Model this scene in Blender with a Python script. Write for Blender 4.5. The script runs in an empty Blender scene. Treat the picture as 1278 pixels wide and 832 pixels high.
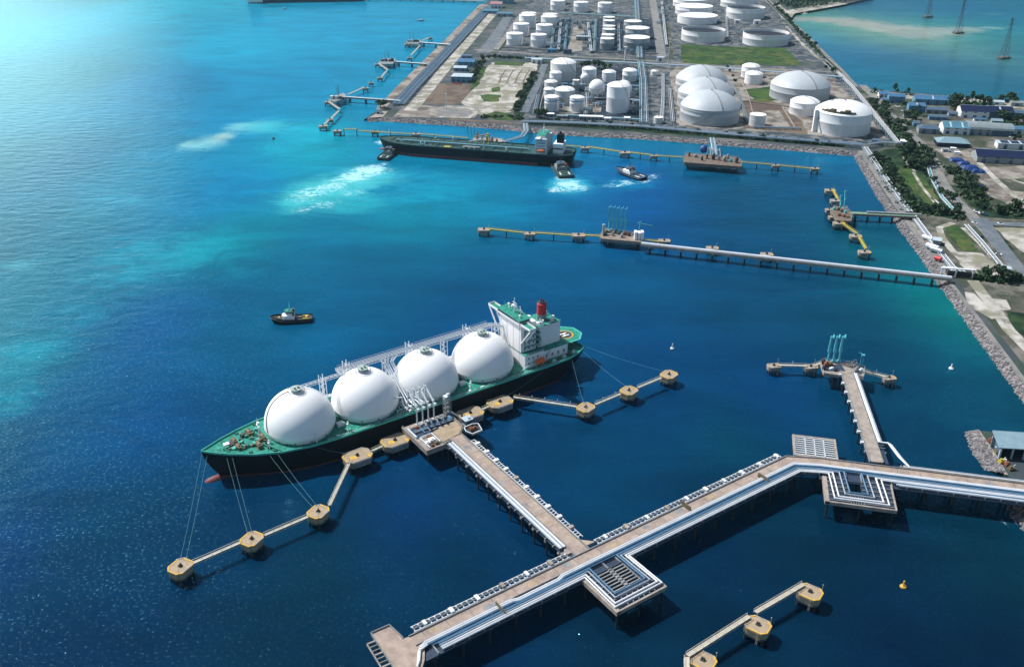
HAZE = .00003
WATER_GAIN, WATER_ROUGH, WATER_BUMP, CREST = .52, .07, 1.0, 1.15
WATER_SPEC_TINT = (.24, .70, .92, 1)
SUN_E, SKY_S, EXPO = 4.7, .082, .24
CLOUD_AZ, CLOUD_EL, CLOUD_W, CLOUD_L = -45, 9, 28, 50.0
import bpy, math, random
from mathutils import Vector, Matrix, noise as mnoise

rnd = random.Random(11)
scene = bpy.context.scene
COL = scene.collection
# ---------------------------------------------------------------- camera model
H, F, YH, CX, CY = 300.0, 1150.0, -175.0, 639.0, 416.0
PITCH = math.atan((CY - YH) / F)
CT, ST = math.cos(PITCH), math.sin(PITCH)
LAND = 4.0


def at(px, py, z=0.0):
    """world point at height z that the survey photograph shows at (px, py)"""
    u, v = (px - CX) / F, (py - CY) / F
    t = (z - H) / (-ST - v * CT)
    return Vector((u * t, (CT - v * ST) * t, z))


def proj(p):
    zz = p[2] - H
    fw = p[1] * CT - zz * ST
    return CX + F * p[0] / fw, CY + F * (-p[1] * ST - zz * CT) / fw


def height_at(p, py):
    """height above p at which the photograph shows row py"""
    a, b = 0.0, 150.0
    for _ in range(40):
        m = (a + b) / 2
        if proj((p[0], p[1], p[2] + m))[1] > py:
            a = m
        else:
            b = m
    return a


# ---------------------------------------------------------------- materials
def lin(r, g, b):
    f = lambda c: (c / 255 / 12.92) if c <= 10 else ((c / 255 + 0.055) / 1.055) ** 2.4
    return (f(r), f(g), f(b))


MATS = {}


def mat(name, col, rough=0.6, metal=0.0, var=0.12, scale=0.4, col2=None, bump=0.0, spec=0.4, stretch=None, emis=0):
    m = bpy.data.materials.new(name)
    m.use_nodes = True
    nt = m.node_tree
    b = nt.nodes['Principled BSDF']
    b.inputs['Roughness'].default_value = rough
    b.inputs['Metallic'].default_value = metal
    b.inputs['Specular IOR Level'].default_value = spec
    tc = nt.nodes.new('ShaderNodeTexCoord')
    mp = nt.nodes.new('ShaderNodeMapping')
    nt.links.new(tc.outputs['Object'], mp.inputs['Vector'])
    if stretch:
        mp.inputs['Scale'].default_value = stretch
    n = nt.nodes.new('ShaderNodeTexNoise')
    n.inputs['Scale'].default_value = scale
    n.inputs['Detail'].default_value = 6
    n.inputs['Roughness'].default_value = 0.65
    nt.links.new(mp.outputs['Vector'], n.inputs['Vector'])
    r = nt.nodes.new('ShaderNodeValToRGB')
    r.color_ramp.elements[0].position = 0.32
    r.color_ramp.elements[1].position = 0.68
    c2 = col2 if col2 else tuple(min(1, c * (1 + var)) for c in col)
    c1 = col if col2 else tuple(c * (1 - var) for c in col)
    r.color_ramp.elements[0].color = (*c1, 1)
    r.color_ramp.elements[1].color = (*c2, 1)
    nt.links.new(n.outputs['Fac'], r.inputs['Fac'])
    nt.links.new(r.outputs['Color'], b.inputs['Base Color'])
    if bump:
        bp = nt.nodes.new('ShaderNodeBump')
        bp.inputs['Strength'].default_value = bump
        bp.inputs['Distance'].default_value = 0.3
        nt.links.new(n.outputs['Fac'], bp.inputs['Height'])
        nt.links.new(bp.outputs['Normal'], b.inputs['Normal'])
    MATS[name] = m
    return m


M = MATS
mat('concrete', (.20, .175, .155), .85, scale=.3, col2=(.36, .32, .28), bump=.15)
mat('concrete_pink', (.22, .175, .15), .85, scale=.22, col2=(.38, .31, .26), bump=.15)
mat('concrete_grey', (.15, .16, .17), .85, scale=.3, col2=(.27, .28, .29))
mat('concrete_wet', (.10, .10, .10), .7, var=.3, scale=.3)
mat('concrete_tan', (.25, .195, .125), .85, scale=.3, col2=(.38, .30, .21), bump=.15)
mat('pile_dark', (.016, .018, .024), .8, var=.3, scale=.3)
mat('yellow', (.40, .25, .055), .7, scale=.9, col2=(.66, .41, .055))
mat('catwalk_steel', (.48, .46, .38), .55, .1, var=.15)
mat('yellow_pipe', (.42, .36, .06), .5, var=.15)
mat('pipe_white', (.60, .64, .68), .38, .0, var=.08, scale=.2)
mat('pipe_steel', (.30, .37, .44), .35, .3, var=.1, scale=.2)
mat('pipe_blue', (.085, .20, .33), .4, .2, var=.12, scale=.2)
mat('steel_grey', (.26, .29, .31), .5, .3, var=.2)
mat('hatch_grey', (.30, .38, .36), .6, var=.3, scale=.8)
mat('steel_dark', (.045, .05, .06), .6, .2, var=.2)
mat('deck_blue', (.022, .040, .075), .7, var=.35, scale=.5)
mat('brown_deck', (.085, .065, .055), .85, var=.45, scale=.35, col2=(.20, .15, .12))
mat('brown_deck_pale', (.17, .13, .11), .85, var=.4, scale=.35, col2=(.30, .24, .20))
mat('rust', (.20, .075, .04), .8, var=.4, scale=.4)
mat('white', (.82, .83, .84), .38, var=.04, scale=.12)
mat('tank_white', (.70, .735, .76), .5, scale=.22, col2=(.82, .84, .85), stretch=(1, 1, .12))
mat('tank_pale', (.60, .63, .64), .5, var=.1, scale=.06, stretch=(1, 1, .25))
mat('dome_grey', (.42, .465, .50), .5, var=.06, scale=.05)
mat('tank_grey', (.33, .38, .42), .45, .3, var=.1, scale=.08, stretch=(1, 1, .25))  # dark metal, and shade put into the shells of the flat topped rows
mat('dome_white', (.84, .85, .86), .35, var=.03, scale=.05)
mat('seam', (.22, .24, .25), .6, var=.2)
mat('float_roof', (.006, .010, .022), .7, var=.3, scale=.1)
mat('deck_green', (.002, .10, .072), .6, var=.3, scale=.45, col2=(.02, .32, .235))
mat('rim_green', (.06, .42, .34), .5, var=.1)
mat('hull_black', (.0025, .004, .010), .6, scale=.25, col2=(.007, .009, .016), stretch=(1, 1, .2), spec=.15)
mat('hull_red', (.11, .025, .03), .6, var=.25, scale=.2)
mat('red', (.50, .03, .035), .45, var=.08)
mat('orange', (.75, .13, .03), .45, var=.08)
mat('glass', (.02, .035, .05), .08, var=.1, spec=.8)
mat('brown_gear', (.12, .10, .06), .7, var=.4, scale=.7)
mat('rope', (.16, .36, .40), .8, var=.1)
mat('arm_white', (.66, .72, .76), .4, .15, var=.08)
mat('arm_teal', (.10, .47, .56), .45, .1, var=.1)
mat('tanker_deck', (.006, .040, .045), .65, var=.35, scale=.12, col2=(.014, .075, .072))
mat('roof_blue', (.055, .16, .29), .45, .1, var=.14, scale=.15)
mat('roof_teal', (.075, .20, .27), .45, .1, var=.12, scale=.12)
mat('roof_navy', (.010, .016, .055), .4, .1, var=.2, scale=.1)
mat('roof_grey', (.22, .27, .29), .55, .1, var=.15, scale=.12)
mat('roof_pale', (.42, .52, .58), .5, .1, var=.1, scale=.12)
mat('roof_slate', (.07, .12, .18), .55, .1, var=.15, scale=.12)
mat('roof_pink', (.34, .17, .17), .7, var=.2, scale=.2)
mat('wall_white', (.68, .72, .74), .7, var=.06, scale=.3)
mat('wall_grey', (.26, .30, .32), .7, var=.12, scale=.3)
mat('wall_blue', (.11, .27, .40), .7, var=.1)
mat('tarp_blue', (.012, .05, .20), .5, var=.3, scale=.5)
mat('bark', (.09, .06, .04), .9, var=.2, scale=1.5)
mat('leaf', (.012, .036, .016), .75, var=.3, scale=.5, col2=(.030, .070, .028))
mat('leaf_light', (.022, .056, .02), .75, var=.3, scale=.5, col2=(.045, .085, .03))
mat('rock', (.055, .055, .062), .9, var=.5, scale=.35, col2=(.26, .25, .255))
mat('foam', (.75, .85, .88), .6, var=.1, scale=.5)


mat('roof_spit', (.20, .31, .36), .5, .1, var=.12, scale=.3)
hz = bpy.data.materials.new('haze_air')
hz.use_nodes = True
for n_ in list(hz.node_tree.nodes):
    if n_.type == 'BSDF_PRINCIPLED':
        hz.node_tree.nodes.remove(n_)
vol = hz.node_tree.nodes.new('ShaderNodeVolumePrincipled')
vol.inputs['Color'].default_value = (.40, .82, 1.0, 1)
vol.inputs['Density'].default_value = HAZE
vol.inputs['Anisotropy'].default_value = .45
hz.node_tree.links.new(vol.outputs[0], hz.node_tree.nodes['Material Output'].inputs['Volume'])
M['haze_air'] = hz


# ground materials: several noises laid over each other in world space
def ground_mat(name, cols, scales, detail_col=None, thr=(.45, .55)):
    m = bpy.data.materials.new(name)
    m.use_nodes = True
    nt = m.node_tree
    b = nt.nodes['Principled BSDF']
    b.inputs['Roughness'].default_value = .95
    b.inputs['Specular IOR Level'].default_value = .15
    tc = nt.nodes.new('ShaderNodeTexCoord')
    prev = None
    for i, c in enumerate(cols):
        rgb = nt.nodes.new('ShaderNodeRGB')
        rgb.outputs[0].default_value = (*c, 1)
        if prev is None:
            prev = rgb.outputs[0]
            continue
        n = nt.nodes.new('ShaderNodeTexNoise')
        n.noise_dimensions = '4D'
        n.inputs['W'].default_value = i * 3.7
        n.inputs['Scale'].default_value = scales[i - 1]
        n.inputs['Detail'].default_value = 7
        n.inputs['Roughness'].default_value = .62
        nt.links.new(tc.outputs['Object'], n.inputs['Vector'])
        r = nt.nodes.new('ShaderNodeValToRGB')
        r.color_ramp.elements[0].position = thr[0]
        r.color_ramp.elements[1].position = thr[1]
        nt.links.new(n.outputs['Fac'], r.inputs['Fac'])
        mx = nt.nodes.new('ShaderNodeMix')
        mx.data_type = 'RGBA'
        nt.links.new(r.outputs['Color'], mx.inputs[0])
        nt.links.new(prev, mx.inputs[6])
        nt.links.new(rgb.outputs[0], mx.inputs[7])
        prev = mx.outputs[2]
    nt.links.new(prev, b.inputs['Base Color'])
    MATS[name] = m
    return m


ground_mat('land', [(.075, .085, .09), (.13, .13, .125), (.035, .06, .05), (.045, .06, .072)], [.02, .012, .03])
ground_mat('plant_floor', [(.040, .060, .078), (.085, .095, .105), (.020, .034, .048), (.15, .155, .155)], [.05, .035, .09], thr=(.48, .58))
ground_mat('dirt', [(.17, .15, .13), (.10, .088, .08), (.26, .245, .22)], [.04, .06])
ground_mat('brown_dirt', [(.095, .072, .06), (.14, .112, .09)], [.06])
ground_mat('sand', [(.36, .35, .32), (.16, .155, .135), (.44, .43, .405), (.20, .20, .15)], [.035, .09, .06], thr=(.47, .58))
ground_mat('grass', [(.040, .085, .020), (.085, .105, .035), (.022, .052, .018)], [.03, .06])
ground_mat('dry_grass', [(.05, .06, .045), (.085, .082, .07), (.028, .048, .025), (.16, .15, .135)], [.04, .05, .035], thr=(.48, .6))
ground_mat('undergrowth', [(.014, .036, .018), (.028, .058, .024), (.007, .02, .013)], [.06, .1])
ground_mat('asphalt', [(.16, .165, .165), (.215, .21, .20)], [.08])
ground_mat('asphalt_dark', [(.10, .125, .15), (.14, .16, .18)], [.08])
ground_mat('plant_dark', [(.018, .035, .058), (.05, .065, .08), (.01, .018, .03)], [.08, .12])
ground_mat('mud_bed', [(.10, .09, .08), (.16, .14, .13)], [.08])


# ---------------------------------------------------------------- mesh builder
class MB:
    def __init__(s):
        s.v, s.f, s.mi, s.cur = [], [], [], 0

    def add(s, vs, fs):
        o = len(s.v)
        s.v += [tuple(p) for p in vs]
        s.f += [tuple(i + o for i in f) for f in fs]
        s.mi += [s.cur] * len(fs)
        return s

    def prism(s, pts, z0, z1):
        n = len(pts)
        a = sum(pts[i][0] * pts[(i + 1) % n][1] - pts[(i + 1) % n][0] * pts[i][1] for i in range(n))
        if a < 0:
            pts = list(pts)[::-1]
        vs = [(p[0], p[1], z0) for p in pts] + [(p[0], p[1], z1) for p in pts]
        fs = [tuple(range(n - 1, -1, -1)), tuple(range(n, 2 * n))]
        fs += [(i, (i + 1) % n, n + (i + 1) % n, n + i) for i in range(n)]
        return s.add(vs, fs)

    def box(s, cx, cy, z0, sx, sy, sz, rz=0.0):
        c, d = math.cos(rz), math.sin(rz)
        pts = [(cx + x * c - y * d, cy + x * d + y * c) for x, y in ((-sx / 2, -sy / 2), (sx / 2, -sy / 2), (sx / 2, sy / 2), (-sx / 2, sy / 2))]
        return s.prism(pts, z0, z0 + sz)

    def lathe(s, cx, cy, prof, n=24):
        vs, fs = [], []
        k = len(prof)
        for r, z in prof:
            r = max(r, .001)
            for i in range(n):
                a = 2 * math.pi * i / n
                vs.append((cx + r * math.cos(a), cy + r * math.sin(a), z))
        for j in range(k - 1):
            for i in range(n):
                i2 = (i + 1) % n
                fs.append((j * n + i, j * n + i2, (j + 1) * n + i2, (j + 1) * n + i))
        fs.append(tuple(range(n - 1, -1, -1)))
        fs.append(tuple((k - 1) * n + i for i in range(n)))
        return s.add(vs, fs)

    def cyl(s, cx, cy, z0, z1, r, r2=None, n=14):
        return s.lathe(cx, cy, [(r, z0), (r if r2 is None else r2, z1)], n)

    def ball(s, c, r, n=16, m=9, sz=1.0):
        prof = [(r * math.sin(math.pi * j / m), c[2] - r * sz * math.cos(math.pi * j / m)) for j in range(m + 1)]
        return s.lathe(c[0], c[1], prof, n)

    def tube(s, pts, r, n=6, closed_caps=True):
        P = [Vector(p) for p in pts]
        D = [(P[i + 1] - P[i]).normalized() for i in range(len(P) - 1)]
        up = Vector((0, 0, 1)) if abs(D[0].z) < .95 else Vector((1, 0, 0))
        n1 = D[0].cross(up).normalized()
        n2 = n1.cross(D[0])
        ring = [P[0] + (n1 * math.cos(2 * math.pi * (i + .5) / n) + n2 * math.sin(2 * math.pi * (i + .5) / n)) * r for i in range(n)]
        vs = list(ring)
        for i, d in enumerate(D):
            t = (d + D[i + 1]).normalized() if i + 1 < len(D) else d
            q = P[i + 1]
            ring = [p + d * ((q - p).dot(t) / max(.2, d.dot(t))) for p in ring]
            vs += ring
        k = len(P)
        fs = [(j * n + i, j * n + (i + 1) % n, (j + 1) * n + (i + 1) % n, (j + 1) * n + i) for j in range(k - 1) for i in range(n)]
        fs += [tuple(range(n - 1, -1, -1)), tuple((k - 1) * n + i for i in range(n))]
        return s.add(vs, fs)

    def bar(s, p, q, w, h):
        """box section w wide, h high whose top centre line runs p-q"""
        p, q = Vector(p), Vector(q)
        d = (q - p).normalized()
        up = Vector((0, 0, 1)) if abs(d.z) < .95 else Vector((1, 0, 0))
        n1 = d.cross(up).normalized() * (w / 2)
        n2 = n1.normalized().cross(d) * h
        vs = []
        for c in (p, q):
            vs += [c - n1 - n2, c + n1 - n2, c + n1, c - n1]
        return s.add(vs, [(0, 1, 2, 3), (7, 6, 5, 4), (0, 4, 5, 1), (1, 5, 6, 2), (2, 6, 7, 3), (3, 7, 4, 0)])

    def truss(s, p, q, w, h, n, r=.12):
        """open lattice girder between p and q, w wide and h high below the line"""
        p, q = Vector(p), Vector(q)
        d = (q - p).normalized()
        n1 = d.cross(Vector((0, 0, 1))).normalized() * (w / 2)
        dn = Vector((0, 0, -h))
        for a in (n1, -n1, n1 + dn, -n1 + dn):
            s.bar(p + a, q + a, r * 2, r * 2)
        for i in range(n + 1):
            c = p.lerp(q, i / n)
            s.bar(c + n1, c + n1 + dn, r * 1.5, r * 1.5)
            s.bar(c - n1, c - n1 + dn, r * 1.5, r * 1.5)
            s.bar(c + n1, c - n1, r * 1.5, r * 1.5)
            if i < n:
                e = p.lerp(q, (i + 1) / n)
                s.bar(c + n1, e + n1 + dn, r * 1.3, r * 1.3)
                s.bar(c - n1 + dn, e - n1, r * 1.3, r * 1.3)
        return s

    def build(s, name, material, parent=None, smooth=False, label=None, kind=None):
        me = bpy.data.meshes.new(name)
        me.from_pydata(s.v, [], s.f)
        ms = material if isinstance(material, (list, tuple)) else [material]
        for x in ms:
            me.materials.append(MATS[x])
        if len(ms) > 1:
            me.polygons.foreach_set('material_index', s.mi)
        if smooth:
            me.polygons.foreach_set('use_smooth', [True] * len(me.polygons))
            try:
                me.set_sharp_from_angle(angle=math.radians(40))
            except Exception:
                pass
        me.update()
        o = bpy.data.objects.new(name, me)
        COL.objects.link(o)
        if parent is not None:
            o.parent = parent
        if label:
            o['label'] = label
        if kind:
            o['kind'] = kind
        return o


def thing(name, label, cat, loc=(0, 0, 0), rz=0.0, group=None):
    o = bpy.data.objects.new(name, None)
    o.empty_display_size = 1
    COL.objects.link(o)
    o.location = loc
    o.rotation_euler = (0, 0, rz)
    o['label'], o['category'] = label, cat
    if group:
        o['group'] = group
    return o


def tag(o, label, cat, group=None):
    o['label'], o['category'] = label, cat
    if group:
        o['group'] = group
    return o


def copy_tree(o, parent=None):
    c = o.copy()
    COL.objects.link(c)
    if parent is not None:
        c.parent = parent
    for ch in list(o.children):
        copy_tree(ch, c)
    return c


def dup(root, loc, rz=0.0, label=None, group=None, sc=None):
    r = copy_tree(root)
    r.location = loc
    r.rotation_euler = (0, 0, rz)
    if sc:
        r.scale = sc
    if label:
        r['label'] = label
    if group:
        r['group'] = group
    return r


def local(o, p):
    """world point p in the frame of the Empty o"""
    d = Vector(p) - Vector(o.location)
    c, s = math.cos(-o.rotation_euler[2]), math.sin(-o.rotation_euler[2])
    return Vector((d.x * c - d.y * s, d.x * s + d.y * c, d.z))


def sheet(name, pix, z, material, kind='structure', jag=0.0, step=12.0):
    """flat ground sheet with an uneven outline, corners surveyed from the photograph"""
    P = [at(x, y, z) for x, y in pix]
    pts = []
    for i, p in enumerate(P):
        q = P[(i + 1) % len(P)]
        k = max(1, int((q - p).length / step)) if jag else 1
        for j in range(k):
            a = p.lerp(q, j / k)
            if jag and j:
                a = a + Vector((rnd.uniform(-jag, jag), rnd.uniform(-jag, jag), 0))
            pts.append(a)
    m = MB()
    m.add(pts, [tuple(range(len(pts)))])
    o = m.build(name, material, kind=kind)
    me = o.data
    if me.polygons[0].normal.z < 0:
        me.flip_normals()
    return o


def ribbon(name, pix, width, z, material, kind='structure'):
    """road or strip along a surveyed centre line"""
    P = [at(x, y, z) if len((x, y)) == 2 else None for x, y in pix]
    m = MB()
    L, Rr = [], []
    for i, p in enumerate(P):
        d = (P[min(i + 1, len(P) - 1)] - P[max(i - 1, 0)]).normalized()
        n = Vector((-d.y, d.x, 0)) * (width / 2)
        L.append(p + n)
        Rr.append(p - n)
    k = len(P)
    m.add(L + Rr, [(i, k + i, k + i + 1, i + 1) for i in range(k - 1)])
    o = m.build(name, material, kind=kind)
    if o.data.polygons[0].normal.z < 0:
        o.data.flip_normals()
    return o


def rocks(name, bands, n, size, label):
    """heap of loose boulders along bands of (inner line, outer line) world points"""
    m = MB()
    for A, B, k in bands:
        cum = [0]
        for i in range(len(A) - 1):
            cum.append(cum[-1] + (A[i + 1] - A[i]).length)
        for _ in range(k):
            t = rnd.random() * cum[-1]
            i = max(j for j in range(len(cum)) if cum[j] <= t)
            i = min(i, len(A) - 2)
            f = (t - cum[i]) / max(.01, cum[i + 1] - cum[i])
            p = A[i].lerp(A[i + 1], f).lerp(B[i].lerp(B[i + 1], f), min(1.08, max(-.04, rnd.random() * 1.1 - .02)))
            r = size * rnd.uniform(.5, 1.25)
            vs = []
            for (x, y, z) in ((1, 0, 0), (0, 1, 0), (-1, 0, 0), (0, -1, 0), (.3, .2, 1), (-.1, -.2, -1), (.7, .7, .4), (-.7, .6, .4), (-.6, -.7, .5), (.7, -.6, .4)):
                vs.append((p.x + x * r * rnd.uniform(.7, 1.2), p.y + y * r * rnd.uniform(.7, 1.2), p.z + z * r * rnd.uniform(.5, .9)))
            m.add(vs, [(0, 6, 4), (6, 1, 4), (1, 7, 4), (7, 2, 4), (2, 8, 4), (8, 3, 4), (3, 9, 4), (9, 0, 4), (0, 5, 6), (6, 5, 1), (1, 5, 7), (7, 5, 2), (2, 5, 8), (8, 5, 3), (3, 5, 9), (9, 5, 0)])
    o = m.build(name, 'rock', kind='stuff')
    o['label'] = label
    return o
# ================================================================ camera, sun, sky
cam = bpy.data.cameras.new('camera')
cam.sensor_width = 36
cam.lens = 36 * F / 1278
cam.clip_start, cam.clip_end = 1, 60000
co = bpy.data.objects.new('camera', cam)
COL.objects.link(co)
co.location = (0, 0, H)
co.rotation_euler = (math.pi / 2 - PITCH, 0, 0)
scene.camera = co

SUN_AZ, SUN_EL = math.radians(-64), math.radians(54)     # azimuth from +Y, clockwise positive
sv = Vector((math.sin(SUN_AZ) * math.cos(SUN_EL), math.cos(SUN_AZ) * math.cos(SUN_EL), math.sin(SUN_EL)))
sl = bpy.data.lights.new('sun', 'SUN')
sl.energy = SUN_E
sl.angle = math.radians(.7)
sl.color = (1.0, .98, .945)
so = bpy.data.objects.new('sun', sl)
COL.objects.link(so)
so.rotation_euler = (-sv).to_track_quat('-Z', 'Y').to_euler()

w = bpy.data.worlds.new('World')
scene.world = w
w.use_nodes = True
nt = w.node_tree
bg = nt.nodes['Background']
sk = nt.nodes.new('ShaderNodeTexSky')
sk.sky_type = 'NISHITA'
sk.sun_disc = False
sk.sun_elevation = SUN_EL
sk.sun_rotation = SUN_AZ
sk.altitude = 100
sk.air_density = 1.2
sk.dust_density = 1.6
sk.ozone_density = .6
# bright cloud added low in the sky to the north west, unseen, for its glare mirrored in the water
wt = nt.nodes.new('ShaderNodeTexCoord')


def wvm(op, a, b=None):
    t = nt.nodes.new('ShaderNodeVectorMath')
    t.operation = op
    nt.links.new(a, t.inputs[0])
    if b is not None:
        t.inputs[1].default_value = b
    return t


def wm_(op, a, b, c=None):
    t = nt.nodes.new('ShaderNodeMath')
    t.operation = op
    for i, v in enumerate((a, b, c)):
        if v is None:
            continue
        if isinstance(v, (int, float)):
            t.inputs[i].default_value = v
        else:
            nt.links.new(v, t.inputs[i])
    return t.outputs[0]


CA, CE = math.radians(CLOUD_AZ), math.radians(CLOUD_EL)
cdir = (math.sin(CA) * math.cos(CE), math.cos(CA) * math.cos(CE), math.sin(CE))
dt = wvm('DOT_PRODUCT', wt.outputs['Generated'], cdir).outputs['Value']
cn = nt.nodes.new('ShaderNodeTexNoise')
cn.inputs['Scale'].default_value = 4.5
cn.inputs['Detail'].default_value = 6
nt.links.new(wt.outputs['Generated'], cn.inputs['Vector'])
lobe = nt.nodes.new('ShaderNodeMapRange')
lobe.interpolation_type = 'SMOOTHSTEP'
nt.links.new(wm_('MULTIPLY_ADD', cn.outputs['Fac'], .10, wm_('SUBTRACT', dt, .05)), lobe.inputs['Value'])
lobe.inputs['From Min'].default_value = math.cos(math.radians(CLOUD_W))
lobe.inputs['From Max'].default_value = 1.0
cloud = nt.nodes.new('ShaderNodeMix')
cloud.data_type = 'RGBA'
nt.links.new(lobe.outputs['Result'], cloud.inputs[0])
nt.links.new(sk.outputs['Color'], cloud.inputs[6])
cloud.inputs[7].default_value = (CLOUD_L * 1.4, CLOUD_L * 1.0, CLOUD_L * .86, 1)  # warmed so that its glare turns whitish in the tinted water
nt.links.new(cloud.outputs[2], bg.inputs['Color'])
bg.inputs['Strength'].default_value = SKY_S

scene.view_settings.view_transform = 'Standard'
scene.view_settings.look = 'None'
scene.view_settings.gamma = 1
scene.view_settings.use_curve_mapping = False
scene.view_settings.exposure = EXPO
scene.cycles.use_denoising = True
try:
    scene.cycles.denoiser = 'OPENIMAGEDENOISE'
except Exception:
    pass
scene.cycles.max_bounces = 5
scene.cycles.diffuse_bounces = 2
scene.cycles.glossy_bounces = 2
scene.cycles.transmission_bounces = 1
scene.cycles.sample_clamp_indirect = 4

# ================================================================ water
# water tint at many places, darkened where the mirrored sky adds light: silty turquoise shallows, deep navy basin, a sand bank in the lagoon
WP = '''0 0 4 4 4;0 100 4 4 4;0 200 4 4 45;0 300 4 67 88;0 400 4 112 130;0 470 4 143 166;0 560 4 47 91;0 700 4 53 120;0 830 4 38 75;100 0 4 4 4;100 100 4 4 4;100 200 4 33 93;100 300 4 110 138;100 400 4 81 126;100 500 4 86 137;100 650 4 54 76;100 820 4 40 81;200 0 4 196 231;200 100 4 112 174;200 200 4 140 177;200 300 4 108 147;200 400 4 73 159;200 520 4 80 155;200 640 4 48 78;200 800 4 36 72;300 60 4 200 244;300 150 4 152 207;300 230 4 147 217;300 300 4 164 166;300 350 4 63 110;300 420 4 107 145;300 640 4 42 81;320 780 4 42 66;400 40 4 172 223;400 100 4 151 208;430 160 4 141 193;400 180 4 208 204;400 300 4 110 155;450 340 4 65 115;420 400 4 120 173;420 700 4 43 49;500 20 4 167 216;470 100 4 157 195;500 235 4 147 193;500 275 4 166 180;500 330 4 92 137;520 370 4 73 105;600 225 4 158 203;600 265 4 141 165;600 320 4 53 110;560 390 4 60 131;450 450 4 75 125;300 480 4 56 97;700 235 4 134 195;700 285 4 103 145;690 340 4 75 126;800 225 4 80 187;800 280 4 71 153;800 340 4 88 129;800 420 4 59 115;900 230 4 48 62;1000 225 4 33 82;1050 230 4 84 135;900 280 4 59 85;900 390 4 59 88;1000 330 4 58 109;1100 310 4 55 75;1140 345 4 153 172;1100 380 4 56 90;1180 390 4 150 123;1200 440 4 80 116;1180 470 4 75 103;1250 500 4 61 88;1120 460 4 49 88;950 480 4 60 120;850 500 4 69 128;640 530 4 60 108;700 600 4 63 98;900 540 4 68 77;1180 560 4 55 87;500 640 4 53 115;560 720 4 44 55;400 820 4 37 64;640 640 4 51 98;600 800 4 34 76;750 800 4 33 53;900 680 4 37 74;1000 700 4 37 54;1100 680 4 36 63;1250 720 4 41 51;1100 800 4 28 63;900 800 4 32 53;1270 830 4 24 57;500 160 4 140 202;620 170 4 133 185;760 178 4 140 178;850 185 4 133 175;1000 192 4 143 195;1010 45 4 146 198;1050 90 4 120 162;1100 95 4 115 137;1200 105 4 102 121;1270 110 4 89 123;1270 60 4 61 109;1150 75 4 57 131;1060 65 4 55 151;1100 12 4 49 137;1200 15 4 73 145;1270 10 4 91 134;1270 35 4 136 153;1000 25 81 180 149;1050 33 145 194 140;1100 40 193 204 133;1150 40 128 210 172;1200 38 24 167 145;1100 24 44 115 157'''
PTS = []
for e in WP.replace('\n', ';').split(';'):
    x, y, r, g, b = [float(t) for t in e.split()]
    PTS.append((at(x, y), lin(r, g, b)))
# plumes: (x, y, rx, ry, rgb, strength) silt clouds stirred up by propellers
BLOBS = [(408, 240, 55, 22, (75, 200, 202), .95), (455, 222, 44, 16, (90, 208, 210), .85), (372, 250, 26, 16, (70, 195, 198), .8), (440, 255, 50, 16, (40, 175, 190), .7), (545, 235, 75, 30, (10, 160, 188), .5), (260, 178, 26, 10, (120, 200, 208), .85),
         (278, 171, 14, 6, (170, 198, 190), .9), (300, 158, 22, 6, (150, 200, 198), .7), (330, 158, 40, 10, (80, 200, 208), .75), (233, 181, 14, 7, (140, 200, 198), .8), (390, 165, 50, 16, (20, 178, 202), .75), (350, 185, 40, 14, (20, 172, 198), .5),
         (245, 310, 60, 30, (10, 160, 176), .6), (170, 325, 90, 40, (20, 160, 180), .5), (300, 340, 40, 14, (0, 130, 165), .45), (25, 330, 50, 9, (90, 178, 190), .55), (40, 440, 70, 40, (0, 148, 165), .5), (20, 500, 40, 30, (0, 140, 160), .5),
         (709, 231, 34, 12, (60, 190, 210), .9), (785, 230, 44, 9, (15, 155, 195), .6), (880, 215, 60, 8, (0, 130, 170), .4), (150, 250, 80, 25, (70, 175, 195), .35), (110, 390, 60, 30, (0, 130, 160), .4), (640, 265, 60, 20, (0, 130, 175), .4),
         (1000, 24, 22, 3, (180, 176, 158), .95), (1030, 25, 24, 4, (186, 180, 160), 1.0), (1060, 28, 24, 6, (186, 180, 160), 1.0), (1090, 33, 24, 8, (184, 180, 160), 1.0), (1120, 38, 24, 10, (180, 178, 160), 1.0),
         (1150, 40, 24, 9, (176, 178, 160), 1.0), (1180, 39, 24, 6, (170, 176, 160), 1.0), (1208, 37, 22, 4, (160, 174, 160), .95), (1238, 35, 20, 2.2, (140, 170, 160), .8), (1240, 18, 16, 2, (110, 165, 165), .5)]
BL = []
for x, y, rx, ry, c, s in BLOBS:
    p = at(x, y)
    BL.append((p, (at(x + rx, y) - p).length, abs(at(x, y - ry).y - p.y), tuple(min(.95, v * 1.4) for v in lin(*c)), s))
# foam: propeller wash
FOAM = [(462, 213, 24, 7, 1.0), (442, 221, 24, 7, .85), (418, 232, 22, 9, .6), (392, 240, 22, 11, .6), (372, 246, 16, 9, .5), (405, 255, 24, 8, .5), (440, 240, 26, 9, .42), (375, 262, 14, 6, .5), (478, 207, 8, 4, 1.0),
        (708, 231, 17, 9, .8), (696, 237, 13, 3.5, .9), (722, 234, 14, 5, .7), (703, 222, 6, 3, 1.0), (716, 226, 9, 3, .8), (763, 232, 8, 3, .95), (780, 228, 15, 3.5, .75), (811, 222, 8, 3.5, .85), (819, 219, 9, 2.5, .7), (806, 226, 8, 3, .6),
        (1263, 650, 9, 9, .85), (1252, 636, 7, 8, .7), (1276, 662, 6, 6, .9), (476, 177, 8, 4, .85), (238, 184, 16, 4, .42), (262, 178, 20, 6, .3), (60, 60, 1, 1, 0), (1240, 440, 6, 12, .3), (1150, 330, 6, 10, .3), (1215, 420, 6, 12, .3)]
FM = []
for x, y, rx, ry, s in FOAM:
    p = at(x, y)
    FM.append((p, (at(x + rx, y) - p).length, abs(at(x, y - ry).y - p.y), s))


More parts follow.
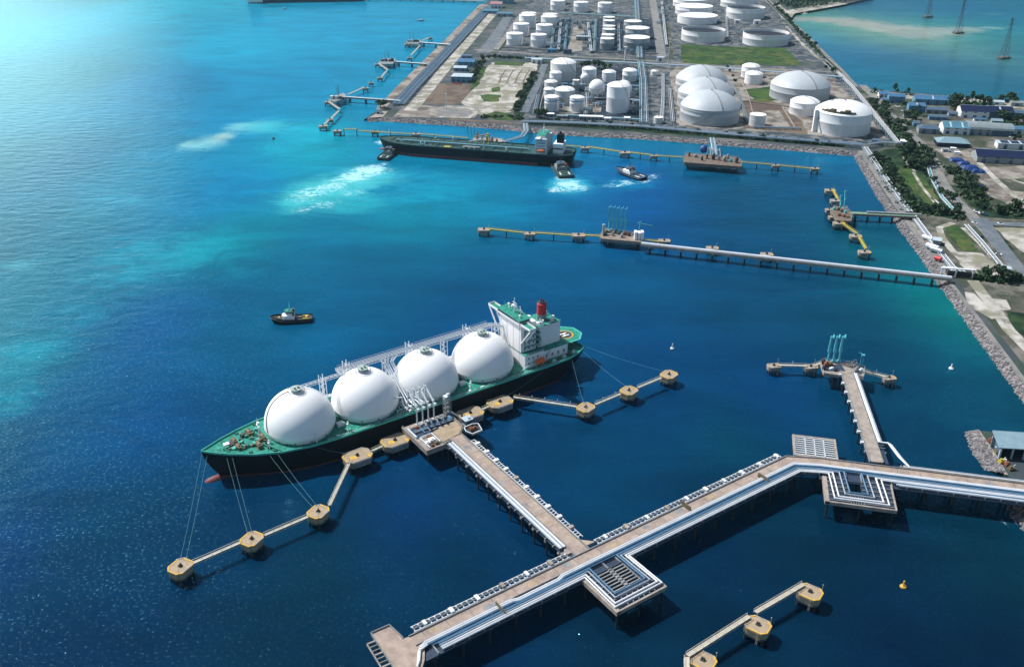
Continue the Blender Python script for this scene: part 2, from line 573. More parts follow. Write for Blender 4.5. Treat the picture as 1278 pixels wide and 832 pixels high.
def axis(lo, hi, step, far):
    a = [-v for v in far[::-1] if -v < lo]
    t = lo
    while t <= hi:
        a.append(t)
        t += step
    return a + [v for v in far if v > hi]


xs = axis(-1300, 1300, 11, [1700, 2600, 5000, 12000, 30000])
ys, t = [-6000, -300, 100, 200], 240.0
while t < 2600:
    ys.append(t)
    t += max(7, t * .0085)
ys += [3000, 4000, 8000, 20000, 40000]
import numpy as np
gx, gy = np.meshgrid(np.array(xs), np.array(ys))
nx, ny = len(xs), len(ys)
X, Y = gx.ravel(), gy.ravel()
num = np.zeros((len(X), 3))
den = np.zeros(len(X))
for p, c in PTS:
    # distances shrink with range so that near and far places weigh alike
    k = (150.0 + abs(p.y)) / 500.0
    d2 = ((X - p.x) / k) ** 2 + ((Y - p.y) / k * .55) ** 2
    wgt = 1 / (d2 + 900.0) ** 1.9
    num += wgt[:, None] * np.array(c)
    den += wgt
colr = num / den[:, None]
silt = np.zeros(len(X))
siltc = colr.copy()
for p, rx, ry, c, s in BL:
    g = s * np.exp(-(((X - p.x) / rx) ** 2 + ((Y - p.y) / ry) ** 2))
    siltc = siltc * (1 - g[:, None]) + np.array(c) * g[:, None]
    silt = np.maximum(silt, g)
foam = np.zeros(len(X))
for p, rx, ry, s in FM:
    foam = np.maximum(foam, s * np.exp(-(((X - p.x) / rx) ** 2 + ((Y - p.y) / ry) ** 2)))
me = bpy.data.meshes.new('water')
idx = np.arange(nx * ny).reshape(ny, nx)
quads = np.stack([idx[:-1, :-1], idx[:-1, 1:], idx[1:, 1:], idx[1:, :-1]], -1).reshape(-1, 4)
me.from_pydata(np.stack([X, Y, np.zeros_like(X)], -1).tolist(), [], quads.tolist())
ca = me.color_attributes.new('tint', 'FLOAT_COLOR', 'POINT')
ca.data.foreach_set('color', np.concatenate([colr, foam[:, None]], 1).astype(np.float32).ravel())
cs2 = me.color_attributes.new('silt', 'FLOAT_COLOR', 'POINT')
cs2.data.foreach_set('color', np.concatenate([siltc, silt[:, None]], 1).astype(np.float32).ravel())
wm = bpy.data.materials.new('sea_water')
wm.use_nodes = True
n = wm.node_tree
pb = n.nodes['Principled BSDF']
vc = n.nodes.new('ShaderNodeVertexColor')
vc.layer_name = 'tint'
tc = n.nodes.new('ShaderNodeTexCoord')


def nz(scale, detail=4, rough=.55, stretch=None, rot=0, dist=0):
    mp = n.nodes.new('ShaderNodeMapping')
    mp.inputs['Rotation'].default_value = (0, 0, rot)
    if stretch:
        mp.inputs['Scale'].default_value = stretch
    n.links.new(tc.outputs['Object'], mp.inputs['Vector'])
    t = n.nodes.new('ShaderNodeTexNoise')
    t.inputs['Scale'].default_value = scale
    t.inputs['Detail'].default_value = detail
    t.inputs['Roughness'].default_value = rough
    t.inputs['Distortion'].default_value = dist
    n.links.new(mp.outputs['Vector'], t.inputs['Vector'])
    return t.outputs['Fac']


def mth(op, a, b=None, c=None):
    t = n.nodes.new('ShaderNodeMath')
    t.operation = op
    for i, v in enumerate((a, b, c)):
        if v is None:
            continue
        if isinstance(v, (int, float)):
            t.inputs[i].default_value = v
        else:
            n.links.new(v, t.inputs[i])
    return t.outputs[0]


# drifting silt: broad streaks lighten and darken the tint
streak = nz(.011, 7, .6, (1, 2.2, 1), .5, .6)
fine = nz(.16, 5, .7, (1, 2.6, 1), .4)
fac = mth('ADD', mth('MULTIPLY_ADD', streak, 1.1, .45), mth('MULTIPLY_ADD', fine, .5, -.25))
vs2 = n.nodes.new('ShaderNodeVertexColor')
vs2.layer_name = 'silt'
sn = nz(.022, 9, .66, (1, 1.9, 1), .35, 1.6)
smk = n.nodes.new('ShaderNodeMapRange')
smk.interpolation_type = 'SMOOTHSTEP'
n.links.new(mth('ADD', mth('MULTIPLY', sn, .9), mth('MULTIPLY', vs2.outputs['Alpha'], .62)), smk.inputs['Value'])
smk.inputs['From Min'].default_value = .50
smk.inputs['From Max'].default_value = .84
smx = n.nodes.new('ShaderNodeMix')
smx.data_type = 'RGBA'
n.links.new(smk.outputs['Result'], smx.inputs[0])
n.links.new(vc.outputs['Color'], smx.inputs[6])
n.links.new(vs2.outputs['Color'], smx.inputs[7])
mul = n.nodes.new('ShaderNodeVectorMath')
mul.operation = 'SCALE'
n.links.new(smx.outputs[2], mul.inputs[0])
n.links.new(mth('MULTIPLY', fac, WATER_GAIN), mul.inputs['Scale'])
# foam breaks up into threads
fn = nz(.085, 9, .74, (1, 1.5, 1), .3, 1.8)
fmask = n.nodes.new('ShaderNodeMapRange')
fmask.interpolation_type = 'SMOOTHSTEP'
rg = nz(.05, 7, .66, (1, 1.7, 1), .35, 2.2)
ridge = mth('SUBTRACT', 1.0, mth('MULTIPLY', mth('ABSOLUTE', mth('SUBTRACT', rg, .5)), 7.0))
thread = mth('MULTIPLY', mth('MAXIMUM', ridge, 0.0), mth('MULTIPLY', vc.outputs['Alpha'], .62))
n.links.new(mth('ADD', mth('ADD', fn, thread), mth('MULTIPLY', vc.outputs['Alpha'], .24)), fmask.inputs['Value'])
fmask.inputs['From Min'].default_value = .70
fmask.inputs['From Max'].default_value = .98
mixf = n.nodes.new('ShaderNodeMix')
mixf.data_type = 'RGBA'
n.links.new(mth('MULTIPLY', fmask.outputs['Result'], .72), mixf.inputs[0])
n.links.new(mul.outputs['Vector'], mixf.inputs[6])
mixf.inputs[7].default_value = (.52, .80, .84, 1)
h1 = nz(.05, 3, .5, (1, 2.0, 1), .55, .3)
h2 = nz(.42, 3, .6, (1, 1.7, 1), .35, .3)
h3 = mth('MAXIMUM', mth('SUBTRACT', nz(.55, 1.6, .5, (1, 1.6, 1), .5, .3), .62), 0.0)
bp = n.nodes.new('ShaderNodeBump')
bp.inputs['Strength'].default_value = 1.0
bp.inputs['Distance'].default_value = WATER_BUMP
n.links.new(mth('ADD', mth('MULTIPLY', mth('MULTIPLY', h3, CREST), mth('MULTIPLY_ADD', streak, 3.0, -.55)), mth('ADD', mth('MULTIPLY', h1, .55), mth('MULTIPLY', h2, .10))), bp.inputs['Height'])
n.nodes.remove(pb)
df = n.nodes.new('ShaderNodeBsdfDiffuse')
n.links.new(mixf.outputs[2], df.inputs['Color'])
gs = n.nodes.new('ShaderNodeBsdfGlossy')
gs.inputs['Color'].default_value = WATER_SPEC_TINT
gs.inputs['Roughness'].default_value = WATER_ROUGH
n.links.new(bp.outputs['Normal'], gs.inputs['Normal'])
fr = n.nodes.new('ShaderNodeFresnel')
fr.inputs['IOR'].default_value = 1.33
n.links.new(bp.outputs['Normal'], fr.inputs['Normal'])
ms_ = n.nodes.new('ShaderNodeMixShader')
n.links.new(mth('MINIMUM', fr.outputs[0], .45), ms_.inputs[0])
n.links.new(df.outputs[0], ms_.inputs[1])
n.links.new(gs.outputs[0], ms_.inputs[2])
n.links.new(ms_.outputs[0], n.nodes['Material Output'].inputs['Surface'])
me.materials.append(wm)
wo = bpy.data.objects.new('water', me)
COL.objects.link(wo)
wo['kind'] = 'structure'

# ================================================================ sea air
m = MB()
m.box(0, 16000, -4.0, 68000, 52000, 318.0)
o = m.build('haze', 'haze_air', kind='stuff')
o['label'] = 'thin pale sea haze over the whole harbour'
# ================================================================ gas carrier
SHIP_O = Vector((-69.14, 473.92, 0))
SHIP_H = math.radians(-145.7)


def ship_loc(px, py, z):
    d = at(px, py, z) - SHIP_O
    c, s = math.cos(-SHIP_H), math.sin(-SHIP_H)
    return Vector((d.x * c - d.y * s, d.x * s + d.y * c, z))


def hull_mesh(stations, zbot=-3.0, nlev=5):
    """loft: stations = (x_deck, half width at deck, x_waterline, half width at waterline, deck height)"""
    m = MB()
    vs = []
    k = nlev + 1
    for xd, hd, xw, hw, zd in stations:
        for side in (1, -1):
            for j in range(k):
                t = j / nlev
                z = zd + (0 - zd) * t if j < nlev else zbot
                tt = min(1, j / (nlev - 1)) ** 1.4
                x, h = xd + (xw - xd) * tt, hd + (hw - hd) * tt
                z = zd * (1 - j / (nlev - 1)) if j < nlev else zbot
                vs.append((x, side * h, z))
    fs = []
    for i in range(len(stations) - 1):
        for sd in (0, 1):
            for j in range(nlev):
                a = i * 2 * k + sd * k + j
                b = a + 2 * k
                fs.append((a, a + 1, b + 1, b) if sd else (a, b, b + 1, a + 1))
        a = i * 2 * k + nlev
        fs.append((a, a + 2 * k, a + 3 * k, a + k))
    for i, fl in ((0, 0), (len(stations) - 1, 1)):
        a = i * 2 * k
        for j in range(nlev):
            q = (a + j, a + j + 1, a + k + j + 1, a + k + j)
            fs.append(q[::-1] if fl else q)
    return m.add(vs, fs)


def deck_outline(stations, inset=.35):
    return [(s[0], s[1] - inset) for s in stations] + [(s[0], -(s[1] - inset)) for s in stations[::-1]]


def deck_mesh(stations, inset, dz):
    m = MB()
    vs = []
    for s in stations:
        h = max(.05, s[1] - inset)
        vs += [(s[0], h, s[4] + dz), (s[0], 0, s[4] + dz + .35), (s[0], -h, s[4] + dz)]
    fs = []
    for i in range(len(stations) - 1):
        a = i * 3
        fs += [(a, a + 1, a + 4, a + 3), (a + 1, a + 2, a + 5, a + 4)]
    return m.add(vs, fs)


def rim_mesh(stations, wid, z0, z1):
    """bulwark that follows the deck edge"""
    m = MB()
    n = len(stations)
    loop = [(s[0], s[1], s[4]) for s in stations] + [(s[0], -s[1], s[4]) for s in stations[::-1]]
    inn = [(s[0] + (-.2 if i > n - 3 else 0), max(.02, s[1] - wid), s[4]) for i, s in enumerate(stations)]
    inn = inn + [(x, -y, z) for x, y, z in inn[::-1]]
    N = len(loop)
    vs = []
    for o_, i_ in zip(loop, inn):
        vs += [(o_[0], o_[1], o_[2] + z0), (o_[0], o_[1], o_[2] + z1), (i_[0], i_[1], i_[2] + z1), (i_[0], i_[1], i_[2] + z0)]
    fs = []
    for i in range(N):
        a, b = 4 * i, 4 * ((i + 1) % N)
        for j in range(3):
            fs.append((a + j, a + j + 1, b + j + 1, b + j))
    return m.add(vs, fs)


STN = [(-131, 13.5, -127, 6, 14.2), (-129.5, 16, -124, 10, 14.2), (-123, 19.5, -116, 16, 14.1), (-114, 21.8, -106, 20.5, 14), (-100, 22.6, -92, 22, 14), (-60, 22.8, -60, 22.8, 14), (0, 22.8, 0, 22.8, 14),
      (45, 22.8, 45, 22.6, 14), (64, 22.0, 62, 20.6, 14.3), (80, 19.2, 77, 16.4, 14.9), (93, 14.6, 89, 11.0, 15.8), (104, 9.0, 99, 5.6, 17.1), (111, 4.6, 105, 2.2, 18.0), (115.5, 1.4, 108, .5, 18.9), (117, .15, 108.8, .05, 19.2)]
ship = thing('gas_carrier', 'huge gas carrier with black hull, green deck and four white domes', 'ship', SHIP_O, SHIP_H)
hl = hull_mesh(STN).build('hull', 'hull_black', ship, True)
hb = MB()
hb.lathe(0, 0, [(0.05, 0), (1.6, .8), (2.6, 3), (3.0, 6), (3.0, 12), (2.2, 18)], 16)
hb.v = [(118.5 - z, x, y * .95 - 1.2) for x, y, z in hb.v]
hb.build('bulbous_bow', 'hull_red', hl, True)
# boot topping, a band standing a little proud of the plating
bt = MB()
for side in (1, -1):
    vs = []
    for s in STN:
        for z in (1.25, -.5):
            t = ((s[4] - max(z, 0)) / s[4]) ** 1.4
            vs.append((s[2] + (s[0] - s[2]) * (1 - t) + (.05 if s[0] > 60 else 0), side * (s[3] + (s[1] - s[3]) * (1 - t) + .06), z))
    fs = [(2 * i, 2 * i + 1, 2 * i + 3, 2 * i + 2) for i in range(len(STN) - 1)]
    bt.add(vs, fs if side < 0 else [f[::-1] for f in fs])
bt.build('boot_topping', 'hull_red', hl)
rim_mesh(STN, .4, -.02, 1.15).build('bulwark', 'rim_green', hl)
dk = deck_mesh(STN, .35, .12).build('deck', 'deck_green', ship)
# white draught and deck lines
rl = MB()
for y in (21.2, -21.2):
    for i in range(76):
        x = -112 + i * 2.2
        rl.bar((x, y, 15.5), (x, y, 14.2), .1, .1)
    rl.bar((-112, y, 15.5), (54, y, 15.5), .12, .12)
    rl.bar((-112, y, 14.9), (54, y, 14.9), .08, .08)
rl.build('railing', 'arm_white', dk)
# fore deck gear
for (x, y, s, z) in ((98, 3.5, 1, 16.3), (98, -3.5, 1, 16.3), (88, 7, 1.1, 15.5), (88, -8, 1.1, 15.5), (83, -1, .9, 15.1)):
    g = MB()
    g.cyl(0, 0, 0, 3.4, 1.25, n=12)
    g.v = [(px_, z_ - 1.7, py_ + 1.5) for px_, py_, z_ in g.v]
    g.box(0, 2.3, 0, 2.2, 1.2, 2.2)
    g.box(0, -2.1, 0, 2.6, .5, 1.8)
    g.box(0, 0, 0, 3.4, 5.2, .35)
    g.v = [(a * s + x, b * s + y, c * s + z) for a, b, c in g.v]
    g.build('mooring_winch', 'brown_gear', dk)
for (x, y, z) in ((104, 5.2, 17), (104, -5.2, 17), (94, 11, 16.1), (94, -11, 16.1), (82, 16, 15.2), (82, -16, 15.2), (108, 1.5, 17.4), (70, 19.6, 14.7), (70, -19.6, 14.7), (-45, 20.4, 14.3), (20, 20.4, 14.3), (-45, -20.4, 14.3)):
    g = MB()
    g.box(x, y, z, 2.2, .9, .2)
    g.cyl(x - .6, y, z, z + 1, .3, n=8)
    g.cyl(x + .6, y, z, z + 1, .3, n=8)
    g.build('bollard', 'steel_dark', dk)
g = MB()
g.bar((79, 17.6, 15.6), (88, 4, 16.9), .25, 1.4)
g.bar((79, -17.6, 15.6), (88, -4, 16.9), .25, 1.4)
g.bar((88, 4, 16.9), (88, -4, 16.9), .25, 1.4)
g.build('breakwater', 'deck_green', dk)
g = MB()
g.box(103, -1, 17, 3, 2.4, 1.9)
g.build('deck_locker', 'white', dk)
g = MB()
g.cyl(85, 0, 15, 27, .45, .25, 10)
g.box(85, 0, 24, .5, 4.2, .35)
g.box(85, 1.1, 26.2, 1.2, 1.6, .9)
g.cyl(85, 0, 27, 29.5, .09, n=6)
g.build('foremast', 'white', ship)
for (x, y) in ((40.7, 19.6), (0, 19.8), (-40, 19.8), (84, 12.5), (60, 20.5)):
    g = MB()
    g.cyl(x, y, 14.2, 20.5, .28, n=8)
    g.box(x, y, 19.6, 1.3, 1.3, .25)
    g.box(x, y, 20.4, .7, .7, .8)
    g.build('deck_light_post', 'white', dk)
for (x, y) in ((47, 20.5), (-12, 20.6), (-48, 20.6)):
    g = MB()
    g.box(x, y, 14.3, 2.4, 1.0, .9)
    g.build('rope_bin', 'wall_white', dk)
# tanks
RD, ZE = 19.7, 18.6
SX = [61.0, 20.4, -20.4, -61.0]
for i, sx in enumerate(SX):
    m = MB()
    prof = [(RD - 1.5, 14.0), (RD - .7, 15.6), (RD - .12, 17.4), (RD, ZE - .5), (RD + .16, ZE - .45), (RD + .16, ZE)]
    prof += [(RD * math.cos(a), ZE + RD * math.sin(a)) for a in [math.radians(t) for t in (3, 8, 14, 20, 26, 32, 38, 44, 50, 56, 62, 68, 74, 80, 85)]] + [(.4, ZE + RD)]
    m.lathe(sx, 0, prof, 72)
    d = m.build('dome_tank', 'dome_white', ship, True)
    h = MB()
    h.cyl(sx, 0, ZE + RD - .35, ZE + RD + 1.7, 2.9, 2.8, 18)
    h.cyl(sx, 0, ZE + RD + 1.7, ZE + RD + 1.9, 3.3, n=18)
    h.cyl(sx + 1, 1, ZE + RD + 2.1, ZE + RD + 3.4, .6, n=8)
    h.cyl(sx - 1.2, .3, ZE + RD + 2.1, ZE + RD + 3.1, .7, n=8)
    h.build('dome_hatch', 'hatch_grey', d)
    h = MB()
    for k in range(14):
        a = 2 * math.pi * k / 14
        h.bar((sx + 4.6 * math.cos(a), 4.6 * math.sin(a), ZE + RD + 1.1), (sx + 4.6 * math.cos(a), 4.6 * math.sin(a), ZE + RD - .9), .12, .12)
        b = 2 * math.pi * (k + 1) / 14
        for zz in (1.1, .55):
            h.bar((sx + 4.6 * math.cos(a), 4.6 * math.sin(a), ZE + RD + zz), (sx + 4.6 * math.cos(b), 4.6 * math.sin(b), ZE + RD + zz), .12, .12)
    h.build('hatch_railing', 'steel_grey', d)
    h = MB()
    az = math.radians(38 if i == 0 else 52)
    pts = []
    for t in range(4, 80, 4):
        r = RD + .25
        e = math.radians(t)
        b = az + (math.radians(30) * (t / 80) if i == 0 else 0)
        pts.append((sx + r * math.cos(e) * math.cos(b), r * math.cos(e) * math.sin(b), ZE + r * math.sin(e)))
    if i == 0:
        pts = [(sx + (x - sx), -y, z) for x, y, z in pts]
        pts = [(sx + (RD + .25) * math.cos(math.radians(t)) * math.cos(math.radians(8 - t * .5)), (RD + .25) * math.cos(math.radians(t)) * math.sin(math.radians(8 - t * .5)), ZE + (RD + .25) * math.sin(math.radians(t))) for t in range(2, 80, 4)]
        h.tube(pts, .32, 4)
        h.build('climbing_stair', 'steel_grey', d)
    # manhole plates around the skirt
    for k in range(5):
        a = math.radians(30 + 28 * k)
        h = MB()
        h.box(sx + (RD - .6) * math.cos(a), (RD - .6) * math.sin(a), 15.4, .6, .9, 1.1, a)
        h.build('access_plate', 'steel_grey', d)
# raised pipe walkway behind the dome tops
wk = MB()
wk.truss((30, -12.2, 36.6), (-74, -12.2, 36.6), 5.0, 1.5, 46, .10)
wk.box(-22, -13.6, 35.3, 104, 1.6, .12)
for y in (-14.9, -10.1):
    wk.bar((30, y, 37.7), (-74, y, 37.7), .1, .1)
wk.truss((-74, -12.2, 36.6), (-82, -7, 36.6), 3.0, 1.4, 4, .1)
wk.truss((62, -1.5, 39.4), (30, -6.0, 37.4), 2.2, 1.2, 12, .1)
wk.truss((30, -14.6, 36.6), (30, -5, 36.9), 2.2, 1.4, 4, .1)
wk.build('pipe_walkway', 'pipe_white', ship)
pp = MB()
for y, r in ((-13.9, .34), (-12.9, .26), (-11.7, .4), (-11, .2)):
    pp.tube([(30, y, 35.9), (-76, y, 35.9), (-83, y * .6, 34)], r, 8)
pp.build('cargo_pipe', 'pipe_steel', ship)
for x in (40.7, 22, 0, -20.4, -40.7, -62, -79):
    sp = MB()
    yo = 0 if x in (40.7, 0, -40.7, -79) else -8
    for y in (-10.5 + yo, -14.8 + yo):
        sp.bar((x + 1.2, y, 35.2), (x + 1.2, y, 14.0), .4, .4)
        sp.bar((x - 1.2, y, 35.2), (x - 1.2, y, 14.0), .4, .4)
    for z in (16, 20, 24, 28, 31):
        sp.bar((x, -10.5 + yo, z), (x, -14.8 + yo, z + 3), .22, .22)
        sp.bar((x + 1.2, -12.6 + yo, z), (x - 1.2, -12.6 + yo, z + 2), .22, .22)
        sp.bar((x + 1.2, -10.5 + yo, z), (x - 1.2, -10.5 + yo, z), .22, .22)
        sp.bar((x + 1.2, -14.8 + yo, z), (x - 1.2, -14.8 + yo, z), .22, .22)
    if yo:
        sp.bar((x, -19, 34.6), (x, -12, 34.8), .4, .4)
    sp.build('support_frame', 'arm_white', ship)
# secondary pipe rack low on the far side deck
pr_ = MB()
for y, r, z in ((-18.6, .4, 17.2), (-19.6, .3, 17.2), (-17.4, .3, 17.4), (-20.6, .25, 16.8)):
    pr_ = MB()
    pr_.tube([(74, y * .92, z), (60, y, z), (-84, y, z)], r, 6)
    pr_.build('deck_pipe', 'arm_white', dk)
# equipment between the domes at the walkway
for x in (41, .5, -40):
    g = MB()
    g.box(x, -12.5, 14.0, 5.5, 6, 4)
    g.build('compressor_house', 'wall_white', ship)
    g = MB()
    g.box(x + .5, 10.5, 14.0, 4, 3, 2.2)
    g.build('valve_house', 'wall_white', ship)
# cross-over piping and manifold amidships on the berth side
for k, x in enumerate((-7.5, -5.0, -1.5, 1.2, 4.0)):
    g = MB()
    g.tube([(x, -11, 35.2), (x * .5 + .5, -9, 33), (x * .45, 0, 26), (x * .6, 12, 19), (x, 16, 17.3), (x, 21, 17.3)], .45, 8)
    g.cyl(0, 0, 0, .5, .75, n=12)
    n0 = len(g.v) - 24
    g.v = g.v[:n0] + [(x + a, 20.9 + c, 17.3 + b) for a, b, c in g.v[n0:]]
    g.build('manifold_pipe', 'arm_white', ship, True)
g = MB()
g.truss((9, 15, 17.0), (-12, 15, 17.0), 7, 2.2, 10, .12)
for x in (9, 2, -5, -12):
    for y in (12, 18.3):
        g.cyl(x, y, 14.2, 17, .25, n=6)
g.build('manifold_platform', 'arm_white', ship)
for x, dx in ((12.5, 8), (-15, -10)):
    g = MB()
    g.cyl(x, 14.5, 14.2, 25, .75, .6, 10)
    g.bar((x, 14.5, 25), (x - dx, 17, 23.5), .6, .8)
    g.box(x, 14.5, 24, 1.8, 1.8, 1.6)
    g.tube([(x, 14.5, 26), (x - dx * .6, 16, 24.5)], .1, 4)
    g.build('hose_crane', 'arm_white', ship)
# deck piping and clutter in the gaps
for i in range(26):
    g = MB()
    x = rnd.choice((40.7, 0.2, -40.7)) + rnd.uniform(-4, 4)
    y = rnd.choice((-1, 1)) * rnd.uniform(13, 20)
    g.box(x, y, 14.2, rnd.uniform(.6, 2), rnd.uniform(.6, 2.4), rnd.uniform(.5, 1.6))
    g.build('deck_locker', ('brown_gear', 'rim_green', 'wall_white')[i % 3], dk)
for i in range(96):
    g = MB()
    x = rnd.uniform(70, 106)
    y = rnd.uniform(-1, 1) * max(1, (112 - x) * .42)
    if x < 82 and abs(y) < 12:
        continue
    z = 14.3 + max(0, (x - 64)) * .075
    g.box(x, y, z - .2, rnd.uniform(.7, 2.6), rnd.uniform(.6, 2.4), rnd.uniform(.5, 1.7), rnd.random() * 3)
    g.build('deck_fitting', rnd.choice(['deck_green', 'brown_gear', 'rim_green', 'steel_dark']), dk)

# accommodation block
HX = -88.0
HT = 43.4
hs = MB()
hs.box(HX, 0, 14.0, 11.5, 24, HT - 14)
house = hs.build('accommodation_block', 'white', ship)
lw = MB()
lw.box(HX - 1.5, 7.2, 14.0, 14.6, 19, 9.6)
lw.build('lower_tier', 'white', house)
lw = MB()
lw.box(HX - 1.5, -9.4, 14.0, 14.6, 14.6, 9.6)
lw.build('lower_tier', 'white', house)
for z, y0, dx in ((23.62, 16.9, 15.0), (27.2, 13.6, 12.6), (30.8, 13.6, 12.6), (34.4, 13.6, 12.6), (38.0, 13.6, 12.6)):
    lr = MB()
    if z < 24:
        lr.box(HX - 1.5, 0, z, dx, y0 * 2, .2)
    else:
        lr.box(HX - 7.4, 0, z, 3.4, 26, .2)
        lr.box(HX - 1.2, y0 - .9, z, 9.4, 1.9, .2)
    lr.build('tier_deck', 'deck_green', house)
    g = MB()
    x0, x1, yy = HX + 5.4, HX - 8.8, y0 + .1
    if z > 24:
        x0, x1, yy = HX + 3.2, HX - 9.0, 14.4
    for k in range(9):
        x = x0 + (x1 - x0) * k / 8
        g.bar((x, yy, z + 1.25), (x, yy, z + .1), .09, .09)
    g.bar((x0, yy, z + 1.25), (x1, yy, z + 1.25), .1, .1)
    g.bar((x0, yy, z + .75), (x1, yy, z + .75), .07, .07)
    g.bar((x1, yy, z + 1.25), (x1, -yy, z + 1.25), .1, .1)
    g.build('tier_railing', 'arm_white', house)
for z in (17, 20.4, 25.2, 28.6, 32.2, 35.8):
    for k in range(3):
        wn = MB()
        wn.box(HX - 4 + k * 3.4, (16.72 if z < 23 else 12.02), z, 1.1, .08, 1.0)
        wn.build('window', 'glass', house)
for k in range(4):
    wn = MB()
    y = -10.5 + 7 * k
    wn.bar((HX + 5.82, y, HT - 1), (HX + 5.82, y, 15), .22, .18)
    wn.build('drain_pipe', 'wall_grey', house)
wn = MB()
wn.bar((HX + 5.84, 11.9, 24.2), (HX + 5.84, -11.9, 24.2), .16, .16)
wn.build('wall_seam', 'wall_grey', house)
# bridge with full width wings
bw = MB()
bw.box(HX + 3.0, 0, HT + .02, 8.6, 24.4, 3.2)
bridge = bw.build('bridge', 'white', house)
for sg in (1, -1):
    bw = MB()
    bw.box(HX + 4.6, sg * 17.7, HT + .5, 4.6, 11, .35)
    bw.bar((HX + 6.9, sg * 12.2, HT + 1.9), (HX + 6.9, sg * 23.2, HT + 1.9), .2, 1.5)
    bw.bar((HX + 2.3, sg * 12.2, HT + 1.9), (HX + 2.3, sg * 23.2, HT + 1.9), .2, 1.5)
    bw.bar((HX + 2.3, sg * 23.2, HT + 1.9), (HX + 6.9, sg * 23.2, HT + 1.9), .2, 1.5)
    wg = bw.build('bridge_wing', 'white', bridge)
    bw = MB()
    bw.box(HX + 4.6, sg * 17.7, HT + .86, 4.2, 10.6, .06)
    bw.build('wing_deck', 'deck_green', wg)
    for x in (HX + 6.4, HX + 2.8):
        bw = MB()
        bw.bar((x, sg * 22.8, HT + .5), (x, sg * 12.1, HT - 13), .75, .75)
        bw.build('wing_strut', 'white', wg)
bg_ = MB()
bg_.box(HX + 7.33, 0, HT + 1.5, .08, 23.6, 1.1)
bg_.build('bridge_window', 'glass', bridge)
bg_ = MB()
bg_.box(HX + 3.2, 12.23, HT + 1.5, 7, .08, 1.1)
bg_.build('bridge_window', 'glass', bridge)
bd = MB()
bd.prism([(HX - 1.6, -12.8), (HX + 7.8, -12.8), (HX + 7.8, 12.8), (HX - 1.6, 12.8)], HT + 3.22, HT + 3.45)
bd.build('bridge_roof', 'deck_green', bridge)
ms = MB()
MX, MZ = HX + 2.4, HT + 3.4
ms.cyl(MX, 0, MZ, MZ + 10, .5, .25, 8)
ms.bar((MX, -2.6, MZ + 4.8), (MX, 2.6, MZ + 4.8), 1.4, .3)
ms.bar((MX, -1.8, MZ + 6.8), (MX, 1.8, MZ + 6.8), .4, .4)
ms.bar((MX - 1.4, .6, MZ + 5.4), (MX + 1.4, 1.6, MZ + 5.4), .4, .4)
for dx, dy in ((1.6, 1.6), (-1.6, 1.6), (0, -2)):
    ms.bar((MX + dx, dy, MZ), (MX, 0, MZ + 5), .16, .16)
ms.build('radar_mast', 'arm_white', bridge)
for y in (-10.5, -8.4, -6.6, -5, -3.6, 4, 6, 8, 10):
    g = MB()
    g.cyl(MX - 1 + (y % 3), y, MZ, MZ + 2.4 + abs(y * 7 % 5) * .7, .13, n=5)
    g.build('antenna', 'arm_teal' if y < -6 else 'arm_white', bridge)
for x, y, r in ((MX - 2, -9, 1.0), (MX + 2, 9, .8), (MX - 2, -5.6, .7)):
    g = MB()
    g.cyl(x, y, MZ, MZ + .8, .4, n=8)
    g.ball((x, y, MZ + .8 + r * .8), r, 12, 8)
    g.build('satellite_dome', 'white', bridge, True)
# engine casing, funnel, stern works
CXS = -106.5
cs = MB()
cs.box(CXS, 0, 14.0, 18, 17, 21.7)
casing = cs.build('engine_casing', 'white', ship)
cr = MB()
cr.box(CXS, 0, 35.72, 18.3, 17.3, .22)
cr.build('casing_roof', 'deck_green', casing)
for sg in (1, -1):
    g = MB()
    g.box(CXS - 1, sg * 11.5, 14.0, 20, 5.9, 7.2)
    sb_h = g.build('stern_house', 'white', ship)
    g = MB()
    g.box(CXS - 1, sg * 11.5, 21.22, 20.2, 6.1, .2)
    g.build('stern_house_roof', 'deck_green', sb_h)
    for k in range(4):
        g = MB()
        g.box(CXS - 8 + 4.6 * k, sg * 14.48, 16.2, 1.6, .08, 2.2)
        g.build('door', 'steel_grey', sb_h)
fn_ = MB()
FX = -106.8
fn_.lathe(FX, 0, [(3.3, 35.9), (3.2, 40.2)], 20)
fb = fn_.build('funnel', 'steel_grey', ship, True)
fn_ = MB()
fn_.lathe(FX, 0, [(3.18, 40.2), (3.0, 47.4), (2.4, 47.7)], 20)
fn_.build('funnel_band', 'red', fb, True)
fn_ = MB()
fn_.lathe(FX, 0, [(2.5, 47.6), (2.4, 48.5)], 16)
fn_.build('funnel_top', 'steel_dark', fb)
for a, b in ((.8, .6), (-.9, .4), (0, -1)):
    fn_ = MB()
    fn_.cyl(FX + a, b, 48.4, 50.4, .45, n=8)
    fn_.build('exhaust_stack', 'steel_dark', fb)
for (x0, y0, x1, y1, z1) in ((-98, 10.5, -91, 17, 44), (-97.5, -11, -87, -8, 47.5)):
    g = MB()
    g.cyl(x0, y0, 24, 40.5, .8, .65, 10)
    g.box(x0, y0, 38.6, 2, 1.7, 1.8)
    g.bar((x0, y0, 41), (x1, y1, z1), .7, .9)
    g.bar((x0, y0, 43), (x1, y1, z1 + .3), .14, .14)
    g.bar((x0, y0, 43.2), (x0, y0, 40), .3, .3)
    g.build('stores_crane', 'white', ship)
for x, y, r, z in ((-113, 4, 1.0, 2.6), (-113, -4, 1.0, 2.6), (-111, 5.5, 1.2, 1.8), (-100, -5, 1.5, 2.4), (-99.5, 5, 1.2, 2.0), (-103, 6.5, .8, 3)):
    vt = MB()
    vt.cyl(x, y, 35.9, 35.9 + z, r, r * .9, 10)
    vt.build('ventilator', 'wall_white', casing)
g = MB()
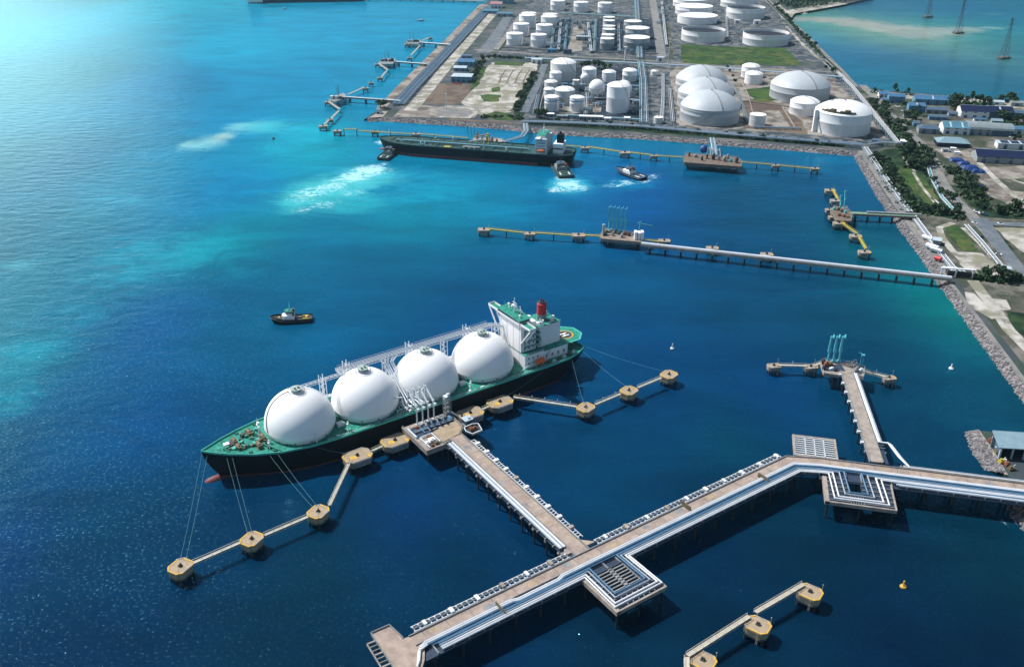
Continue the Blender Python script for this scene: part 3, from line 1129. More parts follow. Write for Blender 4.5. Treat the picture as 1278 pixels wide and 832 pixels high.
for k in range(10):
    x = CXS - 9 + 2 * k
    g.bar((x, 8.5, 37.1), (x, 8.5, 35.9), .09, .09)
g.bar((CXS - 9, 8.5, 37.1), (CXS + 9, 8.5, 37.1), .1, .1)
g.build('casing_railing', 'arm_white', casing)
# link structure between the house and the casing
br = MB()
br.box(-96, -1, 14.0, 4.0, 20, 15)
lk = br.build('link_house', 'white', ship)
br = MB()
br.box(-96, -1, 29.02, 4.2, 20.2, .2)
br.build('link_roof', 'deck_green', lk)
br = MB()
br.box(-96.2, 6.2, 29.2, 3.2, 3.4, 4.2)
br.build('fan_house', 'white', lk)
for k in range(4):
    br = MB()
    br.box(-95.8, 10.8 + .0 * k, 17 + 4.2 * k, 3.6, 3.6, .2)
    br.build('link_platform', 'deck_green', lk)
    g = MB()
    g.bar((-94, 12.7, 18.2 + 4.2 * k), (-97.8, 12.7, 18.2 + 4.2 * k), .12, .12)
    g.bar((-94, 12.7, 18.2 + 4.2 * k), (-94, 12.7, 17 + 4.2 * k), .12, .12)
    g.bar((-97.8, 12.7, 18.2 + 4.2 * k), (-97.8, 12.7, 17 + 4.2 * k), .12, .12)
    g.build('link_railing', 'arm_white', lk)
for k, (x0, z0, x1, z1) in enumerate(((-94.4, 17.1, -97.4, 21.2), (-97.4, 21.3, -94.4, 25.4), (-94.4, 25.5, -97.4, 29.6), (-99, 14.2, -103, 21.4), (-92, 14.2, -95.5, 23.6))):
    g = MB()
    yy = 12.9 if k < 3 else 15.2
    g.bar((x0, yy, z0), (x1, yy, z1), 1.0, .25)
    g.bar((x0, yy + .5, z0 + 1), (x1, yy + .5, z1 + 1), .08, .08)
    g.build('stairway', 'arm_white', ship)
# helicopter deck
hd = MB()
R8 = 11.2
HDX, HDY = -125.0, 1.0
hd.prism([(HDX + R8 * math.cos(math.radians(22.5 + 45 * k)), HDY + R8 * math.sin(math.radians(22.5 + 45 * k))) for k in range(8)], 19.00, 19.80)
hdk = hd.build('helicopter_deck', 'deck_green', ship)
hr = MB()
a_ = [(HDX + (R8 + .5) * math.cos(math.radians(22.5 + 45 * k)), HDY + (R8 + .5) * math.sin(math.radians(22.5 + 45 * k))) for k in range(8)]
for k in range(8):
    p, q = a_[k], a_[(k + 1) % 8]
    hr.bar((*p, 19.95), (*q, 19.95), 1.1, .2)
hr.build('deck_edge', 'rim_green', hdk)
hc = MB()
for ra, rb in ((6.0, 5.2),):
    n_ = 40
    vs = []
    for i in range(n_):
        a = 2 * math.pi * i / n_
        vs += [(HDX + ra * math.cos(a), HDY + ra * math.sin(a), 19.86), (HDX + rb * math.cos(a), HDY + rb * math.sin(a), 19.86)]
    hc.add(vs, [(2 * i, 2 * ((i + 1) % n_), 2 * ((i + 1) % n_) + 1, 2 * i + 1) for i in range(n_)])
hc.build('landing_ring', 'yellow', hdk)
hc = MB()
hc.lathe(HDX, HDY, [(5.0, 19.83), (5.0, 19.85)], 36)
hc.build('landing_spot', 'steel_dark', hdk)
hc = MB()
for y in (-1.5, 1.5):
    hc.box(HDX, HDY + y, 19.88, 5.6, .9, .03)
hc.box(HDX, HDY, 19.88, .9, 2.05, .03)
hc.build('landing_letter', 'white', hdk)
hp = MB()
for k in range(6):
    a = math.radians(60 * k)
    hp.bar((HDX + 7 * math.cos(a), HDY + 7 * math.sin(a), 19.00), (HDX + 5.5 * math.cos(a), HDY + 5.5 * math.sin(a), 14.2), .5, .5)
hp.build('deck_leg', 'arm_white', hdk)
# lifeboats under davits
for sd in (1, -1):
    g = MB()
    g.lathe(0, 0, [(.1, -4.6), (1.0, -4.1), (1.6, -2.6), (1.75, 0), (1.6, 2.6), (1.0, 4.1), (.1, 4.6)], 14)
    g.v = [(z * .8 - 92, sd * 19.6 + x, 18.2 + y * 1.0) for x, y, z in g.v]
    g.box(-92 - 1.5, sd * 19.6, 19.5, 2.2, 1.6, 1.1)
    lb = g.build('lifeboat', 'orange', ship, True)
    g = MB()
    for dx in (-3.6, 3.6):
        g.bar((-92 + dx, sd * 17.2, 14.3), (-92 + dx, sd * 17.8, 21.2), .4, .4)
        g.bar((-92 + dx, sd * 17.8, 21.2), (-92 + dx, sd * 19.8, 21.6), .4, .4)
    g.build('davit', 'arm_white', lb)
for k in range(6):
    g = MB()
    x = -99 - 4.4 * k
    y = 19.0 - max(0, k - 2) * .8
    g.box(x, y, 14.1, 2, 1.6, 1.4)
    g.bar((x - .8, y, 16.4), (x + .8, y, 16.4), .2, .2)
    g.bar((x + .6, y, 16.3), (x + .6, y, 15), .3, .3)
    g.build('stern_fitting', 'arm_white' if k % 2 else 'brown_gear', dk)
g = MB()
g.tube([(-78, 18.6, 15), (-82, 19, 17.2), (-88, 18.6, 17.2), (-90, 18.4, 14.6)], .28, 6)
g.build('deck_pipe', 'arm_white', dk)
# ================================================================ helpers for marine works
def offset_line(path, off):
    """polyline moved off metres to its right-hand side, mitred"""
    out = []
    n = len(path)
    for i, p in enumerate(path):
        ds = []
        if i > 0:
            ds.append((path[i] - path[i - 1]).xy.normalized())
        if i < n - 1:
            ds.append((path[i + 1] - path[i]).xy.normalized())
        t = (ds[0] + ds[-1]).normalized()
        nn = Vector((t.y, -t.x))
        k = 1 / max(.4, nn.dot(Vector((ds[0].y, -ds[0].x))))
        out.append(Vector((p.x + nn.x * off * k, p.y + nn.y * off * k, p.z)))
    return out


def strip(m, path, o0, o1, z0, z1):
    a, b = offset_line(path, o0), offset_line(path, o1)
    vs = []
    for p, q in zip(a, b):
        vs += [(p.x, p.y, z0), (q.x, q.y, z0), (q.x, q.y, z1), (p.x, p.y, z1)]
    fs = [(0, 1, 2, 3), tuple(len(vs) - 4 + i for i in (3, 2, 1, 0))]
    for i in range(len(path) - 1):
        for j in range(4):
            fs.append((4 * i + j, 4 * i + 4 + j, 4 * i + 4 + (j + 1) % 4, 4 * i + (j + 1) % 4))
    return m.add(vs, fs)


def along(path, step, s0=0, s1=None):
    """(point, direction) every step metres"""
    cum = [0]
    for i in range(len(path) - 1):
        cum.append(cum[-1] + (path[i + 1] - path[i]).length)
    s1 = cum[-1] if s1 is None else s1
    out, s = [], s0
    while s <= s1 + .01:
        i = max(j for j in range(len(cum) - 1) if cum[j] <= s + 1e-6)
        d = (path[i + 1] - path[i]).normalized()
        out.append((path[i] + d * (s - cum[i]), d))
        s += step
    return out


def right(d):
    return Vector((d.y, -d.x, 0))


def zed(path, z):
    return [Vector((p.x, p.y, z)) for p in path]


def L0(t, pts):
    """world points into a thing's frame (things here are never rotated)"""
    o = Vector(t.location)
    return [Vector(p) - o for p in pts]


# ---------------------------------------------------------------- dolphins
def dolphin_proto(name, label, cat, kind, loc, rz, group):
    t = thing(name, label, cat, loc, rz, group)
    if kind == 'breasting':
        sx, sy, zt, th, ch = 16.0, 11.5, 7.6, 4.0, 2.6
    elif kind == 'mooring':
        sx, sy, zt, th, ch = 10.8, 9.6, 7.2, 4.2, 2.1
    else:
        sx, sy, zt, th, ch = 11.0, 7.6, 6.0, 3.2, 1.5
    oct_ = lambda a, b, c: [(-a + c, -b), (a - c, -b), (a, -b + c), (a, b - c), (a - c, b), (-a + c, b), (-a, b - c), (-a, -b + c)]
    m = MB()
    m.prism(oct_(sx / 2, sy / 2, ch), zt - .9, zt)
    m.prism(oct_(sx / 2 - .25, sy / 2 - .25, ch), zt - th, zt - .902)
    cap = m.build('pile_cap', 'concrete_tan' if kind != 'far' else 'concrete', t)
    m = MB()
    m.prism(oct_(sx / 2 - .24, sy / 2 - .24, ch), zt - th - .03, zt - th + .9)
    m.build('tide_band', 'concrete_wet', cap)
    m = MB()
    for x in (-.35, .35):
        m.bar((sx / 2 - 3.5 + x, -sy / 2 - .12, zt), (sx / 2 - 3.5 + x, -sy / 2 - .12, .5), .1, .1)
    for i in range(8):
        m.bar((sx / 2 - 3.85, -sy / 2 - .12, zt - .8 * i), (sx / 2 - 3.15, -sy / 2 - .12, zt - .8 * i), .1, .1)
    m.build('ladder_frame', 'catwalk_steel', cap)
    # painted kerb round the edge, in lengths with gaps
    o_, i_ = oct_(sx / 2 - .05, sy / 2 - .05, ch), oct_(sx / 2 - .75, sy / 2 - .75, ch - .3)
    m = MB()
    for k in range(8):
        a, b, c, d = o_[k], o_[(k + 1) % 8], i_[(k + 1) % 8], i_[k]
        vs = [(*p, zt + z) for z in (.004, .16) for p in (a, b, c, d)]
        m.cur = 0 if (kind == 'mooring' and k not in (4, 7)) or k in (1, 2, 5) else 1
        m.add(vs, [(3, 2, 1, 0), (4, 5, 6, 7), (0, 1, 5, 4), (1, 2, 6, 5), (2, 3, 7, 6), (3, 0, 4, 7)])
    m.build('kerb_edge', ['yellow', 'concrete'], cap)
    if kind == 'breasting':
        m = MB()
        m.prism([(2.4, -1.2), (5.2, -.4), (4.6, 2.2), (1.4, 2.6), (.6, .6)], zt + .01, zt + .05)
        m.build('painted_patch', 'yellow', cap)
        m = MB()
        m.prism([(-6.6, 2.2), (-5.2, 1.4), (-4.6, 3.6), (-6.0, 4.2)], zt + .01, zt + .05)
        m.build('painted_patch', 'yellow', cap)
        for x in (-4.5, 4.5):
            m = MB()
            m.box(x, -sy / 2 - .9, 1.6, 4.6, .7, 5.6)
            m.box(x, -sy / 2 - .3, 3.4, 1.8, .6, 1.8)
            m.build('fender', 'steel_dark', t)
        m = MB()
        m.box(0, sy / 2 + .2, zt - th + .3, sx - 2 * ch - .4, .3, th - .5)
        m.build('edge_strip', 'concrete_grey', t)  # grey strip over the outer face, its shade put into the colour
    m = MB()
    m.box(0, 0, zt, 1.7, 1.5, .7)
    m.cyl(-.35, 0, zt + .7, zt + 1.7, .45, .3, 8)
    m.cyl(.45, .1, zt + .7, zt + 1.5, .4, .3, 8)
    m.build('mooring_hook', 'steel_dark', t)
    m = MB()
    m.cyl(sx / 2 - 1.2, sy / 2 - 1.2, zt, zt + 3.6, .09, n=6)
    m.box(sx / 2 - 1.2, sy / 2 - 1.2, zt + 3.5, .5, .3, .25)
    m.build('lamp_post', 'catwalk_steel', t)
    nx_ = 3 if kind == 'breasting' else 2
    for i in range(nx_):
        for y in (-1, 1):
            x = (i / (nx_ - 1) - .5) * (sx - 3.4)
            m = MB()
            m.tube([(x, y * (sy / 2 - 2), zt - th + .1), (x * 1.12, y * (sy / 2 - 1.2), -3)], .62, 8)
            m.build('pile', 'pile_dark', t)
    return t


SR = SHIP_H
ship_dir = Vector((math.cos(SR), math.sin(SR), 0))
BD = [(446, 568, 'breasting dolphin nearest the gas carrier bow, with a steep catwalk leaving it'),
      (493, 549, 'breasting dolphin between the loading platform and the bow end dolphin, under the black hull'),
      (587, 515, 'breasting dolphin close beside the grey gangway tower of the loading platform'),
      (624, 501, 'breasting dolphin furthest towards the stern of the gas carrier, with a long thin catwalk')]
g1 = 'breasting dolphins along the gas carrier'
d0 = None
for x, y, l in BD:
    p = at(x, y, 7.6)
    p.z = 0
    if d0 is None:
        d0 = dolphin_proto('breasting_dolphin', l, 'dolphin', 'breasting', p, SR, g1)
    else:
        dup(d0, p, SR, l)
MD = [(397, 638, 'yellow edged mooring dolphin nearest the bow breasting dolphin, where its catwalk turns'),
      (314, 672, 'middle yellow edged mooring dolphin of the three ahead of the gas carrier bow'),
      (225, 706, 'yellow edged mooring dolphin at the lone outer end of the bow catwalk'),
      (731, 508, 'yellow edged mooring dolphin first behind the gas carrier stern, where the catwalk bends'),
      (785, 487, 'middle yellow edged mooring dolphin of the three off the gas carrier stern'),
      (835, 467, 'yellow edged mooring dolphin at the lone outer end of the stern catwalk'),
      (1011, 738, 'yellow edged mooring dolphin ending the lower chain, facing the small yellow buoy'),
      (946, 779, 'yellow edged mooring dolphin halfway along the lower chain below the trestle'),
      (877, 823, 'yellow edged mooring dolphin cut off by the bottom edge of the photo')]
g2 = 'yellow edged mooring dolphins'
d1 = None
for i, (x, y, l) in enumerate(MD):
    p = at(x, y, 7.2)
    p.z = 0
    rz = SR + (.5 if i < 3 else .25 if i < 6 else .35 + math.pi / 2)
    if d1 is None:
        d1 = dolphin_proto('mooring_dolphin', l, 'dolphin', 'mooring', p, rz, g2)
    else:
        dup(d1, p, rz, l)
FD = [(604, 286, 0, 'pale rectangular dolphin alone at the far end of the middle jetty catwalk'), (661, 291, 0, 'pale rectangular dolphin second from the far end of the middle jetty catwalk'),
      (722, 293, 0, 'larger pale dolphin third along the middle jetty catwalk, short of the platform'), (756, 295, 0, 'pale dolphin touching the end of the middle jetty platform with teal arms'),
      (829, 300, 0, 'pale dolphin just past the white gangway house of the middle jetty'), (889, 309, 0, 'pale dolphin half hidden behind the long pipe trestle, nearer the platform'),
      (957, 317, 0, 'pale dolphin half hidden behind the long pipe trestle, nearer the shore'),
      (1036, 237, 0, 'pale dolphin at the top of the crooked yellow catwalk near the seawall'), (1043, 250, 0, 'pale dolphin beside the teal arm of the small shore jetty'),
      (1035, 261, .3, 'small pale dolphin on the seaward corner of the small shore jetty platform'), (1039, 270, .3, 'small pale dolphin on the near seaward side of the small shore jetty platform'),
      (1047, 278, 0, 'pale dolphin where the yellow catwalk leaves the small shore jetty platform'), (1068, 294, 0, 'pale dolphin at the bend of the crooked yellow catwalk'),
      (1079, 314, 0, 'pale dolphin at the lower end of the crooked yellow catwalk'),
      (966, 456, .2, 'small pale dolphin at the outer tip of the arm jetty catwalk, away from shore'), (1012, 457, .2, 'small pale dolphin between the outer tip and the arm jetty platform'),
      (1110, 471, .2, 'small pale dolphin at the shoreward tip of the arm jetty catwalk'),
      (421, 163, 0, 'pale dolphin at the arched end of the yellow pipe bridge by the tanker bow'), (468, 164, 0, 'pale dolphin just ahead of the black tanker bow'), (519, 167, 0, 'pale dolphin half hidden behind the tanker fore deck'),
      (730, 184, 0, 'pale dolphin next behind the tanker stern on the yellow pipe bridge'), (780, 190, 0, 'pale rusty dolphin above the tug in the channel'), (816, 194, 0, 'small pale dolphin next to the rusty loading platform'),
      (968, 206, 0, 'small pale dolphin between the rusty platform and the seawall'), (1017, 210, 0, 'small pale dolphin ending the yellow pipe bridge at the seawall'),
      (403, 157, .3, 'grey block dolphin at the open end of the nearest crooked jetty in turquoise water'), (412, 149, .3, 'grey dolphin second from the open end of the nearest crooked jetty'), (409, 127, .3, 'grey dolphin at the outer corner of the nearest crooked jetty'),
      (456, 110, .3, 'grey dolphin on the chain between the first and second crooked jetty, nearest the first'), (463, 103, .3, 'small grey dolphin midway on the chain between first and second crooked jetty'), (474, 97, .3, 'grey dolphin on the chain close to the second crooked jetty'),
      (471, 80, .3, 'grey dolphin at the outer corner of the second crooked jetty'), (511, 72, .3, 'grey dolphin on the chain towards the farthest crooked jetty'), (508, 55, .3, 'dark dolphin at the outer corner of the farthest crooked jetty'), (537, 47, .3, 'small dark dolphin beyond the farthest crooked jetty')]
g3 = 'small pale dolphins of the far jetties'
d2 = None
SIZ = {661: .9, 722: 1.1, 1035: .7, 1039: .7, 966: .8, 1012: .8, 1110: .75, 816: .8, 968: .8, 1017: .8, 412: .75, 463: .7, 456: .8, 474: .8, 471: .8, 511: .8, 508: .9, 537: .7, 403: 1.0, 409: .85, 780: 1.15, 468: .8, 730: .9}
for x, y, rz, l in FD:
    p = at(x, y, 6.0)
    p.z = 0
    if d2 is None:
        d2 = dolphin_proto('dolphin', l, 'dolphin', 'far', p, rz - .05, g3)
    else:
        s = SIZ.get(x, .95)
        dup(d2, p, rz - .05, l, sc=(s, s, 1))


# ---------------------------------------------------------------- catwalks
def catwalk(a, b, label, z=7.3, wd=1.6, material='catwalk_steel', hgt=1.1, group='catwalks between dolphins', lamps=0, seg=4.0, legs=()):
    p, q = at(*a, z), at(*b, z)
    t = thing('catwalk', label, 'catwalk', (p.x, p.y, 0), 0, group)
    o = Vector((p.x, p.y, 0))
    p, q = p - o, q - o
    m = MB()
    m.bar(p, q, wd, .25)
    m.build('walkway', material, t)
    m = MB()
    d = (q - p).normalized()
    n_ = right(d) * (wd / 2)
    k = max(2, int((q - p).length / seg))
    u1 = Vector((0, 0, hgt))
    for sgn in (1, -1):
        m.bar(p + n_ * sgn + u1, q + n_ * sgn + u1, .14, .14)
        m.bar(p + n_ * sgn - u1 * .9, q + n_ * sgn - u1 * .9, .2, .2)
        for i in range(k + 1):
            c = p.lerp(q, i / k) + n_ * sgn
            m.bar(c + u1, c - u1 * .9, .12, .12)
            if i < k:
                m.bar(c - u1 * .9, p.lerp(q, (i + 1) / k) + n_ * sgn, .1, .1)
    m.build('handrail_frame', material, t)
    for i in range(lamps):
        c = p.lerp(q, (i + .5) / lamps) + n_
        m = MB()
        m.cyl(c.x, c.y, z, z + 3.2, .08, n=5)
        m.box(c.x, c.y, z + 3.1, .45, .3, .2)
        m.build('lamp_post', 'arm_white', t)
    for f in legs:
        c = p.lerp(q, f)
        m = MB()
        m.tube([(c.x, c.y, z - .3), (c.x, c.y, -3)], .5, 8)
        m.build('pile', 'pile_dark', t)
    return t


catwalk((240, 702), (300, 676), 'tan catwalk joining the outermost bow dolphin to the middle one')
catwalk((330, 667), (384, 644), 'tan catwalk joining the middle bow dolphin to the one where the line turns')
catwalk((411, 630), (436, 577), 'steep tan catwalk from the turning dolphin up to the bow breasting dolphin')
catwalk((464, 562), (477, 556), 'short tan catwalk between the two breasting dolphins near the bow')
catwalk((511, 543), (517, 540), 'short catwalk between the platform corner and the neighbouring breasting dolphin')
catwalk((602, 510), (611, 506), 'short tan catwalk between the two breasting dolphins near the stern')
catwalk((641, 495), (720, 507), 'long thin catwalk with lamp posts from the stern breasting dolphin to open water', lamps=5)
catwalk((743, 504), (774, 491), 'tan catwalk from the bent dolphin to the middle stern dolphin', lamps=2)
catwalk((796, 483), (825, 471), 'tan catwalk from the middle stern dolphin to the outermost one')
Z = 8.2
catwalk((858, 817), (935, 768), 'cream catwalk along the lower chain between cut off and halfway dolphin', Z, 2.0)
catwalk((943, 763), (1003, 728), 'cream catwalk along the lower chain leading to its outer dolphin', Z, 2.0)
catwalk((857, 819), (857, 860), 'cream catwalk stub leaving the lower chain out of the bottom of the photo', Z, 2.0)
YP = dict(material='yellow_pipe', group='yellow catwalks of the far jetties', seg=8)
catwalk((610, 285), (654, 290), 'greenish catwalk to the far end dolphin of the middle jetty', 6.5, 1.6, legs=(.5,), **YP)
catwalk((668, 290), (714, 293), 'greenish catwalk between the second and third dolphin of the middle jetty', 6.5, 1.6, legs=(.5,), **YP)
catwalk((730, 293), (749, 294), 'short greenish catwalk before the middle jetty platform', 6.5, 1.6, **YP)
catwalk((804, 299), (824, 301), 'short greenish catwalk beyond the middle jetty platform', 6.5, 1.6, **YP)
catwalk((1039, 236), (1046, 248), 'upper yellow catwalk of the crooked chain near the seawall', 6.5, 1.8, **YP)
catwalk((1050, 277), (1070, 291), 'yellow catwalk sloping from the small shore jetty to the bend', 6.5, 1.8, **YP)
catwalk((1072, 295), (1081, 310), 'lowest yellow catwalk of the crooked chain near the seawall', 6.5, 1.8, **YP)
catwalk((970, 455), (1007, 456), 'pale catwalk to the outer tip of the arm jetty', 6.6, 1.8, lamps=1, seg=6)
catwalk((1016, 456), (1025, 452), 'short pale catwalk at the outer side of the arm jetty platform', 6.6, 1.8, seg=6)
catwalk((1080, 463), (1107, 470), 'pale catwalk to the shoreward tip of the arm jetty', 6.6, 1.6, lamps=1, seg=6)
Z = 6.6
catwalk((429, 161), (445, 161), 'arched piece of the yellow pipe bridge beyond the tanker bow', 8.5, 1.6, legs=(0, 1), **YP)
catwalk((447, 163), (514, 167), 'yellow pipe bridge passing ahead of and behind the tanker bow', Z, 1.6, legs=(.6,), **YP)
catwalk((524, 167), (585, 172), 'yellow pipe bridge behind the tanker fore deck', Z, 1.6, legs=(.3, .8), **YP)
catwalk((690, 180), (726, 183), 'yellow pipe bridge reaching from behind the tanker house to its stern dolphin', Z, 1.6, **YP)
catwalk((734, 183), (774, 189), 'yellow pipe bridge between tanker stern and rusty dolphin', Z, 2.2, legs=(.5,), **YP)
catwalk((787, 190), (812, 193), 'yellow pipe bridge above the tug', Z, 2.2, legs=(.5,), **YP)
catwalk((820, 194), (852, 196), 'yellow pipe bridge joining the rusty platform', Z, 1.6, legs=(.5,), **YP)
catwalk((926, 202), (964, 205), 'yellow pipe bridge leaving the rusty platform for the shore', Z, 1.6, legs=(.5,), **YP)
catwalk((972, 206), (1013, 210), 'last yellow pipe bridge span by the seawall', Z, 1.6, legs=(.5,), **YP)
GR = dict(group='grey catwalks of the crooked jetties', seg=8)
for a, b, l in (((409, 126), (424, 136), 'pale catwalk on the seaward corner of the nearest crooked jetty'), ((423, 138), (413, 148), 'short catwalk bending back on the nearest crooked jetty'), ((410, 150), (405, 155), 'short catwalk to the open end of the nearest crooked jetty'),
                ((434, 118), (454, 109), 'thin teal catwalk from the nearest crooked jetty up the dolphin chain'), ((476, 96), (483, 88), 'short catwalk just below the second crooked jetty'), ((484, 87), (472, 79), 'pale catwalk on the seaward corner of the second crooked jetty'),
                ((507, 54), (524, 56), 'pale catwalk on the seaward edge of the farthest crooked jetty'), ((524, 57), (513, 69), 'short catwalk bending back on the farthest crooked jetty'), ((526, 51), (536, 47), 'pale catwalk reaching beyond the farthest crooked jetty')):
    catwalk(a, b, l, 6.4, 2.2, **GR)


# ---------------------------------------------------------------- trestles
def rack(m, path, o0, o1, z, step, s0=0, s1=None, boxes=True):
    """raised ladder-like cable rack beside a road"""
    for p, d in along(path, step, s0, s1):
        r = right(d)
        a, b = p + r * o0, p + r * o1
        m.bar((a.x, a.y, z), (b.x, b.y, z), .45, .4)
    return m


def pile_bents(t, path, offs, step, z, r=.55, s0=3.0, beam=True, maxn=96, material='pile_dark'):
    o = Vector(t.location)
    n_ = 0
    for p, d in along(path, step, s0):
        rr = right(d)
        if beam:
            m = MB()
            a, b = p + rr * (offs[0] - 1.2) - o, p + rr * (offs[-1] + 1.2) - o
            m.bar((a.x, a.y, z), (b.x, b.y, z), 1.2, 1.0)
            m.build('cross_beam', 'concrete_grey', t)
        for f in offs:
            if n_ >= maxn:
                return
            q = p + rr * f - o
            m = MB()
            m.tube([(q.x, q.y, z - .9), (q.x, q.y, -3)], r, 8)
            m.build('pile', material, t)
            n_ += 1


def pipe(t, pts, r, material='pipe_white', n=8):
    m = MB()
    m.tube(L0(t, pts), r, n)
    return m.build('pipeline', material, t, True)


ZD = 11.0
A_, J_, K_, M_, N_ = at(514, 799, ZD), at(735, 692, ZD), at(984, 573, ZD), at(1021, 575, ZD), at(1400, 622.6, ZD)
MAIN = [A_, J_, K_, M_, N_]
tr = thing('jetty_trestle', 'long bent concrete trestle with road and many silver pipelines', 'trestle', (J_.x, J_.y, 0))
P = L0(tr, MAIN)
m = MB()
strip(m, P, -2.4, 3.2, 9.9, 11.0)
road_o = m.build('road_deck', 'concrete_pink', tr)
m = MB()
strip(m, P, -2.8, -2.4, 9.9, 11.7)
m.build('kerb_wall', 'concrete_grey', tr)
m = MB()
strip(m, P, 3.2, 3.5, 9.9, 11.5)
m.build('kerb_wall', 'concrete_grey', tr)
m = MB()
strip(m, P[:4], 3.5, 12.2, 9.6, 10.1)
m.build('pipe_deck', 'deck_blue', tr)
m = MB()
strip(m, P[3:], 3.5, 15.6, 9.6, 10.1)
m.build('pipe_deck', 'deck_blue', tr)
# pipe supports every few metres
m = MB()
for p, d in along(P, 7.5, 6):
    r = right(d)
    e = 12.0 if (p - P[3]).length > 40 or p.x < P[3].x else 15.2
    e = 15.2 if p.x > P[3].x + 4 else 12.0
    a, b = p + r * 3.6, p + r * e
    m.bar((a.x, a.y, 11.0), (b.x, b.y, 11.0), .5, .9)
m.build('pipe_support_frame', 'concrete_grey', tr)
J1, J2_ = MAIN[1], None
dSW = (J_ - A_).normalized()
dNE = (K_ - J_).normalized()
dE = (N_ - M_).normalized()


def seg(o, d, s, off, z):
    q = o + d * s + right(d) * off
    return Vector((q.x, q.y, z))


# pipes that run the whole length, and those that detour round the expansion loops
for off, r, mt in ((4.3, .45, 'pipe_white'), (5.35, .45, 'pipe_white'), (6.3, .3, 'pipe_blue')):
    pts = zed(offset_line(MAIN, off), 11.75)
    pts[0] = seg(A_, dSW, 4, off, 11.75)
    jog = [seg(A_, dSW, 47, off, 11.75), seg(A_, dSW, 50, off + 1.1, 11.75), seg(A_, dSW, 72, off + 1.1, 11.75), seg(A_, dSW, 75, off, 11.75)]
    pipe(tr, [pts[0]] + jog + pts[1:], r, mt)
LOOPS = ((8.2, .42, 'pipe_blue'), (9.3, .42, 'pipe_steel'), (10.5, .46, 'pipe_white'), (11.6, .4, 'pipe_white'))
for k, (off, r, mt) in enumerate(LOOPS):
    pts = zed(offset_line(MAIN, off), 11.75)
    dd = (0, 1.9, 4.6, 6.3)[k]
    d1_ = 27.2 + dd
    sa, sb = -6.2 - dd * .85, 10.2 + dd * .7
    l1 = [seg(J_, dNE, sa, off, 11.75), seg(J_, dNE, sa - .5, d1_, 11.75), seg(J_, dNE, sb + .5, d1_, 11.75), seg(J_, dNE, sb, off, 11.75)]
    d2_ = 26.2 + dd * 1.05
    sa2, sb2 = 12.5 - dd * 1.25, 21.5 + dd * 1.5
    l2 = [seg(M_, dE, sa2, off, 11.75), seg(M_, dE, sa2 + 1.5, d2_, 11.75), seg(M_, dE, sb2 + 1.5, d2_, 11.75), seg(M_, dE, sb2, off, 11.75)]
    pts[0] = seg(A_, dSW, 8, off, 11.75)
    e_ = seg(M_, dE, 260 if False else (N_ - M_).length, off, 11.75)
    pipe(tr, [pts[0]] + l1 + [pts[2], pts[3]] + l2 + [e_], r, mt)
for off, r, mt in ((12.8, .4, 'pipe_blue'), (13.8, .42, 'pipe_white'), (14.8, .36, 'pipe_steel')):
    k = (off - 12.8) * 1.2
    pipe(tr, [seg(M_, dE, 37 + k, off, 11.75), seg(M_, dE, (N_ - M_).length, off, 11.75)], r, mt)
pts = zed(offset_line(MAIN, 7.3), 11.5)
pts[0] = seg(A_, dSW, 6, 7.3, 11.5)
pipe(tr, pts, .3, 'pipe_blue')
# turn down at the seaward head
for off in (4.3, 5.25, 6.2):
    pipe(tr, [seg(A_, dSW, 4, off, 11.75), seg(A_, dSW, 1.5 - (off - 4), off + 1.0, 11.75), seg(A_, dSW, -3 - (off - 4), off + 8, 11.75)], .4)
# cable rack along the seaward side
m = MB()
L1_ = (J_ - A_).length


def rack_run(path, z, inner, outer, step=2.7):
    for off in (inner, outer):
        a = zed(offset_line(path, off), z)
        for i in range(len(a) - 1):
            m.bar(a[i] - Vector((J_.x, J_.y, 0)), a[i + 1] - Vector((J_.x, J_.y, 0)), .3, .45)
    for p, d in along(path, step, .6):
        r = right(d)
        a, b = p + r * inner - Vector((J_.x, J_.y, 0)), p + r * outer - Vector((J_.x, J_.y, 0))
        m.bar((a.x, a.y, z + .1), (b.x, b.y, z + .1), .42, .3)


RA = [seg(A_, dSW, 3, 0, ZD), seg(A_, dSW, L1_ - 8.5, 0, ZD)]
RB = [seg(J_, dNE, 8, 0, ZD), seg(J_, dNE, (K_ - J_).length - 2, 0, ZD)]
rack_run(RA, 11.6, -3.4, -6.6)
rack_run(RB, 11.6, -3.4, -6.6)
m.build('cable_rack_frame', 'tank_pale', tr)
m = MB()
for R_ in (RA, RB):
    for off, r in ((-4.6, .16), (-5.2, .14)):
        a = L0(tr, zed(offset_line(R_, off), 11.95))
        m.tube(a, r, 6)
m.build('cable_trunk_pipe', 'steel_grey', tr)
for R_ in (RA, RB):
    for p, d in along(R_, 13.3, 6):
        q = p + right(d) * -5.2 - Vector((J_.x, J_.y, 0))
        m = MB()
        m.box(q.x, q.y, 11.3, rnd.uniform(1.3, 2.0), rnd.uniform(2.6, 3.4), rnd.uniform(.7, 1.2), math.atan2(d.y, d.x))
        m.build('rack_pedestal', rnd.choice(['tank_pale', 'wall_white', 'concrete']), tr)
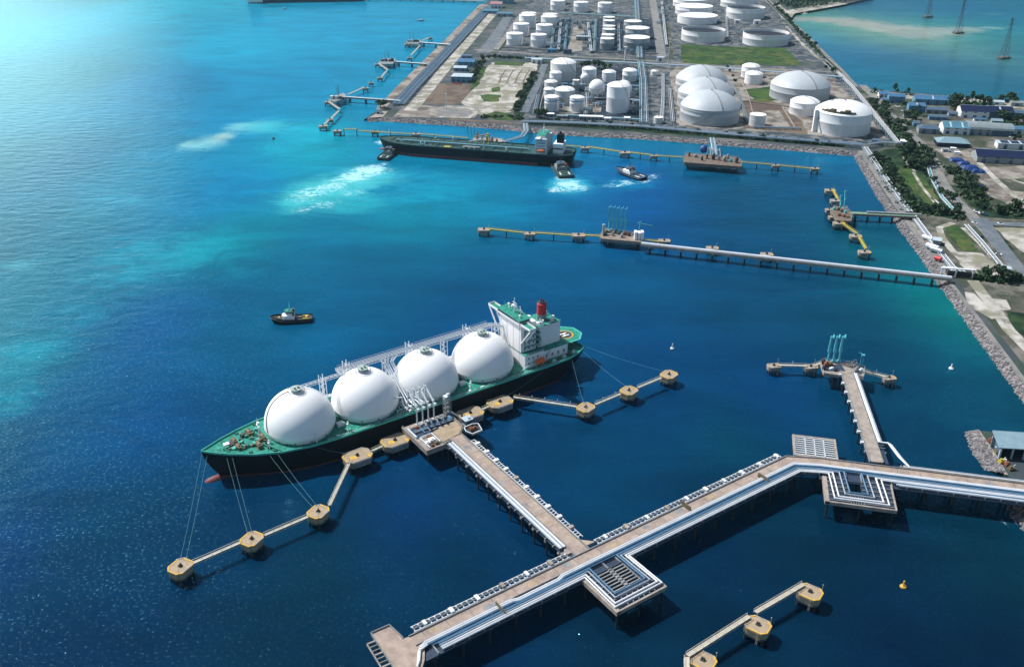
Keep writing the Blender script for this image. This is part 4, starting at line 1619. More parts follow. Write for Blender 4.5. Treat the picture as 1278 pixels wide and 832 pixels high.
# low wall and pipe on the far side of the shore stretch
m = MB()
RC = [seg(M_, dE, 42, 0, ZD), seg(M_, dE, (N_ - M_).length, 0, ZD)]
a = L0(tr, RC)
strip(m, a, -3.6, -3.0, 11.1, 11.9)
m.build('side_rail', 'concrete', tr)
for off, r, mt in ((-3.9, .32, 'pipe_white'), (-4.8, .36, 'pipe_steel')):
    pipe(tr, [seg(M_, dE, 44, off, 11.7), RC[1] + right(dE) * off + Vector((0, 0, .7))], r, mt)
m = MB()
for p, d in along(a, 3.0, 1):
    q, r_ = p + right(d) * -2.9, p + right(d) * -5.6
    m.bar((q.x, q.y, 11.5), (r_.x, r_.y, 11.5), .3, .4)
m.build('side_rack_frame', 'concrete', tr)
pile_bents(tr, MAIN, (-3.2, 3.8, 10.4), 13.5, 9.6, .5, 5)
# seaward head block
m = MB()
hp_ = [at(x, y, ZD) for x, y in ((463, 790), (486, 780), (503, 796), (514, 793), (530, 805), (530, 822), (522, 850), (500, 846))]
m.prism([tuple((p - Vector((J_.x, J_.y, 0))).xy) for p in hp_], 9.7, 10.97)
m.build('head_deck', 'concrete_pink', tr)
m = MB()
q = [p - Vector((J_.x, J_.y, 0)) for p in hp_]
for i, j in ((0, 1), (1, 2), (7, 0)):
    m.bar(q[i] + Vector((0, 0, .75)), q[j] + Vector((0, 0, .75)), .35, .8)
m.build('head_kerb', 'concrete_grey', tr)
m = MB()
a0, a1 = at(458, 803, ZD) - Vector((J_.x, J_.y, 0)), at(482, 842, ZD) - Vector((J_.x, J_.y, 0))
dd = (a1 - a0).normalized()
rr = right(dd)
for off in (0, -4.2):
    m.bar(a0 + rr * off, a1 + rr * off, .5, .6)
for i in range(9):
    c = a0.lerp(a1, i / 8)
    m.bar(c, c - rr * 4.2, .7 if i % 3 == 0 else .35, .5)
m.build('head_rack_frame', 'concrete', tr)
for x, y in ((470, 792), (490, 800), (505, 806), (520, 838), (492, 830)):
    q = at(x, y, 9.7) - Vector((J_.x, J_.y, 0))
    m = MB()
    m.tube([(q.x, q.y, 9.8), (q.x, q.y, -3)], .55, 8)
    m.build('pile', 'pile_dark', tr)
for (o0, dr, n__) in ((A_, dSW, 8), (J_, dNE, 11), (M_, dE, 9)):
    for k_ in range(n__):
        m = MB()
        sx_ = 6 + 11.5 * k_
        p0, p1 = seg(o0, dr, sx_, -2.3, 0) - Vector((J_.x, J_.y, 0)), seg(o0, dr, sx_, 3.1, 0) - Vector((J_.x, J_.y, 0))
        m.bar((p0.x, p0.y, 11.02), (p1.x, p1.y, 11.02), .22, .015)
        m.build('slab_joint', 'concrete_wet', tr)
    for k_ in range(4):
        p0 = seg(o0, dr, 10 + 24 * k_ + rnd.uniform(-5, 5), rnd.uniform(-1, 2), 0) - Vector((J_.x, J_.y, 0))
        m = MB()
        m.box(p0.x, p0.y, 11.004, rnd.uniform(4, 9), rnd.uniform(1.4, 3), .02, math.atan2(dr.y, dr.x))
        m.build('repair_patch', rnd.choice(['concrete_tan', 'concrete_grey']), tr)
# lamp standards and yellow stop frames on the road
for s_, o_, dr in ((40, 6.5, dSW), (62, -.5, dNE), (112, 5, dNE)):
    o0 = (A_ if dr is dSW else J_)
    q = seg(o0, dr, s_, o_, 0) - Vector((J_.x, J_.y, 0))
    m = MB()
    w_ = math.atan2(dr.y, dr.x)
    m.box(q.x, q.y, 11, .5, 7.5, .5, w_)
    m.box(q.x, q.y, 11.5, .4, 7.0, 2.2, w_)
    m.build('pipe_stile', 'brown_gear', tr)

# expansion loop platforms: each stands on its own piles beside the trestle
L2B = Vector((J_.x, J_.y, 0))


def loop_platform(name, label, o, d, s0, s1, f0, f1, hole, bars, zz=10.6, rim=2.2):
    c = seg(o, d, (s0 + s1) / 2, (f0 + f1) / 2, 0)
    t = thing(name, label, 'platform', c, math.atan2(d.y, d.x), 'expansion loop platforms')
    hx, hy = (s1 - s0) / 2, (f1 - f0) / 2       # local y points away from the trestle's right side as -y
    ix0, ix1, iy0, iy1 = hole
    m = MB()
    m.prism([(-hx, -hy), (hx, -hy), (hx, iy0), (-hx, iy0)], zz - 1.3, zz)
    m.prism([(-hx, iy1), (hx, iy1), (hx, hy), (-hx, hy)], zz - 1.3, zz)
    m.prism([(-hx, iy0 + .002), (ix0, iy0 + .002), (ix0, iy1 - .002), (-hx, iy1 - .002)], zz - 1.3, zz)
    m.prism([(ix1, iy0 + .002), (hx, iy0 + .002), (hx, iy1 - .002), (ix1, iy1 - .002)], zz - 1.3, zz)
    m.build('platform_frame', 'concrete' if name == 'ladder_platform' else 'deck_blue', t)
    if name != 'ladder_platform':
        m = MB()
        m.bar((-hx + .9, -hy, zz + .5), (-hx + .9, hy, zz + .5), 2.2, 2.2)
        m.bar((-hx + 2, -hy + .4, zz + .35), (hx, -hy + .4, zz + .35), .9, 2.0)
        m.bar((hx - .4, -hy + .8, zz + .35), (hx - .4, hy, zz + .35), .9, 2.0)
        m.build('edge_strip', 'concrete', t)
        m = MB()
        for i in range(6):
            y = -hy + 2 + i * (2 * hy - 3) / 5
            m.bar((-hx + 2, y, zz + .7), (ix0 - .2, y, zz + .7), .35, .7)
            m.bar((ix1 + .2, y, zz + .7), (hx - 1, y, zz + .7), .35, .7)
        for i in range(6):
            x = ix0 + i * (ix1 - ix0) / 5
            m.bar((x, -hy + 1, zz + .7), (x, iy0 - .2, zz + .7), .35, .7)
        m.build('pipe_support_frame', 'concrete_grey', t)
    m = MB()
    for (p, q, wd) in bars:
        m.bar((*p, zz - .05), (*q, zz - .05), wd, .7)
    if bars:
        m.build('grating_bar_frame', 'concrete_grey' if name != 'ladder_platform' else 'tank_pale', t)
    for x in (-hx + 1.5, 0, hx - 1.5):
        for y in (-hy + 1.5, hy - 1.5):
            m = MB()
            m.tube([(x, y, zz - 1.2), (x, y, -3)], .5, 8)
            m.build('pile', 'pile_dark', t)
    return t


b1 = [((.6, -2.7), (.6, 11.0), 2.0)] + [((-7.0, -1.6 + 1.95 * i), (8.2, -1.6 + 1.95 * i), .6) for i in range(7)] + [((-7.0 + 3.05 * i, -2.7), (-7.0 + 3.05 * i, 11.0), .4) for i in (0, 5)]
loop_platform('loop_platform', 'square slotted platform inside nested pipe loops beside the trestle road junction', J_, dNE, -13, 16, 10.8, 36, (-7.2, 8.4, -2.8, 11.2), b1)
loop_platform('loop_platform', 'square platform with one dark opening inside nested pipe loops below the trestle bend', M_, dE, 1.5, 36, 13.5, 35.5, (-4.6, 1.6, -.2, 9.5), [])
c3 = []
for i in range(9):
    c3.append(((-10.3, -8.6 + 2.15 * i), (10.3, -8.6 + 2.15 * i), .6))
for x in (-5, 0, 5):
    c3.append(((x, -9), (x, 9), .5))
loop_platform('ladder_platform', 'ladder-like open concrete platform with cross bars on the seaward side of the bend', M_, dE, -12.5, 11, -25, -4, (-10.4, 10.6, -9.4, 9.4), c3, 10.4)

# ---------------------------------------------------------------- approach to the loading platform
B0, B1 = at(569, 544, ZD), at(728, 689, ZD)
ap = thing('approach_trestle', 'straight concrete road trestle with white pipes joining the loading platform to the long trestle', 'trestle', (B0.x, B0.y, 0))
dB = (B1 - B0).normalized()
PB = L0(ap, [B0, B1])
m = MB()
strip(m, PB, -3.6, 4.3, 9.9, 10.96)
m.build('road_deck', 'concrete_pink', ap)
m = MB()
strip(m, PB, -4.0, -3.6, 9.9, 11.6)
m.build('kerb_wall', 'concrete_grey', ap)
m = MB()
strip(m, PB, 4.3, 4.6, 9.9, 11.4)
m.build('kerb_wall', 'concrete_grey', ap)
m = MB()
strip(m, PB, 4.6, 8.6, 9.6, 10.1)
m.build('pipe_deck', 'deck_blue', ap)
m = MB()
for p, d in along(PB, 6.5, 2):
    a, b = p + right(d) * 4.7, p + right(d) * 9.4
    m.bar((a.x, a.y, 11), (b.x, b.y, 11), .6, .9)
m.build('pipe_support_frame', 'concrete_grey', ap)
LB = (B1 - B0).length
for off, r, mt in ((5.3, .46, 'pipe_white'), (6.3, .44, 'pipe_steel'), (7.3, .46, 'pipe_white'), (8.2, .3, 'pipe_steel')):
    pipe(ap, [seg(B0, dB, 5, off, 11.75), seg(B0, dB, LB - 7.5, off, 11.75)], r, mt)
m = MB()
RP = [seg(B0, dB, 9, 0, ZD), seg(B0, dB, LB - 9, 0, ZD)]
for off in (-4.3, -6.6):
    a = L0(ap, zed(offset_line(RP, off), 11.5))
    m.bar(a[0], a[1], .3, .4)
for p, d in along(L0(ap, RP), 2.0, .5):
    a, b = p + right(d) * -4.3, p + right(d) * -6.6
    m.bar((a.x, a.y, 11.6), (b.x, b.y, 11.6), .34, .3)
m.build('cable_rack_frame', 'tank_pale', ap)
for p, d in along(L0(ap, RP), 9.6, 5):
    q = p + right(d) * -5.7
    m = MB()
    m.box(q.x, q.y, 10.8, 1.8, 2.8, 1.5, math.atan2(d.y, d.x))
    m.build('rack_pedestal', rnd.choice(['tank_pale', 'wall_white', 'concrete']), ap)
m = MB()
for off in (4.0, -3.3):
    for i in range(2):
        a = L0(ap, zed(offset_line([B0, B1], off), 11.6 + .45 * i))
        m.bar(a[0], a[1], .07, .07)
    for p, d in along(PB, 4):
        q = p + right(d) * off
        m.bar((q.x, q.y, 12.1), (q.x, q.y, 11), .07, .07)
m.build('handrail_frame', 'steel_grey', ap)
m = MB()
for sg, w_ in ((-1, 6), (1, 5)):
    e = 3.6 if sg < 0 else 4.3
    a = seg(B0, dB, LB - 9, sg * e if sg > 0 else -e, 0) - Vector((B0.x, B0.y, 0))
    b = seg(B0, dB, LB - 3.2, sg * e if sg > 0 else -e, 0) - Vector((B0.x, B0.y, 0))
    c = seg(B0, dB, LB - 3.2, (e + w_) * sg, 0) - Vector((B0.x, B0.y, 0))
    m.prism([tuple(a.xy), tuple(b.xy), tuple(c.xy)], 9.9, 10.94)
m.build('corner_fillet_frame', 'concrete_pink', ap)
# slab joints and patches on the road
for k_ in range(9):
    m = MB()
    p0 = seg(B0, dB, 9 + 10.6 * k_, -3.5, 10.97) - Vector((B0.x, B0.y, 0))
    p1 = seg(B0, dB, 9 + 10.6 * k_, 4.2, 10.97) - Vector((B0.x, B0.y, 0))
    m.bar((p0.x, p0.y, 10.975), (p1.x, p1.y, 10.975), .22, .01)
    m.build('slab_joint', 'concrete_wet', ap)
for k_ in range(5):
    m = MB()
    p0 = seg(B0, dB, 14 + 19 * k_ + rnd.uniform(-4, 4), rnd.uniform(-2, 3), 0) - Vector((B0.x, B0.y, 0))
    m.box(p0.x, p0.y, 10.965, rnd.uniform(1.4, 3.2), rnd.uniform(3, 6), .02, math.atan2(dB.y, dB.x) + math.pi / 2)
    m.build('repair_patch', rnd.choice(['concrete_tan', 'concrete_grey']), ap)
pile_bents(ap, [B0, B1], (-3.0, 3.2, 8.0), 10.5, 9.6, .5, 5)

# ---------------------------------------------------------------- arm jetty approach
C0, C1 = at(1094, 576, ZD), at(1056, 463, ZD)
aj = thing('arm_jetty_trestle', 'narrow concrete trestle with one white pipe bundle leading to three upright teal arms', 'trestle', (C0.x, C0.y, 0))
dC = (C1 - C0).normalized()
LC = (C1 - C0).length
PC = L0(aj, [C0, C1])
m = MB()
strip(m, PC, -3.2, 3.4, 9.9, 10.93)
m.build('road_deck', 'concrete', aj)
for o_ in (-3.5, 3.4):
    m = MB()
    strip(m, PC, o_, o_ + .35, 9.9, 11.5)
    m.build('kerb_wall', 'concrete_grey', aj)
m = MB()
strip(m, PC, 3.8, 6.6, 9.6, 10.1)
m.build('pipe_deck', 'deck_blue', aj)
for off, r, mt in ((4.5, .42, 'pipe_white'), (5.4, .38, 'pipe_white'), (6.2, .34, 'pipe_steel')):
    k = off - 4.5
    pipe(aj, [seg(C0, dC, LC - 3, off, 11.6), seg(C0, dC, 19, off, 11.6), seg(C0, dC, 19 - k, 9.5 + k, 11.6), seg(C0, dC, 5.5 - k * .8, 12.5 + k, 11.6), seg(M_, dE, 47, -3.9 - (k * .8), 11.7)], r, mt)
for p, d in along(PC, 11, 18):
    q = p + right(d) * -4.4
    m = MB()
    m.box(q.x, q.y, 10.4, 1.2, 1.8, 1.2, math.atan2(d.y, d.x))
    m.build('side_lug', 'wall_white', aj)
m = MB()
for p, d in along(PC, 3, 14):
    a, b = p + right(d) * 4, p + right(d) * 7.2
    m.bar((a.x, a.y, 11.2), (b.x, b.y, 11.2), .3, .8)
m.build('pipe_support_frame', 'concrete_grey', aj)
pile_bents(aj, [C0, C1], (-2.8, 3, 6.4), 11, 9.6, .45, 12)

# ---------------------------------------------------------------- loading platform of the gas carrier
lp_ = SHIP_O + ship_dir * (-4.5) + Vector((-math.sin(SR), math.cos(SR), 0)) * 41.0
lp = thing('loading_platform', 'busy concrete loading platform with dark pipe deck and tan truck apron beside the gas carrier', 'platform', lp_, SR)
# local frame: x towards the bow, y away from the ship
m = MB()
m.prism([(16, -13.5), (16, 15.5), (3.5, 15.5), (2.6, 13), (-8.5, 10.8), (-13, 6), (-14.5, -13.5)], 8.2, 10.6)
m.build('platform_deck', 'concrete', lp)
m = MB()
m.prism([(14.6, -9.8), (14.6, 1.5), (4.4, 1.5), (-2.2, -2.6), (-13, -2.6), (-13.6, -9.8)], 10.604, 10.66)
m.build('pipe_area', 'deck_blue', lp)
m = MB()
m.prism([(3.6, .8), (3.6, 12.6), (-8.3, 10.2), (-12.5, 5.6), (-12.6, -1.8), (-2, -1.8)], 10.61, 11.0)
m.build('apron', 'concrete_tan', lp)
for a, b in (((16, -13.5), (16, 15.5)), ((16, 15.5), (3.5, 15.5)), ((-14.5, -13.5), (-13, 6)), ((4, 1.2), (4, 12.6))):
    m = MB()
    m.bar((*a, 11.5), (*b, 11.5), .4, .9)
    m.build('edge_wall', 'concrete_pink', lp)
for x in (13, 4, -5, -12):
    for y in (-11, 0, 11):
        if x < -10 and y > 5:
            continue
        m = MB()
        m.tube([(x, y, 8.3), (x, y, -3)], .6, 8)
        m.build('pile', 'pile_dark', lp)
m = MB()
m.box(1, -10.6, 10.66, 21, 2.4, .5)
m.build('arm_plinth', 'concrete_pink', lp)
for k in range(5):
    x = 7.5 - 3.8 * k
    pts = [(x, -11.6, 11.9), (x, -7.4, 11.9), (x + .4, -5.5, 11.5), (x + .4, -3.0 + .6 * (k < 2) * 4, 11.4)]
    m = MB()
    m.tube(pts, .38, 8)
    m.build('pipeline', 'pipe_steel' if k % 2 else 'pipe_blue', lp, True)
for y in (-5.4, -4.5, -3.7):
    m = MB()
    m.tube([(12.8, y, 11.5), (-12, y, 11.5)], .28, 8)
    m.build('pipeline', 'pipe_steel', lp, True)
m = MB()
m.tube([(13, 14, 11.6), (13, 2.8, 11.6), (11, 2.2, 11.6), (5.2, 2.2, 11.6), (5.2, 12, 11.6)], .4, 8)
m.build('pipeline', 'pipe_white', lp, True)
m = MB()
m.tube([(14.2, 1, 11.5), (14.2, -9.5, 11.5)], .5, 8)
m.build('pipeline', 'pipe_white', lp, True)
for x, y, sx, sy, sz, mt in ((8.5, 8, 3.6, 3, 1.8, 'white'), (8, 4.8, 2.2, 2.6, 1.5, 'rust'), (12, 9.5, 2.8, 2.0, 1.7, 'white'), (7.4, 11.8, 2.6, 1.8, 1.2, 'brown_gear'), (10.6, 12.6, 2, 1.2, 1, 'rust'),
                             (9, -7.6, 2.4, 1.6, 1.4, 'rust'), (3.2, -6.8, 1.6, 2.2, 1.6, 'steel_grey'), (-8, -8, 3, 2, 1.4, 'steel_grey'), (-11.6, -6, 1.6, 3.4, 1.6, 'wall_blue'), (1, -1, 3, .8, .9, 'steel_grey')):
    m = MB()
    m.box(x, y, 10.66, sx, sy, sz)
    m.box(x + .2, y, 10.66 + sz, sx * .6, sy * .6, .4)
    m.build('valve_skid', mt, lp)
m = MB()
for a, b in (((15.6, -13.2), (15.6, 15)), ((-14, -13.2), (-12.8, 5.6))):
    for i in range(12):
        c = Vector((*a, 12.4)).lerp(Vector((*b, 12.4)), i / 11)
        m.bar(c, c - Vector((0, 0, 1)), .08, .08)
    m.bar((*a, 12.4), (*b, 12.4), .08, .08)
m.build('handrail_frame', 'arm_white', lp)


def loading_arm(loc, rz, label, material, group, parked=False, hgt=12.5, lean=9.0, z0=10.9, sc=1.0):
    t = thing('cargo_loader', label, 'loading arm', loc, rz, group)
    m = MB()
    m.cyl(0, 0, z0, z0 + .6, 1.0 * sc, n=10)
    m.cyl(0, 0, z0, z0 + hgt, .48 * sc, .42 * sc, 10)
    m.box(0, 0, z0 + hgt - .9, 1.0 * sc, 1.1 * sc, 1.6 * sc)
    m.build('standpost', material, t)
    e = z0 + hgt
    # local -y points to the ship
    if parked:
        top = (0, -1.4, e + lean)
        m = MB()
        m.bar((0, .3, e - 1), top, .7 * sc, .7 * sc)
        m.build('inboard_arm', material, t)
        m = MB()
        m.bar(top, (.6, .6, e - 4), .5 * sc, .5 * sc)
        m.build('outboard_arm', material, t)
    else:
        top = (0, -lean, e + 5.6)
        m = MB()
        m.bar((0, 1.8, e - 1.0), top, .85 * sc, .8 * sc)
        m.bar((.5, .5, e + 1.6), (.2, -lean + .4, e + 5.4), .14, .14)
        m.build('inboard_arm', material, t)
        m = MB()
        m.bar(top, (0, -lean - 2.6, 18.0), .6 * sc, .6 * sc)
        m.bar((.5, top[1], top[2]), (.3, -lean - 2.4, 18.4), .14, .14)
        m.build('outboard_arm', material, t)
        m = MB()
        m.box(0, 2.0, e - 2.0, 1.0, 1.5, 1.4)
        m.build('counterweight', material, t)
    m = MB()
    m.cyl(0, 0, 0, .35, 1.0 * sc, n=14)
    m.v = [(c + (.6), a + top[1], b + top[2]) for a, b, c in m.v]
    m.build('cable_sheave', material, t)
    return t


yv = Vector((-math.sin(SR), math.cos(SR), 0))
for k, l in enumerate(('white loading arm at the bow end of the four on the platform', 'white loading arm second from the bow end of the platform row', 'white loading arm third from the bow end of the platform row', 'white loading arm at the stern end of the row, next to the gangway tower')):
    q = lp_ + ship_dir * (7.4 - 3.7 * k) + yv * (-10.6)
    loading_arm((q.x, q.y, .26), SR, l, 'arm_white', 'loading arms on the gas carrier platform')
# gangway tower
q = lp_ + ship_dir * (-12.6) + yv * (-10.8)
gt = thing('gangway_tower', 'grey lattice gangway tower standing on the platform against the black hull', 'gangway tower', (q.x, q.y, 0), SR)
m = MB()
for x in (-1.7, 1.7):
    for y in (-1.7, 1.7):
        m.bar((x, y, 23.5), (x, y, 10.6), .3, .3)
for i in range(6):
    z = 11 + 2.4 * i
    for a, b in (((-1.7, -1.7), (1.7, -1.7)), ((1.7, -1.7), (1.7, 1.7)), ((1.7, 1.7), (-1.7, 1.7)), ((-1.7, 1.7), (-1.7, -1.7))):
        m.bar((*a, z), (*b, z), .2, .2)
        m.bar((*a, z), (*b, min(23.5, z + 2.4)), .16, .16)
m.build('tower_frame', 'steel_grey', gt)
for i in range(4):
    m = MB()
    m.box(0, 0, 12.2 + 3.2 * i, 3.2, 3.2, .15)
    m.build('landing', 'steel_grey', gt)
m = MB()
m.box(0, 0, 21.4, 3.2, 3.0, 2.4)
m.box(-.6, .4, 23.8, 1.4, 1.4, 1.4)
m.build('cabin', 'arm_white', gt)
m = MB()
m.bar((-1, -1.5, 21.3), (-7, -9, 19.0), 1.2, .3)
m.bar((-1.4, -1.2, 22.3), (-7.4, -8.7, 20.0), .1, .1)
m.build('gangway', 'arm_white', gt)
m = MB()
m.tube([(-1.5, 2.2, 13.5), (-4, 6.5, 11.4)], .55, 8)
m.build('stair_tube', 'arm_white', gt)
# control hut on its own corner slab
q = lp_ + ship_dir * (-19.0) + yv * 1.5
ch = thing('control_hut', 'small pale control hut on stilts at the stern side corner of the loading platform', 'hut', (q.x, q.y, 0), SR)
m = MB()
m.box(0, 0, 8.6, 6.4, 6, .8)
m.build('slab', 'concrete_grey', ch)
m = MB()
m.box(.3, 0, 9.4, 4.4, 4.4, 3.0)
m.build('wall', 'roof_slate', ch)
m = MB()
m.box(.3, 0, 12.4, 5.6, 5.4, .35)
m.box(-.5, .6, 12.75, 1.6, 1.4, .8)
m.build('roof', 'roof_pale', ch)
for x in (-2.6, 2.6):
    for y in (-2.4, 2.4):
        m = MB()
        m.tube([(x, y, 8.7), (x, y, -3)], .4, 8)
        m.build('pile', 'pile_dark', ch)
q = lp_ + ship_dir * (-17.2) + yv * 10.2
ps = thing('pump_platform', 'hexagonal platform with white railing and rusty brown pumps beside the control hut', 'platform', (q.x, q.y, 0), SR)
m = MB()
m.prism([(-5.4, -3), (-2.5, -4.6), (3.6, -4), (4.6, 0), (3, 4.2), (-3.6, 4)], 8.8, 9.6)
m.build('slab', 'steel_dark', ps)
for x, y, sz in ((-1.6, -.6, 1.5), (1.1, .4, 1.9), (.2, -2, 1.1)):
    m = MB()
    m.box(x, y, 9.6, 2, 1.6, sz)
    m.cyl(x, y, 9.6 + sz, 10.1 + sz, .5, n=8)
    m.build('pump', 'rust', ps)
m = MB()
hx_ = [(-5.4, -3), (-2.5, -4.6), (3.6, -4), (4.6, 0), (3, 4.2), (-3.6, 4)]
for i in range(6):
    a, b = hx_[i], hx_[(i + 1) % 6]
    m.bar((*a, 10.9), (*b, 10.9), .5, .28)
    m.bar((*a, 10.9), (*a, 9.6), .15, .15)
m.build('handrail_frame', 'arm_white', ps)
for x, y in ((-3, -2), (3, -2), (0, 3)):
    m = MB()
    m.tube([(x, y, 8.9), (x, y, -3)], .4, 8)
    m.build('pile', 'pile_dark', ps)

# ---------------------------------------------------------------- mooring lines
ML = 'mooring lines of the gas carrier'


def mooring(a, za, b, zb, label):
    p, q = at(*a, za), at(*b, zb)
    k = 10
    pts = []
    for i in range(k + 1):
        t = i / k
        c = p.lerp(q, t)
        c.z -= 1.2 * 4 * t * (1 - t)
        pts.append(c - Vector((p.x, p.y, 0)))
    m = MB()
    m.tube(pts, .05, 5)
    o = m.build('mooring_line', 'rope')
    o.location = (p.x, p.y, 0)
    tag(o, label, 'rope', ML)


for dx in (0, 7):
    mooring((252 + dx, 565), 17.6, (224 + dx, 702), 8.4, 'pale twin mooring line from the bow tip down to the outermost bow dolphin')
    mooring((283 + dx, 571), 16.3, (309 + dx * .8, 665), 8.4, 'pale twin mooring line from the fore deck down to the middle bow dolphin')
    mooring((336 + dx * 1.6, 567), 15.2, (390 + dx, 632), 8.4, 'pale twin mooring line from beside the first dome to the turning bow dolphin')
mooring((712, 441), 14.4, (729, 504), 8.4, 'faint mooring line from the stern quarter to the bent stern dolphin')
mooring((722, 433), 14.6, (783, 483), 8.4, 'faint mooring line from the stern to the middle stern dolphin')
mooring((725, 430), 14.6, (832, 464), 8.4, 'faint long mooring line from the stern to the outermost stern dolphin')
mooring((690, 454), 14.2, (622, 500), 8.4, 'faint spring line lying close along the black hull by the stern')
mooring((390, 556), 14.4, (442, 566), 8.4, 'faint spring line lying close along the black hull by the bow')
# ================================================================ land
EDGE_W = [(606, 3), (598, 10), (560, 48), (530, 78), (500, 108), (474, 135), (458, 147)]          # quay going away on the west side
EDGE_S = [(458, 147), (474, 146), (560, 151), (629, 156), (655, 159), (700, 163), (800, 168), (920, 177), (1000, 183), (1058, 188), (1071, 188)]
EDGE_E = [(1071, 188), (1104, 243), (1133, 283), (1160, 318), (1181, 348), (1220, 400), (1278, 478), (1318, 532)]
LAGOON = [(1100, -14), (1090, -3), (1060, 4), (1020, 11), (990, 15), (975, 20), (985, 32), (1000, 50), (1030, 79), (1062, 106), (1085, 112), (1140, 116), (1200, 121), (1278, 127), (1420, 136)]
pix = EDGE_W[::-1][:0] + EDGE_W + EDGE_S[1:] + EDGE_E[1:] + [(1700, 532), (1700, 150)] + LAGOON[::-1] + [(1180, -60), (1300, -110), (300, -110), (420, -50), (480, -22), (560, -12), (620, -8)]
m = MB()
m.prism([tuple(at(x, y, LAND).xy) for x, y in pix], -3, LAND)
m.build('ground', 'land', kind='structure')


def slope(name, edge, out, zin, material='rock'):
    """sloping shore between the land edge and the waterline"""
    a = [at(x, y, zin) + Vector((0, 0, .05)) for x, y in edge]
    b = []
    for i, p in enumerate(a):
        d = (a[min(i + 1, len(a) - 1)] - a[max(i - 1, 0)]).normalized()
        b.append(p + Vector((d.y, -d.x, 0)) * -out if False else p + Vector((d.y, -d.x, 0)) * out)
    b = [Vector((p.x, p.y, -1.0)) for p in b]
    m = MB()
    n_ = len(a)
    m.add(a + b, [(i, i + 1, n_ + i + 1, n_ + i) for i in range(n_ - 1)])
    o = m.build(name, material, kind='structure')
    if o.data.polygons[0].normal.z < 0:
        o.data.flip_normals()
    return a, b


ea, eb = slope('seawall_slope', EDGE_E, 7.0, LAND)
if (eb[2] - ea[2]).x > 0:
    pass
sa_, sb_ = slope('seawall_slope', EDGE_S, 9.0, LAND)
wa_, wb_ = slope('seawall_slope', EDGE_W, 7.0, LAND)
rocks('riprap', [(ea, eb, 2300), (sa_, sb_, 1500)], 0, 1.15, 'grey and pinkish boulders heaped along the shore')

# ground cover, roads and yards
sheet('tank_yard', [(652, 150), (708, 76), (900, 80), (1040, 86), (1066, 112), (1112, 178), (1064, 182), (900, 170), (700, 158)], LAND + .05, 'plant_floor')
sheet('tank_yard', [(604, 66), (660, 2), (640, -20), (940, -20), (962, 4), (1040, 78), (900, 76), (840, 70), (700, 70)], LAND + .05, 'plant_floor')
sheet('dirt_yard', [(846, 158), (836, 90), (846, 82), (900, 82), (1030, 92), (1062, 120), (1105, 172), (1060, 172), (930, 162)], LAND + .1, 'dirt', jag=2.5)
sheet('dirt_yard', [(926, 126), (960, 122), (1000, 150), (1008, 168), (930, 160)], LAND + .16, 'brown_dirt', jag=2)
sheet('concrete_pad', [(951, 138), (972, 138), (986, 158), (948, 158)], LAND + .2, 'dirt')
sheet('dry_lawn', [(928, 112), (962, 108), (985, 124), (946, 128)], LAND + .2, 'grass', jag=2)
sheet('lawn', [(846, 80.5), (845, 55), (900, 58), (980, 60), (1003, 82)], LAND + .12, 'grass', jag=1.5)
sheet('bare_strip', [(836, 76), (845, 55), (850, 57), (849, 81)], LAND + .15, 'plant_floor')
ribbon('road', [(592, 62), (700, 70), (800, 75), (900, 83), (1042, 90)], 9, LAND + .22, 'asphalt')
ribbon('road', [(812, -12), (818, 20), (826, 72)], 16, LAND + .2, 'asphalt')
ribbon('road', [(833, 30), (838, 74)], 9, LAND + .24, 'dry_grass')
ribbon('road', [(946, -8), (962, 4), (1000, 40), (1048, 88), (1066, 108)], 13, LAND + .2, 'asphalt')
sheet('shore_verge', [(968, 2), (985, 16), (975, 24), (1000, 52), (1035, 84), (1060, 106), (1048, 96), (1000, 56), (978, 30)], LAND + .15, 'sand', jag=2)
sheet('beach', [(975, 14), (1000, 10), (1040, 2), (1058, 5), (1020, 12), (992, 17), (985, 26), (978, 24)], LAND + .18, 'sand')
# west side
ribbon('quay_apron', [(604, 6), (566, 46), (535, 77), (505, 107), (478, 136)], 20, LAND + .08, 'dirt')
ribbon('pipe_track', [(612, 8), (577, 46), (545, 80), (515, 112), (492, 136)], 26, LAND + .12, 'plant_floor')
ribbon('road', [(618, 14), (592, 44), (560, 80), (534, 112), (512, 138)], 18, LAND + .16, 'sand')
sheet('parking_lot', [(594, 66), (610, 48), (628, 22), (640, 20), (622, 54), (612, 66)], LAND + .2, 'asphalt_dark')
sheet('grass_strip', [(614, 66), (632, 44), (646, 18), (650, 20), (638, 46), (622, 66)], LAND + .18, 'undergrowth', jag=1.5)
ribbon('road', [(619, 62), (634, 42), (652, 16)], 10, LAND + .24, 'asphalt')
sheet('sand_lot', [(614, 78), (672, 78), (668, 92), (655, 108), (641, 140), (602, 146), (575, 128), (592, 108), (604, 88)], LAND + .12, 'sand', jag=1.5)
for q in ([(618, 76.5), (655, 78), (652, 82.5), (616, 81)], [(599, 119), (610, 117.5), (625, 119), (622, 127), (604, 127)], [(613, 110), (623, 108.5), (625, 114), (615, 115)], [(602, 82), (608, 84), (596, 108), (586, 114), (590, 104)], [(600, 146), (618, 139), (640, 143), (650, 150), (620, 150)]):
    sheet('grass_patch', q, LAND + .2, 'grass', jag=1.6, step=8)
for i in range(4):
    x = 627.5 + 10 * i
    ribbon('drain_trench', [(x + 4, 87), (x - 1.5, 95), (x - 5, 104)], 2.4, LAND + .22, 'mud_bed')
sheet('brown_field', [(530, 128), (548, 104), (584, 105), (592, 108), (575, 128), (560, 131)], LAND + .12, 'brown_dirt', jag=1.5)
sheet('sandy_yard', [(490, 146), (507, 130), (524, 131), (548, 133), (548, 147)], LAND + .14, 'dirt', jag=1)
sheet('concrete_yard', [(545, 147), (546, 134), (560, 131), (596, 133), (600, 139), (592, 147)], LAND + .17, 'asphalt')
